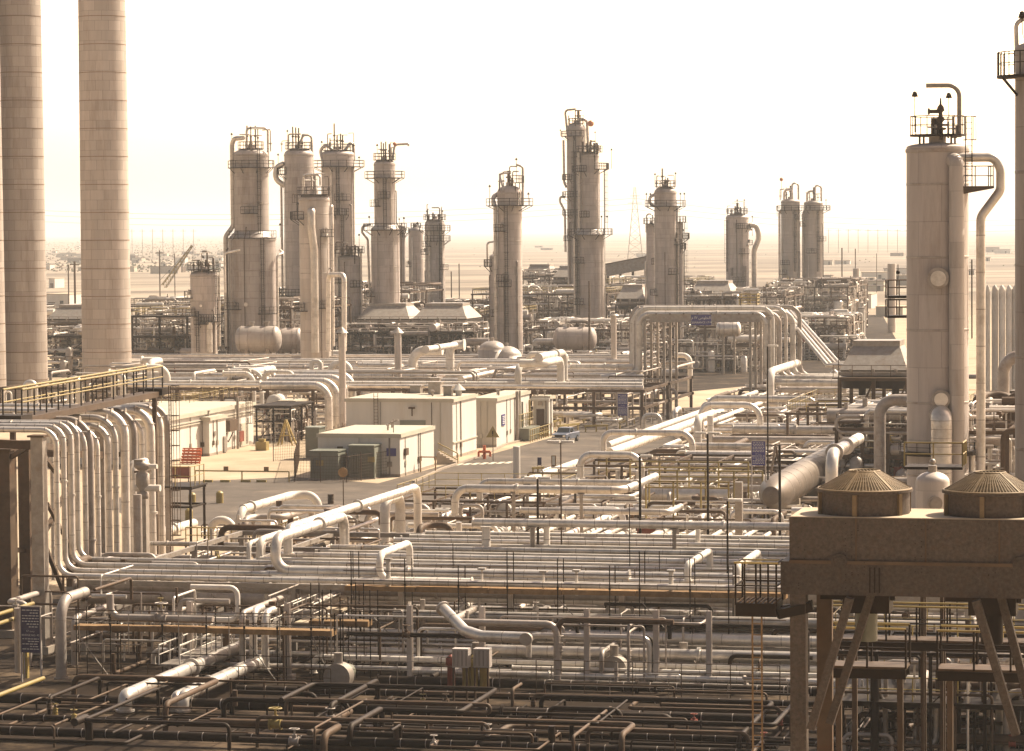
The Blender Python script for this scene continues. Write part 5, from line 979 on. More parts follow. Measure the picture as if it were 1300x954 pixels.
# big lying cylinder
c0 = G(985, 626, 3.6); ax = A; r = 22 / S(c0); T = Thing('lying_vessel', 'very large lying cylinder with a cone end, its shade-toned flank behind the cooler', 'vessel', V((c0.x, c0.y, 0)))
mb = MB(); mb.lathe([(.02, -2.7), (r * .5, -2.7), (r * .55, -2.5), (r, 0), (r, 46), (r * .8, 47.5), (.05, 48)], c0, 48, ax); mb.m = 1
for k in range(12): mb.cyl(c0 + ax * (.5 + k * 3.8), c0 + ax * (.62 + k * 3.8), r * 1.015, 48)
T.part('shell', mb, ['shade_brown', 'jacket2'])
for k in (6, 20, 34): mb = MB(); q = c0 + ax * k; mb.box(V((q.x, q.y, (c0.z - r * .7) / 2)), (r * 1.6, .7, c0.z - r * .7)); T.part('saddle', mb, 'concrete')
for k in (-1, 1): mb = MB(); q = c0 + ax * 10 - B * r * 1.05; mb.bar(q + Z * (k * -.2) - Z * 3 + ax * 7 * k, q + Z * 3.2, .16); T.part('brace', mb, 'steel')
mb = MB(); q = c0 - ax * .2 - B * r * .0 + B * (r * 1.25) * -1 + ax * 1; q = P(931, 608, 176); 
# steel posts seen near
for i, (x, yt, yb, D, w, m, nm) in enumerate(((938, 612, 655, 178, 9, 'galv', 'stout grey steel post before the mouth of the lying cylinder'), (676, 668, 718, 150, 7, 'paintpipe', 'pale round post with flange under the long level pipe'), (886, 668, 712, 150, 6, 'paintpipe', 'right-hand pale round post under the long level pipe'))):
    t = P(x, yt, D); mb = MB(); mb.cyl(V((t.x, t.y, 0)), t, w / S(t) / 2, 12) if m != 'galv' else mb.bar(V((t.x, t.y, 0)), t, w / S(t)); single('steel_post', nm, 'post', mb, m)
# front details on rack: short posts with T caps
for i, x in enumerate((493, 612, 690, 732, 852, 935)):
    c = G(x, 748 + (x - 650) * .019, 4.6); s = S(c); h = (34, 24, 22, 24, 26, 20)[i] / s; T = Thing('pipe_stand', f'{["leftmost", "second", "third", "fourth", "fifth", "rightmost"][i]} short pale stub stand with cap, counted along the front edge of the rack', 'stand', c, 'stub stands along the rack edge')
    mb = MB(); mb.cyl(c - Z * .3, c + Z * h, (6, 3, 3, 4, 6, 4)[i] / s / 2, 10); T.part('tube', mb, 'paintpipe'); mb = MB(); mb.box(c + Z * (h + .05), (.42, .42, .1)); T.part('cap', mb, 'galv')
# scaffold planks and poles
def scaffold(label, x0, x1, yp, z, xs, yt, yb_z=0, extra=()):
    a = G(x0, yp, z); b = move_to(a, B, px=x1); L = (b - a).length; T = Thing('scaffold', label, 'scaffold', V((a.x, a.y, 0)))
    n = max(2, int(L / 4)); 
    for k in range(n):
        mb = MB(); q0 = a.lerp(b, k / n) ; q1 = a.lerp(b, (k + 1) / n - .002); mb.bar(q0 + Z * (.01 * (k % 2)), q1 + Z * (.01 * (k % 2)), .9, .3 if k % 3 else .26); T.part('plank', mb, 'timber')
    for j, x in enumerate(xs):
        for dp in (0, 1.6):
            q = move_to(a - A * .6, B, px=x) + A * dp; t = move_to(q, Z, py=yt + (j % 3) * 9); mb = MB(); mb.cyl(V((q.x, q.y, 0)), t, .035, 6); mb.cyl(q + Z * .2, q + Z * .34, .07, 6); T.part('standard', mb, 'dark')
    for zz in (.5, 1.05, -1.3, -2.6, -3.6):
        if z + zz < .2: continue
        mb = MB(); mb.cyl(a - A * .6 + Z * zz, b - A * .6 + Z * zz, .03, 6); T.part('ledger', mb, 'steel')
    for j in range(0, len(xs) - 1, 2):
        q = move_to(a - A * .6, B, px=xs[j]); r = move_to(a - A * .6, B, px=xs[j + 1]); mb = MB(); mb.cyl(V((q.x, q.y, z - .3)), V((r.x, r.y, max(.1, z - 3.5))), .028, 6); T.part('brace', mb, 'galv')
    return T
scaffold('timber-planked scaffold along the front edge of the pipe rack, right of centre', 440, 1000, 746, 4.5, (446, 514, 582, 644, 708, 774, 812, 876, 925), 700)
scaffold('lower timber-planked scaffold at the bottom left under the rack', 97, 425, 796, 2.9, (97, 140, 206, 262, 310, 352, 395, 425), 770)
scaffold('tall pole scaffold around the stair below the planks, left of centre', 395, 470, 790, 3.0, (395, 410, 432, 452, 470), 740)
# stair flights at the bottom
for i, (x, y, z, xe) in enumerate(((330, 800, 2.6, 440), (215, 845, 1.4, 330), (385, 792, 2.8, 462))):
    a = G(x, y, z); b = move_to(a, A, px=xe); T = Thing('gangway', ['pale gangway with handrails slanting away beside the upright pipe pair', 'narrow gangway with tubular rails slanting away at the bottom left', 'short sunlit plank gangway with rails under the scaffold'][i], 'gangway', a)
    mb = MB(); mb.bar(a, b, 1.1, .12); T.part('deck', mb, 'roof' if i == 2 else 'galv')
    for k in (-.6, .6): mb = MB(); rail(mb, [a + B * k, b + B * k], 1.1, 1.8, .04, 6); T.part('handrail', mb, 'paintpipe')
# under rack tangle
o = G(120, 860, 0); lb = (move_to(o, B, px=1360) - o).length
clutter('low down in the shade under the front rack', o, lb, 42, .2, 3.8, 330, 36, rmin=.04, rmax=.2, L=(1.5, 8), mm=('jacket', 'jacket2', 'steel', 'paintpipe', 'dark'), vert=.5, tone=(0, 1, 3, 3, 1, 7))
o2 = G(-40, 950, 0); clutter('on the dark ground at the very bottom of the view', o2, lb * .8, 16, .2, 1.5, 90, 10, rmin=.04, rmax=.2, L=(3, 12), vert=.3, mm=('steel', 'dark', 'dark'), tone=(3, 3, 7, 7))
o3 = G(-30, 860, 0); clutter('among the posts of the left bridge', o3, 16, 60, .2, 5, 120, 12, rmin=.05, rmax=.25, L=(2, 8), vert=.6)
# fields of pipework between
o4 = G(520, 690, 0); L4 = (move_to(o4, B, px=1010) - o4).length; clutter('in the pipe field before the road', o4, L4, 45, .2, 2.6, 260, 14, rmin=.05, rmax=.26, L=(2, 9), vert=.5)
o5 = G(760, 640, 0); L5 = (move_to(o5, B, px=1140) - o5).length; clutter('in the pipe field right of the road', o5, L5, 110, .2, 3.0, 420, 20, rmin=.05, rmax=.34, L=(3, 14), vert=.4)
o6 = G(850, 560, 0); L6 = (move_to(o6, B, px=1130) - o6).length; clutter('in the pipe field near the portal foot', o6, L6, 90, .2, 3.4, 300, 8, rmin=.06, rmax=.34, L=(3, 14), vert=.4)
o7 = G(205, 700, 0); clutter('on the sand behind the left part of the front rack', o7, 20, 14, .2, 1.6, 40, 8, rmin=.05, rmax=.16, L=(1.5, 5), vert=.5)
o8 = G(920, 770, 0); clutter('in the field in front of the huge tower', o8, 30, 120, .2, 3.4, 330, 12, rmin=.06, rmax=.32, L=(3, 12), vert=.5)
# sleepers carrying yellow rails
for i, (x0, x1, y, z) in enumerate(((824, 968, 612, 4.0), (820, 925, 626, 3.7), (800, 950, 600, 4.2), (760, 800, 592, 2.8), (770, 800, 586, 3.4))):
    a = G(x0, y, z); b = move_to(a, B, px=x1); T = Thing('yellow_railing', f'{["long", "middle", "rear", "short lower", "short upper"][i]} yellow guard railing along the pipe crossing right of the road', 'railing', V((a.x, a.y, 0)), 'yellow railings of the pipe crossing')
    mb = MB(); n = max(1, round((b - a).length / 2.6))
    for k in range(n + 1): q = a.lerp(b, k / n); mb.bar(V((q.x, q.y, .05)), q + Z * 1., .14)
    T.part('post', mb, 'yellow') if False else None
    for k in range(n + 1): mb = MB(); q = a.lerp(b, k / n); mb.bar(V((q.x, q.y, .05)), q + Z * 1., .13); T.part('post', mb, 'yellow')
    for h in (.45, .95): mb = MB(); mb.bar(a + Z * h, b + Z * h, .13); T.part('rail', mb, 'yellow')
frame('low steel frame of the pipe crossing right of the road', G(735, 640, 0), 20, 14, (2.0, 3.6), 5, 2, .22, 'steel')
frame('low steel frame holding valves before the arching hoop', G(505, 690, 0), 12, 12, (2.2, 3.5), 4, 2, .18, 'steel', rails=(1,))
frame('dark open frame with deck in the field left of the huge tower', G(1000, 590, 0), 18, 24, (3, 5.5), 3, 3, .28, 'steel', rails=(1,))
# control valve tower with dark platform left
fo = G(186, 712, 0); T = frame('dark little valve platform with yellow rails beside the left risers', fo, 3.6, 3.2, (4.2, 5.6), 1, 1, .16, 'dark', deck=(1,), brace=False, name='valve_platform'); mb = MB(); rail(mb, [fo + Z * 5.7, fo + B * 3.6 + Z * 5.7, fo + B * 3.6 + A * 3.2 + Z * 5.7], 1.5, 1.2, .04); T.part('railing', mb, 'yellow')
pipe('upright pipe with a control valve body beside the dark valve platform', 11, (170, 735, 1), ('zy', 590), ('ax', 184), m='jacket', R=.5)
pipe('second fat upright pipe beside the dark valve platform', 11, (176, 735, 3), ('zy', 628), m='jacket2')
c = P(181, 606, 152); T = Thing('control_valve', 'pale bulky control valve with actuator above the dark valve platform', 'valve', c - Z * 1.5); mb = MB(); mb.lathe([(.1, -1.4), (.35, -1.4), (.35, -1), (.2, -.9), (.45, -.5), (.45, .2), (.2, .4), (.5, .6), (.5, .9), (.05, 1.1)], c, 16); T.part('body', mb, 'galv'); mb = MB(); mb.cyl(c - B * .5 - Z * .7, c + B * 1.2 - Z * .7, .22, 12); mb.cyl(c + B * .1 + Z * .7, c + B * 1. + Z * .7, .16, 10); T.part('flanged_arm', mb, 'paintpipe'); mb = MB(); mb.box(c + Z * .9 - B * .2, (.6, .5, .5)); T.part('actuator', mb, 'galv')
mb = MB(); a = G(236, 690, 2.6); b = move_to(a, B, px=338); e = move_to(b, A, px=382); rail(mb, [a, b, e], 1.15, .9, .045, 6); T = Thing('guarded_catwalk', 'catwalk with close-set yellow railing crossing the sand at the left', 'walkway', a); T.part('railing', mb, 'yellow'); mb = MB(); mb.bar(a - Z * .1, b - Z * .1, .9, .12); mb.bar(b - Z * .1, e - Z * .1, .9, .12); T.part('deck', mb, 'dark')
for k in range(6): mb = MB(); q = a.lerp(b, k / 5); mb.bar(V((q.x, q.y, 0)), q - Z * .15, .12); T.part('post', mb, 'steel')
# row of dark horizontal elements: big flanged pumps
for i, (x, y) in enumerate(((646, 690), (706, 684), (560, 692), (430, 880), (780, 870), (868, 866), (605, 866))):
    q = G(x, y, 0); T = Thing('pump', ['pump with round casing beneath the long level pipe', 'smaller pump right of the round-cased one', 'pump by the low valve frame', 'pump in the dark at the bottom left of centre', 'pump with a pale hood in the dark under the planks', 'pump beside the foot of a rack post, bottom right of centre', 'pump below the two pale panels at the bottom'][i], 'pump', q, None)
    mb = MB(); mb.cyl(q + Z * .9 - A * .4, q + Z * .9 + A * .5, .75, 20); mb.cyl(q + Z * 1.4, q + Z * 2.2, .25, 10); T.part('casing', mb, 'galv'); mb = MB(); mb.cyl(q + Z * .9 + A * .5, q + Z * .9 + A * 1.9, .45, 14); T.part('motor', mb, 'green'); mb = MB(); mb.box(q + Z * .12 + A * .6, (1.6, 3, .24)); T.part('plinth', mb, 'concrete')
for i, (x, w) in enumerate(((584, 21), (611, 21))):
    a = P(x, 836, 122); s = S(a); T = Thing('panel_box', ('left' if i == 0 else 'right') + ' one of two pale ribbed panel boxes under the sloping collared pipe', 'panel', V((a.x, a.y, 0))); mb = MB(); mb.box(a + A * .3, (w / s, .6, 24 / s)); T.part('cabinet', mb, 'clad2')
    for k in range(4): mb = MB(); mb.box(a + B * (k - 1.5) * .22 - A * .02, (.06, .06, 20 / s)); T.part('rib', mb, 'galv')
    for k in (-1, 1): mb = MB(); q = a + B * .35 * k; mb.bar(V((q.x, q.y, 0)), V((q.x, q.y, a.z - 12 / s)), .1); T.part('leg', mb, 'steel')
for i, x in enumerate((575, 590, 596, 604)):
    q = G(x - 2 + 4 * i, 880, 0); mb = MB(); mb.lathe([(.22, 0), (.22, 1.5), (.3, 1.55), (.3, 1.9), (.05, 2.1)], q, 10); single('standpipe', f'{["red", "first yellow", "second yellow", "third yellow"][i]} standpipe in the dark row under the pale panel boxes', 'standpipe', mb, 'red' if i == 0 else 'yellow')
# ------------------------------------------------------------------ white buildings by the road
def wall_block(name, label, near, x_left, x_right, h_px, m='white', roofm='roof', lip=.35, group=None, cat='building', roof_t=.22):
    """near = screen spot of the near ground corner; runs along -B to x_left and along A to x_right"""
    c = G(*near, 0); s = S(c); h = h_px / s; lb = (c - move_to(c, B, px=x_left)).length; la = (move_to(c, A, px=x_right) - c).length; T = Thing(name, label, cat, c, group)
    mb = MB(); mb.box(c - B * lb / 2 + A * la / 2 + Z * h / 2, (lb, la, h)); T.part('wall', mb, m)
    mb = MB(); mb.box(c - B * lb / 2 + A * la / 2 + Z * (h + roof_t / 2), (lb + lip, la + lip, roof_t)); rf = T.part('roof', mb, roofm)
    R_ = random.Random(int(near[0] * 3)); mb = MB(); mb.box(c - B * lb / 2 + A * la / 2 + Z * .15, (lb + .06, la + .06, .3)); T.part('plinth', mb, 'concrete')
    mb = MB(); mb.box(c - B * lb / 2 + A * la / 2 + Z * (h + roof_t + .05), (lb - .1, la - .1, .1)); mb.box(c - B * lb / 2 - A * (lip / 2 + .02) + Z * (h + roof_t * .5), (lb + lip, .05, roof_t + .16)); mb.box(c + A * la / 2 + B * (lip / 2 + .03) + Z * (h + roof_t * .5), (.05, la + lip, roof_t + .16)); T.part('roof_edge', mb, 'cream', rf)
    for k in range(3):
        mb = MB(); fr = R_.uniform(.1, .9) * la; z0 = R_.choice((0, 0, 1.4)); q = c + A * fr + B * .07; mb.cyl(q + Z * z0, q + Z * (h - .1), .045, 6); mb.box(q + Z * max(1.3, z0), (.16, .4, .5)); T.part('conduit', mb, R_.choice(('galv', 'steel', 'cream')))
        mb = MB(); fr = R_.uniform(.1, .9) * lb; q = c - B * fr - A * .07; mb.cyl(q + Z * z0, q + Z * (h - .1), .04, 6); mb.box(q + Z * max(1.3, z0), (.4, .16, .5)); T.part('conduit', mb, R_.choice(('galv', 'steel', 'cream')))
    for k in range(2): mb = MB(); q = c - B * R_.uniform(.2, .8) * lb + A * R_.uniform(.2, .8) * la + Z * (h + roof_t); mb.cyl(q, q + Z * .7, .1, 8); mb.cyl(q + Z * .6, q + Z * .75, .2, 8); T.part('roof_pipe', mb, 'galv', rf)
    return T, c, lb, la, h, s, rf
def onfront(T, c, fr, z, w, h, name, m, t=.08):   # on the face toward the camera, fr metres left of the corner
    mb = MB(); mb.box(c - B * fr - A * t * .4 + Z * z, (w, t, h)); return T.part(name, mb, m)
def onside(T, c, fr, z, w, h, name, m, t=.08):    # on the sunlit face, fr metres away along A
    mb = MB(); mb.box(c + A * fr + B * t * .4 + Z * z, (t, w, h)); return T.part(name, mb, m)
T, c, lb, la, h, s, rf = wall_block('building', 'biggest white flat-roofed building with a faded green window panel, beside the road', (575, 583), 440, 605, 73, lip=.3)
onfront(T, c, 4.5, h * .55, 2.9, 1.5, 'window', 'pgreen')
onfront(T, c, 4.5, h * .55, 3.1, .1, 'window_head', 'cream', .14); onfront(T, c, 9.8, h * .42, 1.9, 1.4, 'wall_unit', 'steel', .9)
onside(T, c, la / 2, h * .28, la, .14, 'string_course', 'cream', .14)
mb = MB(); mb.cyl(c - B * 4.5 - A * .3 + Z * (h - .7), c - B * 4.5 - A * .3 + Z * (h - 1.6), .08, 6); mb.box(c - B * 4.5 - A * .4 + Z * (h - .7), (.7, .3, .2)); T.part('wall_lamp', mb, 'steel')
mb = MB(); ladder(mb, c - B * 8.6 - A * .3, c - B * 8.6 - A * .3 + Z * (h + .9), -A, cage=False); T.part('ladder', mb, 'steel')
for k, (fr, a_, hh, ww) in enumerate(((2, 6, 1.1, .9), (4.2, 9, 1.4, 1.4), (7, 11, .9, 1.2), (5.5, 14, 1.6, 1.0))):
    mb = MB(); q = c - B * fr + A * a_ + Z * (h + .24); mb.box(q + Z * hh / 2, (ww, ww, hh)); mb.box(q + Z * (hh + .05), (ww + .3, ww + .3, .1)); T.part('roof_vent', mb, 'galv', rf)
mb = MB(); q = c - B * .8 + A * 6 + Z * (h + .2); mb.lathe([(.35, 0), (.35, .7), (.8, .75), (.02, 1.5)], q, 12, smooth=False); T.part('roof_cowl', mb, 'white', rf)
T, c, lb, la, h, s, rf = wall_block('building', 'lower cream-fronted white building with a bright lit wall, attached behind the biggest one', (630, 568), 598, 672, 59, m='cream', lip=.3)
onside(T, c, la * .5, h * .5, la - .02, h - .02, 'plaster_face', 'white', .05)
onside(T, c, 3.2, h * .55, 1.6, 1.3, 'notice_board', 'blue', .16); mb = MB()
for k in range(5): mb.box(c + A * 3.2 + B * .16 + Z * (h * .55 + .42 - k * .2), (.02, 1.2 - .15 * (k % 3), .07))
T.part('notice_text', mb, 'letter')
for k, a_ in enumerate((9.5, 11, 12.2, 16)):
    mb = MB(); q = c + A * a_ + B * .3; mb.cyl(q, q + Z * (h + (.6 if k < 2 else -.8)), .12 if k else .2, 8); T.part('wall_pipe', mb, ('galv', 'cream', 'green', 'yellow')[k])
mb = MB(); mb.box(c + A * 13 + B * 1.0 + Z * .8, (1.2, 6, 1.4)); T.part('equipment_cabinet', mb, 'green'); mb = MB(); rail(mb, [c + A * 8 + B * 2.2, c + A * 19 + B * 2.2], 1.5, 1.2, .05, 5); rail(mb, [c + A * 10 + B * .4 + Z * 1.6, c + A * 17 + B * .4 + Z * 1.6], 1.5, 1.2, .05, 5); T.part('guard_rail', mb, 'yellow')
T, c, lb, la, h, s, rf = wall_block('porch_building', 'narrow white porch block with a dark grey door ending the row of white buildings', (697, 554), 677, 702, 48, m='white', lip=.3)
onfront(T, c, 1.05, 1.7, .95, 3.2, 'door', 'steel', .12); onfront(T, c, 1.05, h - .6, .5, .5, 'door_lamp', 'galv', .3)
mb = MB(); mb.box(c - B * 1.0 - A * .25 + Z * (h - .1), (2.3, .5, .3)); T.part('canopy', mb, 'white')
mb = MB()
for k in (0.1, 1.9): rail(mb, [c - B * k - A * .3, c - B * k - A * 5], 1.0, 1.2, .06, 5)
T.part('guard_rail', mb, 'yellow')
T, c, lb, la, h, s, rf = wall_block('small_building', 'small low building with a wide sand-coloured roof, behind the transformer fence', (508, 606), 404, 551, 51, lip=.2)
onfront(T, c, 6.3, h * .68, .6, .6, 'round_vent', 'steel', .12); onfront(T, c, .9, h * .62, 1., .8, 'notice_panel', 'blue', .1); onside(T, c, 2., h * .6, 1., .7, 'wall_box', 'steel', .3)
mb = MB(); q = c + A * 2 - B * 1.2 + Z * (h + .2); mb.bar(q, q + Z * 1.5, .1); mb.bar(q + Z * 1.0 - B * .5, q + Z * 1.4 + B * .5, .12); T.part('roof_lamp', mb, 'galv', rf)
T, c, lb, la, h, s, rf = wall_block('long_building', 'long white building with a wide dusty roof at the left behind the riser pipes', (190, 594), 60, 322, 56, lip=.5, roof_t=.25)
for k, f in enumerate((.86, .8)): onside(T, c, la / 2, h * f, la, .12, 'string_course', 'cream', .2)
af = lambda x: (move_to(c, A, px=x) - c).length
mb = MB(); q = c + A * af(297); mb.cyl(q + B * .5, q + B * .5 + Z * (h + 1.2), .16, 10); T.part('downpipe', mb, 'galv'); mb = MB(); ladder(mb, q + B * .6 + A * 3 + Z * .4, q + B * .6 + A * 3 + Z * (h + 1.6), B, cage=True); T.part('ladder', mb, 'steel')
lc = af(286); onside(T, c, lc, h * .62, 2.8, 1.3, 'air_conditioner', 'steel', 1.2); mb = MB(); qa = c + A * lc + B * .6; mb.bar(qa - A * 1.2 + Z * h * .45, c + A * (lc - 1.2) + Z * h * .2, .1); mb.bar(qa + A * 1.2 + Z * h * .45, c + A * (lc + 1.2) + Z * h * .2, .1); T.part('bracket', mb, 'steel')
onside(T, c, af(310), 1.4, 3, 2.7, 'door', 'cream', .12); onside(T, c, af(304), 1.3, 1.4, 1.2, 'hose_reel', 'red', .4)
onside(T, c, af(317), h * .4, 1.5, 2.8, 'door', 'white', .14)
T, c, lb, la, h, s, rf = wall_block('side_shed', 'small white shed built against the sunlit wall of the long left building', (266, 579.5), 246, 287, 46, lip=.3)
onside(T, c, la * .3, h * .6, .7, .5, 'wall_box', 'galv', .15); onside(T, c, la * .9, 1., 1., 1.8, 'pipe_cover', 'galv', .2)
# far end of the long building
T, c, lb, la, h, s, rf = wall_block('building', 'white end block with a dark doorway behind the drum on its stand', (374, 556), 352, 389, 44, lip=.4)
onfront(T, c, .8, 1.6, 1.6, 3., 'door', 'dark', .1); onside(T, c, la * .5, 1.4, 5, 2.8, 'door', 'dark', .1)
o = G(326, 562, 0); T = frame('open dark steel shelter carrying the small white drum', o, 4.2, 9, (2.6, 4.3), 2, 2, .18, 'dark', deck=(1,), rails=(0,)); clutter('inside the drum shelter', o, 4.2, 8, .2, 4, 60, 4, rmin=.05, rmax=.16, L=(1, 4), mm=('jacket', 'steel', 'yellow'), vert=.7)
hdrum('small round white drum on top of the open steel shelter', P(352, 511, 290), 1.05, 2.2, A, 'white', z_leg=4.5)
T = Thing('yellow_stand', 'yellow A-shaped stand before the drum shelter', 'stand', G(362, 566, 0)); q = G(362, 566, 0); mb = MB()
for k in (-1, 1): mb.bar(q + B * .9 * k, q + Z * 3 + A * .2, .16); mb.bar(q + B * .9 * k + A * 1.5, q + Z * 3 + A * .6, .16)
mb.bar(q + B * -.5 + Z * 1.2, q + B * .5 + Z * 1.2, .12); T.part('frame', mb, 'yellow')
mb = MB(); q = G(333, 572, 0); mb.box(q + Z * .5, (1.3, 1.1, 1.)); mb.box(q + Z * 1.15, (.7, .6, .35)); single('yellow_box', 'yellow box-shaped container by the corner of the drum shelter', 'box', mb, 'yellow')
# orange-red barriers heap against the shed
base = G(230, 589, 0)
for k in range(5):
    mb = MB(); q = base + B * (.05 * k) + Z * (.15 + .33 * k) + A * (.1 * (k % 2)); mb.bar(q, q + B * 2.1, .5, .14)
    for j in range(5): mb.bar(q + B * (.2 + j * .48) - Z * .18, q + B * (.2 + j * .48) + Z * .2, .1)
    mb.bar(q + Z * .2, q + B * 2.1 + Z * .2, .12)
    single('plastic_barrier', f'{["lowest", "second lowest", "middle", "second highest", "topmost"][k]} orange-red plastic barrier of the heap by the little white shed', 'barrier', mb, 'orange', 'orange barriers heaped by the shed')
# transformers and cabinets
for i, (x, y, w, hp, dd, nm) in enumerate(((394, 609, 36, 34, 3.2, 'grey-green transformer box with a yellow warning plate, left of the pair'), (443, 608, 33, 40, 3.4, 'tall grey-green transformer box with pale side, right of the pair'), (388, 583, 18, 38, 2.5, 'upright pale green switch cabinet behind the transformers'), (429, 594, 14, 26, 2.5, 'narrow grey cabinet between the two transformer boxes'), (482, 592, 16, 26, 2, 'dark meter cabinet against the small low building'), (454, 520, 18, 16, 2, 'dark air conditioner box on the wall end of the biggest white building'))):
    if i == 5: continue
    o = G(x, y, 0); s = S(o); lb = w / s; h = hp / s; T = Thing('transformer' if i < 2 else 'cabinet', nm, 'transformer' if i < 2 else 'cabinet', o); mb = MB(); mb.box(o + B * lb / 2 + A * dd / 2 + Z * (h / 2 + .1), (lb, dd, h)); T.part('body', mb, 'green'); mb = MB(); mb.box(o + B * lb / 2 + A * dd / 2 + Z * (h + .16), (lb + .2, dd + .2, .12)); T.part('lid', mb, 'pgreen')
    mb = MB(); mb.box(o + B * lb / 2 + A * dd / 2 + Z * .05, (lb + .4, dd + .4, .1)); T.part('plinth', mb, 'concrete')
    if i < 2:
        mb = MB(); mb.box(o + B * lb * (.35 if i == 0 else .9) - A * .03 + Z * h * .62, (.75, .06, .55)); T.part('warning_plate', mb, 'yellow')
        mb = MB(); [mb.box(o + B * (lb * .1 + k * .16) - A * .08 + Z * h * .5, (.05, .16, h * .6)) for k in range(5)]; T.part('cooling_fins', mb, 'green')
    if i in (0, 1): mb = MB(); mb.box(o + B * (lb + .04) + A * dd / 2 + Z * h / 2, (.08, dd, h * .94)); T.part('side_door', mb, 'pgreen')
def cfence(label, pts, h=2.4, gate=None):
    ps = [G(x, y, 0) for x, y in pts]; T = Thing('chain_link_fence', label, 'fence', ps[0])
    for k, (a, b) in enumerate(zip(ps, ps[1:])):
        L = (b - a).length; n = max(1, round(L / 3))
        for i in range(n + (k == len(ps) - 2)): q = a.lerp(b, i / n); mb = MB(); mb.cyl(q, q + Z * (h + .3), .05, 6); T.part('post', mb, 'steel')
        mb = MB(); d = (b - a) / L; m_ = int(L / .3)
        for i in range(m_): q = a + d * (i * .3); mb.bar(q + Z * .1, q + d * .12 + Z * h, .018)
        for zz in [.1 + .3 * j for j in range(8)]: mb.bar(a + Z * zz, b + Z * zz, .018)
        mb.bar(a + Z * h, b + Z * h, .05); T.part('mesh_panel', mb, 'steel')
    return T
cfence('front chain-link fence before the two transformer boxes, along the road edge', [(374, 612), (440, 613), (512, 603), (520, 596)], 2.6)
cfence('rear chain-link fence left of the transformers, between the yards', [(347, 586), (378, 584), (424, 574), (440, 566)], 2.6)
cfence('short chain-link fence joining the two transformer fences', [(374, 612), (380, 585)], 2.6)
# yellow barrier with two small plates
a = G(248, 611, 0); b = move_to(a, B, px=367); T = Thing('road_barrier', 'long low yellow tubular barrier with two little plates at the edge of the yard', 'barrier', a); s = S(a)
for k in range(3): mb = MB(); q = a.lerp(b, k / 2); mb.cyl(q, q + Z * 1.05, .07, 8); T.part('post', mb, 'yellow')
mb = MB(); mb.cyl(a + Z * 1.05, b + Z * 1.05, .07, 8); T.part('rail', mb, 'yellow')
for f in (.33, .76): mb = MB(); mb.box(a.lerp(b, f) + Z * 1.3, (.5, .06, .42)); T.part('plate', mb, 'timber')
for i, x in enumerate((264, 286, 312, 332)): mb = MB(); q = G(x, 612.5, 0); mb.box(q + Z * .12, (1.0, .25, .24)); single('wheel_stop', f'{["leftmost", "second", "third", "rightmost"][i]} yellow wheel stop block in front of the tubular barrier', 'wheel stop', mb, 'yellow', 'yellow wheel stops')
for i, (x, y) in enumerate(((244, 641), (279, 639), (240, 662))): mb = MB(); q = G(x, y, 0); mb.lathe([(.34, 0), (.34, .95), (.2, 1.1), (.02, 1.15)], q, 14, smooth=False); single('bollard', f'{["upper left", "right-hand", "lower left"][i]} stumpy yellow bollard on the sand left of the pipes', 'bollard', mb, 'yellow')
q = G(216, 612, 0); mb = MB(); mb.box(q + Z * .95 + B * 1, (2.1, .08, 1.2)); mb.m = 1
for k in (0.05, 1.95): mb.bar(q + B * k, q + B * k + Z * 1.6, .08)
single('brown_signboard', 'dark red-brown signboard on posts between the risers and the yellow barrier', 'sign', mb, ['red', 'dark'])
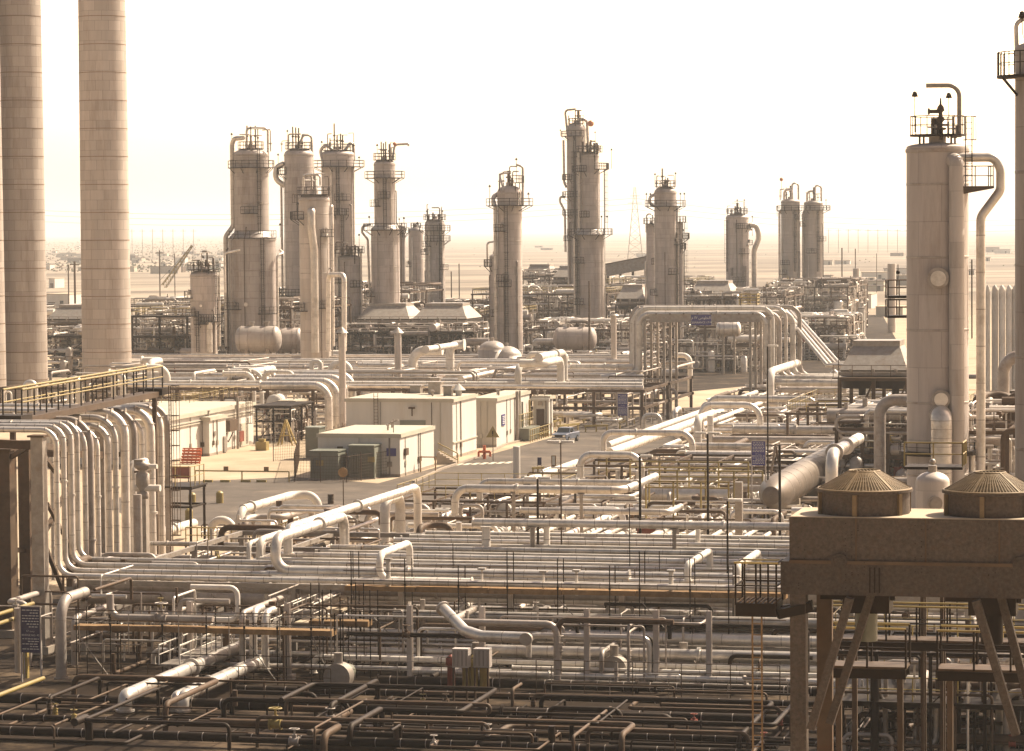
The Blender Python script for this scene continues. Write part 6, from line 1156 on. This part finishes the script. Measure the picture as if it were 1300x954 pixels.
# pickup truck
def pickup(loc, head):
    T = Thing('pickup_truck', 'pale blue-grey pickup truck facing the camera on the road by the white porch', 'pickup truck', loc); f = V(head).normalized(); r = f.cross(Z); f = -f; fr = -f
    X = r; Y = fr
    def w(x, y, z): return V(loc) + X * x + Y * y + Z * z
    W = .92
    def hull(secs, m, nm, par=None):
        mb = MB(); n = len(secs[0])
        vs = [w(*p) for s_ in secs for p in s_]; fs = []
        for i in range(len(secs) - 1):
            for j in range(n): k = (j + 1) % n; fs.append((i * n + j, i * n + k, (i + 1) * n + k, (i + 1) * n + j))
        fs += [tuple(range(n))[::-1], tuple(range((len(secs) - 1) * n, len(secs) * n))]; mb.add(vs, fs); return T.part(nm, mb, m, par)
    def sec(y, hw, z0, z1, tuck=.06): return [(-hw, y, z0), (-hw, y, z1 - .1), (-hw + tuck, y, z1), (hw - tuck, y, z1), (hw, y, z1 - .1), (hw, y, z0)]
    hull([sec(2.45, .86, .45, .98), sec(2.3, W, .42, 1.05), sec(.9, W, .42, 1.14), sec(-2.5, W, .45, 1.12), sec(-2.6, .88, .5, 1.1)], 'carpaint', 'body')
    hull([[(-.84, 1.0, 1.12), (-.84, 1.0, 1.13), (.84, 1.0, 1.13), (.84, 1.0, 1.12)], [(-.72, .35, 1.12), (-.7, .35, 1.68), (.7, .35, 1.68), (.72, .35, 1.12)], [(-.74, -.75, 1.12), (-.7, -.75, 1.7), (.7, -.75, 1.7), (.74, -.75, 1.12)], [(-.84, -.95, 1.12), (-.8, -.95, 1.2), (.8, -.95, 1.2), (.84, -.95, 1.12)]], 'carpaint', 'cab')
    mb = MB(); mb.add([w(-.74, .93, 1.17), w(.74, .93, 1.17), w(.64, .42, 1.63), w(-.64, .42, 1.63)], [(0, 1, 2, 3)]); mb.v = [tuple(V(v) + Y * .03 + Z * .03) for v in mb.v]; T.part('windscreen', mb, 'glass')
    for k in (-1, 1):
        mb = MB(); mb.add([w(.80 * k, .75, 1.18), w(.755 * k, -.7, 1.18), w(.725 * k, -.65, 1.6), w(.735 * k, .32, 1.6)], [(0, 1, 2, 3)]); T.part('side_window', mb, 'glass')
        mb = MB(); mb.box(w(.66 * k, 2.47, .82), (.34, .06, .22), (X, Y, Z)); T.part('headlight', mb, 'chrome'); mb = MB(); mb.box(w(1.02 * k, .75, 1.25), (.2, .08, .16), (X, Y, Z)); T.part('mirror', mb, 'dark')
        for y in (1.5, -1.6):
            mb = MB(); mb.cyl(w(.98 * k, y, .37), w(.74 * k, y, .37), .37, 20); t = T.part('wheel', mb, 'rubber'); mb = MB(); mb.cyl(w(1.0 * k, y, .37), w(.97 * k, y, .37), .2, 14); T.part('rim', mb, 'chrome', t)
    mb = MB(); mb.box(w(0, 2.47, .82), (.96, .05, .24), (X, Y, Z)); T.part('grille', mb, 'dark'); mb = MB(); mb.box(w(0, 2.54, .5), (1.8, .16, .2), (X, Y, Z)); T.part('bumper', mb, 'chrome')
    mb = MB(); mb.box(w(0, -1.8, 1.14), (1.5, 1.4, .05), (X, Y, Z)); T.part('load_bed', mb, 'dark')
q = G(718, 561, .012); pickup(q, (V((-.36, -1, 0))))
# yellow kerbs / barrier rails near the truck
for i, (x0, y0, x1, y1) in enumerate(((697, 544, 712, 541), (708, 549, 735, 546), (742, 549, 772, 548), (740, 541, 765, 539), (700, 537, 728, 534), (786, 545, 806, 538), (772, 536, 790, 534), (676, 604, 690, 603))):
    a = G(x0, y0, 0); b = G(x1, y1, 0); T = Thing('yellow_barrier', ['lowest yellow barrier by the porch', 'yellow barrier rail left of the pickup', 'yellow barrier rail right behind the pickup', 'yellow barrier rail farther behind the pickup', 'thin yellow rail under the rack behind the pickup', 'slanting yellow rail below the blue sign', 'short yellow rail left of the blue sign', 'short yellow kerb rail beside the white post'][i], 'barrier', a); mb = MB(); mb.bar(a + Z * .75, b + Z * .75, .22); T.part('rail', mb, 'yellow')
    for k in (.05, .5, .95): mb = MB(); q = a.lerp(b, k); mb.bar(q, q + Z * .7, .16); T.part('post', mb, 'yellow')
for i, (pts) in enumerate((((525, 613), (560, 597), (610, 580)), ((612, 580), (640, 566), (678, 556)))):
    mb = MB(); ps = [G(x, y, 0) for x, y in pts]
    for a, b in zip(ps, ps[1:]): mb.bar(a + Z * .1, b + Z * .1, .3, .2)
    single('kerb', ['nearer', 'farther'][i] + ' pale kerb along the foot of the white buildings', 'kerb', mb, 'concrete')
# hydrant, signs, posts
q = G(615, 583, 0); T = Thing('hydrant', 'rusty orange multi-outlet hydrant at the corner of the biggest white building', 'hydrant', q); mb = MB(); mb.cyl(q, q + Z * 1.5, .18, 10); T.part('barrel', mb, 'orange')
for k in (-1, 1):
    mb = MB(); mb.cyl(q + Z * .8, q + Z * .8 + B * .65 * k, .14, 8); mb.cyl(q + Z * .8 + B * .65 * k, q + Z * .25 + B * .65 * k, .12, 8); T.part('outlet', mb, 'orange')
q = G(626, 586, 0); T = Thing('warning_sign', 'triangular yellow warning sign on a thin post before the cream wall', 'sign', q); mb = MB(); mb.cyl(q, q + Z * 3.0, .045, 8); T.part('post', mb, 'steel'); mb = MB(); c = q + Z * 2.9 - A * .06; mb.add([c - B * .75 - Z * .3, c + B * .75 - Z * .3, c + Z * .95, c - B * .75 - Z * .3 + A * .04, c + B * .75 - Z * .3 + A * .04, c + Z * .95 + A * .04], [(0, 1, 2), (5, 4, 3), (0, 3, 4, 1), (1, 4, 5, 2), (2, 5, 3, 0)]); T.part('plate', mb, 'yellow'); mb = MB(); mb.box(c - A * .02 + Z * .2, (.1, .02, .4)); mb.box(c - A * .02 - Z * .12, (.1, .02, .09)); T.part('exclamation_mark', mb, 'dark')
q = G(656, 608, 0); T = Thing('white_post', 'stout white cylindrical post standing at the near edge of the road', 'post', q); mb = MB(); mb.lathe([(.36, 0), (.36, 3.2), (.3, 3.28), (.02, 3.3)], q, 20, smooth=False); T.part('shaft', mb, 'white'); mb = MB(); mb.box(q + Z * .05, (1.3, 1.1, .12)); T.part('base_plate', mb, 'timber')
for i, (x, y, w_, h_, m) in enumerate(((685, 600, .42, .8, 'navy'), (703, 600, .5, 1.2, 'timber'))):
    q = G(x, y, 0); T = Thing('small_sign', ['small dark sign on two legs', 'framed pale notice sign on two legs'][i] + ' by the near edge of the road', 'sign', q); mb = MB(); mb.box(q + Z * 1.15, (w_, .06, h_)); T.part('plate', mb, m)
    if i: mb = MB(); mb.box(q + Z * 1.2 - A * .04, (w_ * .6, .02, h_ * .75)); T.part('notice', mb, 'letter')
    mb = MB(); [mb.bar(q + B * w_ * .45 * k, q + B * w_ * .45 * k + Z * 1, .05) for k in (-1, 1)]; T.part('legs', mb, 'steel')
q = G(431, 650, 0); q = P(436, 640, 200); q.z = 0; T = Thing('round_sign', 'orange round-topped sign on a tall stake in front of the transformers', 'sign', q); zt = P(437, 600, 200).z; mb = MB(); mb.cyl(q, q + Z * zt, .05, 6); T.part('stake', mb, 'steel'); mb = MB(); c = q + Z * zt - A * .06; mb.cyl(c, c - A * .05, .42, 16); T.part('plate', mb, 'timber')
T = Thing('frame_stand', 'small square tubular stand by the kerb of the small low building', 'stand', G(534, 600, 0)); q = G(534, 600, 0); mb = MB(); mb.bar(q, q + Z * 1.6, .12); mb.bar(q + B * 1.6, q + B * 1.6 + Z * 1.6, .12); mb.bar(q + Z * 1.6, q + B * 1.6 + Z * 1.6, .12); T.part('frame', mb, 'timber')
# steps with yellow rail beside the biggest building
q = G(556, 590, 0); T = Thing('steps', 'short steps with a yellow handrail in the gap beside the biggest white building', 'steps', q); mb = MB(); [mb.box(q + B * (.35 * k) + Z * (1.3 - .2 * k) / 2 + A * 1, (.35, 1.6, 1.3 - .2 * k)) for k in range(6)]; T.part('treads', mb, 'concrete'); mb = MB(); mb.bar(q + Z * 2.3, q + B * 2.2 + Z * 1.2, .1); mb.bar(q + Z * 1.6, q + B * 2.2 + Z * .5, .1); mb.bar(q + B * 2.2, q + B * 2.2 + Z * 1.2, .1); T.part('handrail', mb, 'yellow')
# lamp poles
def lamp(x, yb, yt, D, label, arms=1, m='dark', r=.09, z0=0):
    b = P(x, yb, D); b = V((b.x, b.y, z0)); t = P(x, yt, D); T = Thing('lamp_post', label, 'lamp post', b); mb = MB(); mb.cyl(b, V((b.x, b.y, t.z)), r, 8, r * .7); T.part('pole', mb, m)
    for k in ([-1, 1] if arms == 2 else [1]): mb = MB(); c = V((b.x, b.y, t.z)); mb.box(c + B * .45 * k + Z * .05, (.8, .35, .14)); T.part('lamp_head', mb, 'paintpipe')
lamp(683, 680, 608, 150, 'dark lamp post with twin heads before the bright crank pipes', 2, 'dark', .1)
lamp(899, 690, 551, 158, 'dark lamp post with a pale flat head in the right-hand pipe field', 2, 'dark', .1)
lamp(813, 700, 580, 155, 'dark post rising out of the corner of the lower pipe hoop', 1, 'dark', .11)
lamp(713, 720, 562, 150, 'thin lamp post with a bird-like head above the road edge', 2, 'steel', .06)
lamp(975, 620, 440, 190, 'slender dark mast beside the portal right leg', 1, 'dark', .08)
lamp(990, 640, 565, 165, 'dark post beside the big lying cylinder', 1, 'dark', .12)
lamp(924, 765, 636, 136, 'tall dark post left of the caged platform', 1, 'dark', .07, z0=4.5)
lamp(1065, 600, 430, 215, 'slender mast in front of the hooded air cooler', 1, 'steel', .06)
# writing
def textmb(mb, txt, c, right, upv, size, align='CENTER', depth=.0):
    cu = bpy.data.curves.new('t', 'FONT'); cu.body = txt; cu.size = size; cu.align_x = align; cu.align_y = 'CENTER'; cu.resolution_u = 2; ob = bpy.data.objects.new('t', cu); COL.objects.link(ob)
    dg = bpy.context.evaluated_depsgraph_get(); me = bpy.data.meshes.new_from_object(ob.evaluated_get(dg)); vs = [c + right * v.co.x + upv * v.co.y for v in me.vertices]; mb.add(vs, [tuple(p.vertices) for p in me.polygons]); bpy.data.objects.remove(ob); bpy.data.curves.remove(cu); bpy.data.meshes.remove(me)
def lines(mb, c, w, rows_, right, upv, lh, seed):
    R = random.Random(seed)
    for k in range(rows_):
        x = -w / 2 + (R.uniform(0, w * .5) if R.random() < .35 else 0)
        while x < w / 2 - .05:
            l = min(R.uniform(.08, .22), w / 2 - x); q = c + upv * (-k * lh) + right * (x + l / 2); mb.box(q, (l, .01, lh * .3), (right, right.cross(upv), upv)); x += l + .05
AR = '\ufeb9\ufeee\ufee0\ufea8\ufedf\ufe8d'
# clearance sign on the portal
c = P(890, 406.5, 309); sg = S(c); T = Thing('clearance_sign', 'blue clearance sign hanging on the girder of the tall pipe portal', 'sign', c); mb = MB(); wv, hv = 26 / sg, 13.5 / sg; mb.box(c, (wv, .1, hv)); T.part('plate', mb, 'blue'); mb = MB(); textmb(mb, 'CLEARANCE 17 M', c - A * .06 - Z * hv * .24, B, Z, .36); textmb(mb, '\u0645 ' + '\u0661\u0667 ' + AR, c - A * .06 + Z * hv * .2, B, Z, .5); T.part('lettering', mb, 'letter')
def tallsign(x0, x1, y0, y1, D, label, m, top='BRIDGE NO. 42', frame_='galv', yb=None):
    c = P((x0 + x1) / 2, (y0 + y1) / 2, D); s = S(c); w_ = (x1 - x0) / s; h_ = (y1 - y0) / s; T = Thing('information_sign', label, 'sign', V((c.x, c.y, 0))); mb = MB(); mb.box(c, (w_, .06, h_)); T.part('plate', mb, m)
    mb = MB(); f = .05 * max(1, w_); e = c - A * .03; mb.bar(e - B * w_ / 2 - Z * h_ / 2, e - B * w_ / 2 + Z * h_ / 2, f); mb.bar(e + B * w_ / 2 - Z * h_ / 2, e + B * w_ / 2 + Z * h_ / 2, f); mb.bar(e - B * w_ / 2 + Z * h_ / 2, e + B * w_ / 2 + Z * h_ / 2, f); T.part('frame', mb, 'clad2')
    mb = MB(); lines(mb, c - A * .05 + Z * h_ * .42, w_ * .82, 7, B, Z, h_ * .06, int(x0)); textmb(mb, top, c - A * .05 - Z * h_ * .12, B, Z, w_ * .13); textmb(mb, '\u0664\u0662 \ufe9f\ufeb4\ufeae', c - A * .05 - Z * h_ * .03, B, Z, w_ * .13); lines(mb, c - A * .05 - Z * h_ * .2, w_ * .82, 5, B, Z, h_ * .055, int(x0) + 1); T.part('lettering', mb, 'letter')
    for k in (-1, 1): mb = MB(); q = c + B * w_ / 2 * k * .98 + A * .04; mb.bar(V((q.x, q.y, 0)), V((q.x, q.y, c.z)), .09); T.part('post', mb, 'clad2')
tallsign(25.5, 52.5, 770, 829, 131, 'dark navy bilingual bridge sign with white lettering at the bottom left', 'navy')
tallsign(784, 797, 500, 528, 288, 'blue bilingual bridge sign in the shade beneath the middle rack', 'blue')
tallsign(954, 972, 560, 591, 190, 'blue bilingual bridge sign in front of the field of pipes on the right', 'blue')
mb = MB(); a = G(0, 893, 1.6); T = Thing('yellow_rail', 'fat yellow handrail slanting up beside the navy bridge sign', 'railing', G(10, 890, 0))
for (x0, y0, z0, x1) in ((-20, 890, 1.2, 55), (-20, 786, 3.6, 42), (-20, 798, 3.2, 36)): a = G(x0, y0, z0); b = move_to(a, A, px=x1); mb.cyl(a, b, .12, 10)
T.part('rail', mb, 'yellow'); mb = MB(); q = G(33, 850, .5); mb.bar(V((q.x, q.y, 0)), V((q.x, q.y, 2.4)), .28); T.part('post', mb, 'yellow')
# ------------------------------------------------------------------ fan cooler at the lower right, near the camera
CD = 75
n = PW(1002, 657, CD * KD); s = S(n); bz = n.z            # near top left edge
e = move_to(n, B, px=1420); LB = (e - n).length; LA = 3.3; hu = 56 / s; hl = 42 / s
T = Thing('fan_cooler', 'large grey air cooler casing with two mesh-capped fans, close at the lower right', 'air cooler', V((n.x, n.y, 0)))
mb = MB(); o = n
def bx(mb, x0, x1, y0, y1, z0, z1): mb.box(o + B * (x0 + x1) / 2 + A * (y0 + y1) / 2 + Z * ((z0 + z1) / 2), (x1 - x0, y1 - y0, z1 - z0))
bx(mb, 0, LB, 0, LA, -hu, 0); up_ = mb
mb = MB(); bx(mb, -.28, LB, -.05, LA + .05, -hu - hl, -hu); T.part('lower_casing', mb, 'cooler')
mb = MB(); bx(mb, .02, LB, .02, LA - .02, .003, .03); T.part('top_plate', mb, 'roof')
mb = MB(); [bx(mb, x, x + .05, -.035, -.003, -hu, 0) for x in (2.1, 4.3, 6.6, 8.8)]; bx(mb, .0, LB, -.09, -.055, -hu - .06, -hu + .05); T.part('casing_seam', mb, 'steel')
mb = MB(); R_ = random.Random(2)
for k in range(60):
    x = R_.choice((.4, 1.9, 2.3, 4.1, 4.5, 6.4)) + R_.choice((-.1, .1)); z = -hu - hl + R_.uniform(.1, hl + hu - .1); c = o + B * x - A * .06 + Z * z; mb.cyl(c, c - A * .03, .018, 6)
for x in (3.35, 3.5, 3.65, 8.3, 8.45, 8.6): bx(mb, x - .8, x - .76, -.09, -.051, -hu - hl + .1, -hu - .15)
up_.m = 1; up_.add(mb.v, mb.f); T.part('upper_casing', up_, ['cooler', 'dark'])
for x in (1.6, 7.3):
    mb = MB(); c = o + B * x - A * .07 - Z * (hu - .02); mb.cyl(c, c - A * .05, .26, 16); mb.cyl(c - A * .05, c - A * .09, .16, 14); T.part('inspection_cover', mb, 'cooler')
for k, cx in enumerate((1090, 1252)):
    c = move_to(n, B, px=cx) + A * 1.62; r = 59 / S(c); h = .82 * 30 / S(c) * 1.15
    mb = MB(); mb.lathe([(r * .97, .03), (r * .97, h), (r * 1.03, h + .02), (r * 1.03, h + .09), (r * .93, h + .1), (r * .9, h), (r * .9, .03)], c, 56, smooth=False); fo = T.part('fan_ring', mb, 'cooler')
    mb = MB()
    for j in range(6):
        a = 2 * PI * j / 6 + .2; q = c + V((math.cos(a), math.sin(a), 0)) * r; mb.box(q + Z * h / 2, (.14, .1, h), (V((-math.sin(a), math.cos(a), 0)), V((math.cos(a), math.sin(a), 0)), Z))
    T.part('ring_stiffener', mb, 'mesh', fo)
    mb = MB(); ct = .56; rt_ = r * .33
    nsp = 84
    for j in range(nsp):
        a = 2 * PI * j / nsp; u = V((math.cos(a), math.sin(a), 0)); mb.bar(c + u * r + Z * (h + .1), c + u * rt_ + Z * (h + .1 + ct), .024 if j % 14 else .06)
    for f in [i / 16 for i in range(17)]:
        rr = r + (rt_ - r) * f; zz = h + .1 + ct * f; ring = [c + V((rr * math.cos(2 * PI * j / 40), rr * math.sin(2 * PI * j / 40), zz)) for j in range(41)]
        mb.tube(ring, .012 if f not in (0, 1) else .04, 4, caps=False)
    for j in range(9): x = -rt_ + 2 * rt_ * (j + .5) / 9; yy = math.sqrt(max(0, rt_ ** 2 - x * x)); mb.bar(c + V((x, -yy, h + .1 + ct)), c + V((x, yy, h + .1 + ct)), .02)
    T.part('wire_guard', mb, 'mesh', fo)
    mb = MB(); hub = c + Z * (h - .1); mb.cyl(hub - Z * .35, hub + Z * .1, .28, 14)
    for j in range(6):
        a = 2 * PI * j / 6 + .3; u = V((math.cos(a), math.sin(a), 0)); v = Z.cross(u); mb.add([hub + u * .2 - v * .12 - Z * .05, hub + u * .2 + v * .12 + Z * .05, hub + u * r * .88 + v * .2 + Z * .03, hub + u * r * .88 - v * .2 - Z * .03], [(0, 1, 2, 3)])
    T.part('fan_blades', mb, 'galv', fo)
    # drive under the casing
    q = c - Z * (hu + hl + .05); mb = MB(); mb.box(q - Z * .34 + B * .1, (1.5, 1.2, .62)); mb.box(q - Z * .12 - B * .2, (2.4, .6, .26)); T.part('gear_box', mb, 'dark'); mb = MB(); mb.cyl(q - Z * .5 + B * .05, q - Z * 1.6 + B * .05, .36, 16); T.part('motor', mb, 'green' if k == 0 else 'dark')
    mb = MB(); q2 = q - A * 1.9
    for j, (a_, b_) in enumerate(((-.25, -1.5), (.3, -1.05)) if k == 0 else ((-.3, .95), (.4, 1.5))): mb.bar(q2 + B * a_ + A * (j * 1.2), q2 + B * b_ + A * (j * 1.2) - Z * 4.2, .42, .25)
    T.part('raking_strut', mb, 'cooler')
for x, m in ((-.05, 'cooler'), (.62, 'steel')):
    mb = MB(); w_ = .62 if x < 0 else .34; q = o + B * (x + w_ / 2) + A * (.3 if x < 0 else 2.6); mb.bar(V((q.x, q.y, 0)), q - Z * (hu + hl), w_, .5); T.part('leg', mb, m)
for a_ in (.2, LA - .3):
    mb = MB(); q = o + B * (LB - 1) + A * a_; mb.bar(V((q.x, q.y, 0)), q - Z * (hu + hl), .5); T.part('leg', mb, 'cooler')
# walkways below the cooler
for i, (x0, x1, y, D, d_) in enumerate(((1052, 1150, 847, 80, 1.3), (1190, 1330, 851, 80, 1.3), (1048, 1400, 812, 92, 1.2))):
    a = P(x0, y, D); b = move_to(a, B, px=x1); T2 = Thing('maintenance_walkway', ['dark railed maintenance walkway under the left cooler fan', 'dark railed maintenance walkway under the right cooler fan', 'rear maintenance walkway with yellow top rail below the cooler'][i], 'walkway', V((a.x, a.y, 0)))
    mb = MB(); mb.bar(a + A * d_ / 2, b + A * d_ / 2, d_, .1); T2.part('grating', mb, 'steel'); mb = MB(); mb.bar(a - Z * .2, b - Z * .2, .08, .32); mb.bar(a + A * d_ - Z * .2, b + A * d_ - Z * .2, .08, .32); T2.part('edge_beam', mb, 'dark')
    for k in (0, d_):
        mb = MB(); q0, q1 = a + A * k, b + A * k; L = (q1 - q0).length; n_ = max(2, round(L / 1.15))
        for j in range(n_ + 1): q = q0.lerp(q1, j / n_); mb.bar(q, q + Z * 1.35, .07)
        mb.cyl(q0 + Z * .7, q1 + Z * .7, .028, 6); mb.m = 1; mb.cyl(q0 + Z * 1.35, q1 + Z * 1.35, .04, 8); T2.part('railing', mb, ['dark', 'yellow'])
    for f in (.1, .9): mb = MB(); q = a.lerp(b, f) + A * d_ / 2; mb.bar(V((q.x, q.y, 0)), q - Z * .1, .2); T2.part('leg', mb, 'steel')
# caged ladder platform left of the casing
a = P(934, 768, CD); s = S(a); T = Thing('caged_platform', 'small dark railed ladder platform hanging left of the cooler casing', 'platform', a); L = 52 / s
mb = MB(); mb.box(a + B * L / 2 + A * .7 - Z * .15, (L, 1.5, .42)); T.part('base', mb, 'dark'); mb = MB()
for k in range(9): mb.bar(a + B * (L * (k + .5) / 9) + Z * .08, a + B * (L * (k + .5) / 9) + A * 1.45 + Z * .08, .07, .03)
T.part('grating', mb, 'timber'); mb = MB()
for (x, y) in ((0, 0), (L * .22, 0), (L * .5, 0), (L * .8, 0), (L, 0), (0, 1.4), (L * .45, 1.4), (L, 1.4)): mb.bar(a + B * x + A * y, a + B * x + A * y + Z * (1.35 if y == 0 else 1.2), .055)
for k in (0, 1.4): mb.bar(a + A * k + Z * .62, a + B * L + A * k + Z * .62, .05)
for x in (0, L): mb.bar(a + B * x + Z * .62, a + B * x + A * 1.4 + Z * .62, .05); mb.bar(a + B * x + Z * 1.33, a + B * x + A * 1.4 + Z * 1.33, .05)
mb.m = 1; mb.bar(a + Z * 1.35 - B * .05, a + B * L * 1.05 + Z * 1.35, .06); mb.bar(a + A * 1.4 + Z * 1.3, a + B * L + A * 1.4 + Z * 1.3, .05); T.part('railing', mb, ['dark', 'yellow'])
mb = MB(); lb_ = a + B * L * .5 + A * .2; ladder(mb, lb_ - Z * 6, lb_ + Z * .1, -A, .3, cage=False, r=.026); T.part('ladder', mb, 'timber')
mb = MB(); mb.bar(a + B * L * 1.0 + A * .2 - Z * .3, a + B * (L + 1.) + A * .6 - Z * .1, .3, .3); mb.bar(a + B * L + A * 1.2 - Z * .3, a + B * (L + 1.) + A * 1.2 - Z * .1, .3, .3); T.part('bracket', mb, 'dark')
# small vessel behind the casing between the fans
c = P(1184, 640, 95); s = S(c); r = 21.5 / s; b = V((c.x, c.y, 0)); zt = P(1184, 612, 95).z; T = Thing('domed_drum', 'small upright pale drum with a round manway, between the two cooler fans', 'vessel', b)
mb = MB(); mb.lathe([(r, zt - 3), (r, zt)] + [(r * math.cos(t * PI / 14), zt + r * .62 * math.sin(t * PI / 14)) for t in range(1, 8)], b, 36); T.part('shell', mb, 'clad2'); mb = MB(); q = V((b.x, b.y, P(1184, 637, 95).z)) - V((0, r - .1, 0)); mb.cyl(q, q - V((0, .25, 0)), 9 / s, 20); mb.cyl(q - V((0, .25, 0)), q - V((0, .3, 0)), 6.5 / s, 20); T.part('manway', mb, 'jacket2')
mb = MB(); q = V((b.x, b.y, zt + r * .6)); mb.cyl(q, q + Z * .25, .18, 10); mb.ball(q + Z * .4 , .13); T.part('nozzle', mb, 'galv'); mb = MB(); [mb.bar(b + V((math.cos(k) * r * .8, math.sin(k) * r * .8, 0)), b + V((math.cos(k) * r * .8, math.sin(k) * r * .8, zt - 2.9)), .14) for k in (.5, 2.1, 3.7, 5.3)]; T.part('legs', mb, 'steel')
a = P(1148, 592, 120); b = move_to(a, B, px=1222); mb = MB(); rail(mb, [a, b, b + A * 2], 1.2, 1.2, .045, 6); T = Thing('guarded_platform', 'small platform with yellow top rail around the outlet pipe of the huge tower', 'platform', a); T.part('railing', mb, 'yellow'); mb = MB(); mb.bar(a - Z * .1 + A, b - Z * .1 + A, 2, .14); T.part('floor', mb, 'dark')

# ------------------------------------------------------------------ fine rails, props and wires at the front
R_ = random.Random(21)
for i, x in enumerate((241, 365, 520, 612, 745, 833, 900)):
    c = G(x, 770, 0); q = G(x, 778 + (x - 650) * .019, 4.0); q.z = 0; mb = MB(); mb.ibeam(q, q + Z * 4.3, .3); mb.box(q + Z * .15, (.7, .7, .3))
    single('rack_post', f'{LORD[i]} pale steel post from the left holding up the front edge of the pipe rack', 'post', mb, 'clad2', 'pale posts of the front rack edge')
for i, (x0, x1, y, z) in enumerate(((440, 995, 716, 5.5), (100, 420, 778, 4.0), (560, 990, 835, 2.2), (440, 700, 838, 1.6), (130, 420, 842, 1.4), (700, 1000, 858, 1.2))):
    a = G(x0, y, z); b = move_to(a, B, px=x1); L = (b - a).length; T = Thing('thin_handrail', ['thin handrail above the planks on the front rack edge', 'thin handrail above the lower left scaffold', 'thin handrail before the broad low pipes, right of centre', 'thin low handrail left of the pale panel boxes', 'thin low handrail at the bottom left', 'thin low handrail at the bottom right of centre'][i], 'railing', V((a.x, a.y, 0)))
    n = max(2, int(L / 2.6)); mb = MB(); [mb.cyl(a.lerp(b, k / n) - Z * (1.2 if i == 0 else min(2.2, z)), a.lerp(b, k / n), .028, 6) for k in range(n + 1)]; mb.cyl(a, b, .026, 6); mb.cyl(a - Z * .5, b - Z * .5, .02, 6); T.part('rail', mb, ('steel', 'galv')[i % 2])
for i, (x, y0, y1, D) in enumerate(((799, 640, 770, 140), (837, 700, 770, 138), (448, 700, 760, 136), (575, 690, 750, 137), (1026, 640, 660, 130), (1068, 760, 870, 112), (1215, 760, 880, 112))):
    a = P(x, y0, D); b = P(x, y1, D); mb = MB(); mb.cyl(V((a.x, a.y, b.z)), a, .03, 6); single('thin_rod', f'{LORD[i]} thin upright rod counted over the front rack and under the cooler', 'rod', mb, 'dark', 'thin upright rods')
# dense dark steelwork under the fan cooler
o = P(1045, 860, 108); o = V((o.x, o.y, 0)); lb = (move_to(P(1045, 860, 108), B, px=1390) - P(1045, 860, 108)).length
frame('dark steel platform structure low behind the legs of the fan cooler', o, lb, 7, (3.2, 5.6), 5, 1, .16, 'dark', deck=(0,), rails=(0, 1), name='steel_gantry')
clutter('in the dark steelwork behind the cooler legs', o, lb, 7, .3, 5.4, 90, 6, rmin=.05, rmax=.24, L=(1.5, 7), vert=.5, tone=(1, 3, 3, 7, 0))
# dark stains and patches are in the ground materials; a few loose things in the yard
for i, (x, y) in enumerate(((296, 600), (420, 640), (330, 592), (350, 632))):
    q = G(x, y, 0); mb = MB(); mb.lathe([(.29, 0), (.29, .3), (.31, .32), (.29, .34), (.29, .6), (.31, .62), (.29, .64), (.29, .9), (.02, .9)], q, 14, smooth=False)
    single('steel_drum', ['brown steel drum alone on the yard left of the fences', 'brown steel drum on the road edge under the round orange sign', 'brown steel drum between the yellow box and the wheel stops', 'brown steel drum on the asphalt below the tubular barrier'][i], 'drum', mb, 'steel') if i in (1,) else None

R_ = random.Random(77)
for i in range(15):
    y = 788 + i * 5.4 + R_.uniform(-2, 2); z = max(.35, 2.6 - i * .17) + R_.uniform(-.15, .15); x0 = R_.uniform(380, 700) if i % 3 else R_.uniform(110, 300); x1 = R_.uniform(880, 1100) if i % 2 else 1400; d = R_.uniform(3.5, 9); c = G(650, y, z); a = move_to(c, B, px=x0); b = move_to(c, B, px=x1); e = V((b.x, b.y, .1))
    pts = [V((a.x, a.y, .1)), a, b] if i % 4 else [a, b, e]
    pipe(f'{LORD[i]} sunlit level pipe downward in the low bundle right of the upright pair', 0, pts, dm=d / S(c), m=('jacket', 'paintpipe', 'jacket')[i % 3], group='sunlit low bundle under the rack')
for i, (x, d) in enumerate(((123, 7), (137, 8), (65, 5), (180, 7), (199, 6))):
    t = P(x, 545 - i * 4, 156 + i * 6); q = [V((t.x, t.y, .3)), t, move_to(t, B, px=-60 if i < 3 else 100)]
    pipe(f'{["second slim", "third slim", "leftmost slim", "fourth slim", "rightmost slim"][i]} extra riser pipe filling the gaps of the left bridge bundle', 0, q, dm=d / S(t), R=1.3, m='jacket', group='slim risers of the left bridge')

pipe('small bright pipe staple standing on the front rack left of the caged platform', 9, (873, 738, 5), ('zy', 717), ('ax', 901), ('z', 5), m='paintpipe', R=.6)
pipe('bright pipe staple right behind the caged platform', 10, (936, 738, 5), ('zy', 720), ('ax', 962), ('z', 5), m='paintpipe', R=.6)
mb = MB(); q = G(823, 690, 0); mb.lathe([(.75, 0), (.75, .4)], q + Z * .8, 18, -A); mb.cyl(q + Z * .8, q + Z * .8 + A * .5, .75, 18); mb.cyl(q + Z * .8, q + Z * .8 - A * .15, .9, 18); single('red_flange', 'dull red round flange cover in the gap behind the front rack', 'flange', mb, 'red')
if MASS.v:
    o_ = MASS.make('pipework', ['jacket', 'jacket2', 'paintpipe', 'steel', 'yellow', 'red', 'galv', 'dark'])
    props(o_, 'uncountable tangle of thin bent pipes and valves between the towers and under the racks', 'pipework', kind='stuff')
for o_ in bpy.data.objects:
    l_ = o_.get('label')
    if l_ and not o_.parent and len(l_.replace('-', ' ').split()) > 16: print('LONG', o_.name, '|', l_)
print('PIPES', NP[0], 'CLUTTER', NCL[0], 'OBJ', len(bpy.data.objects))
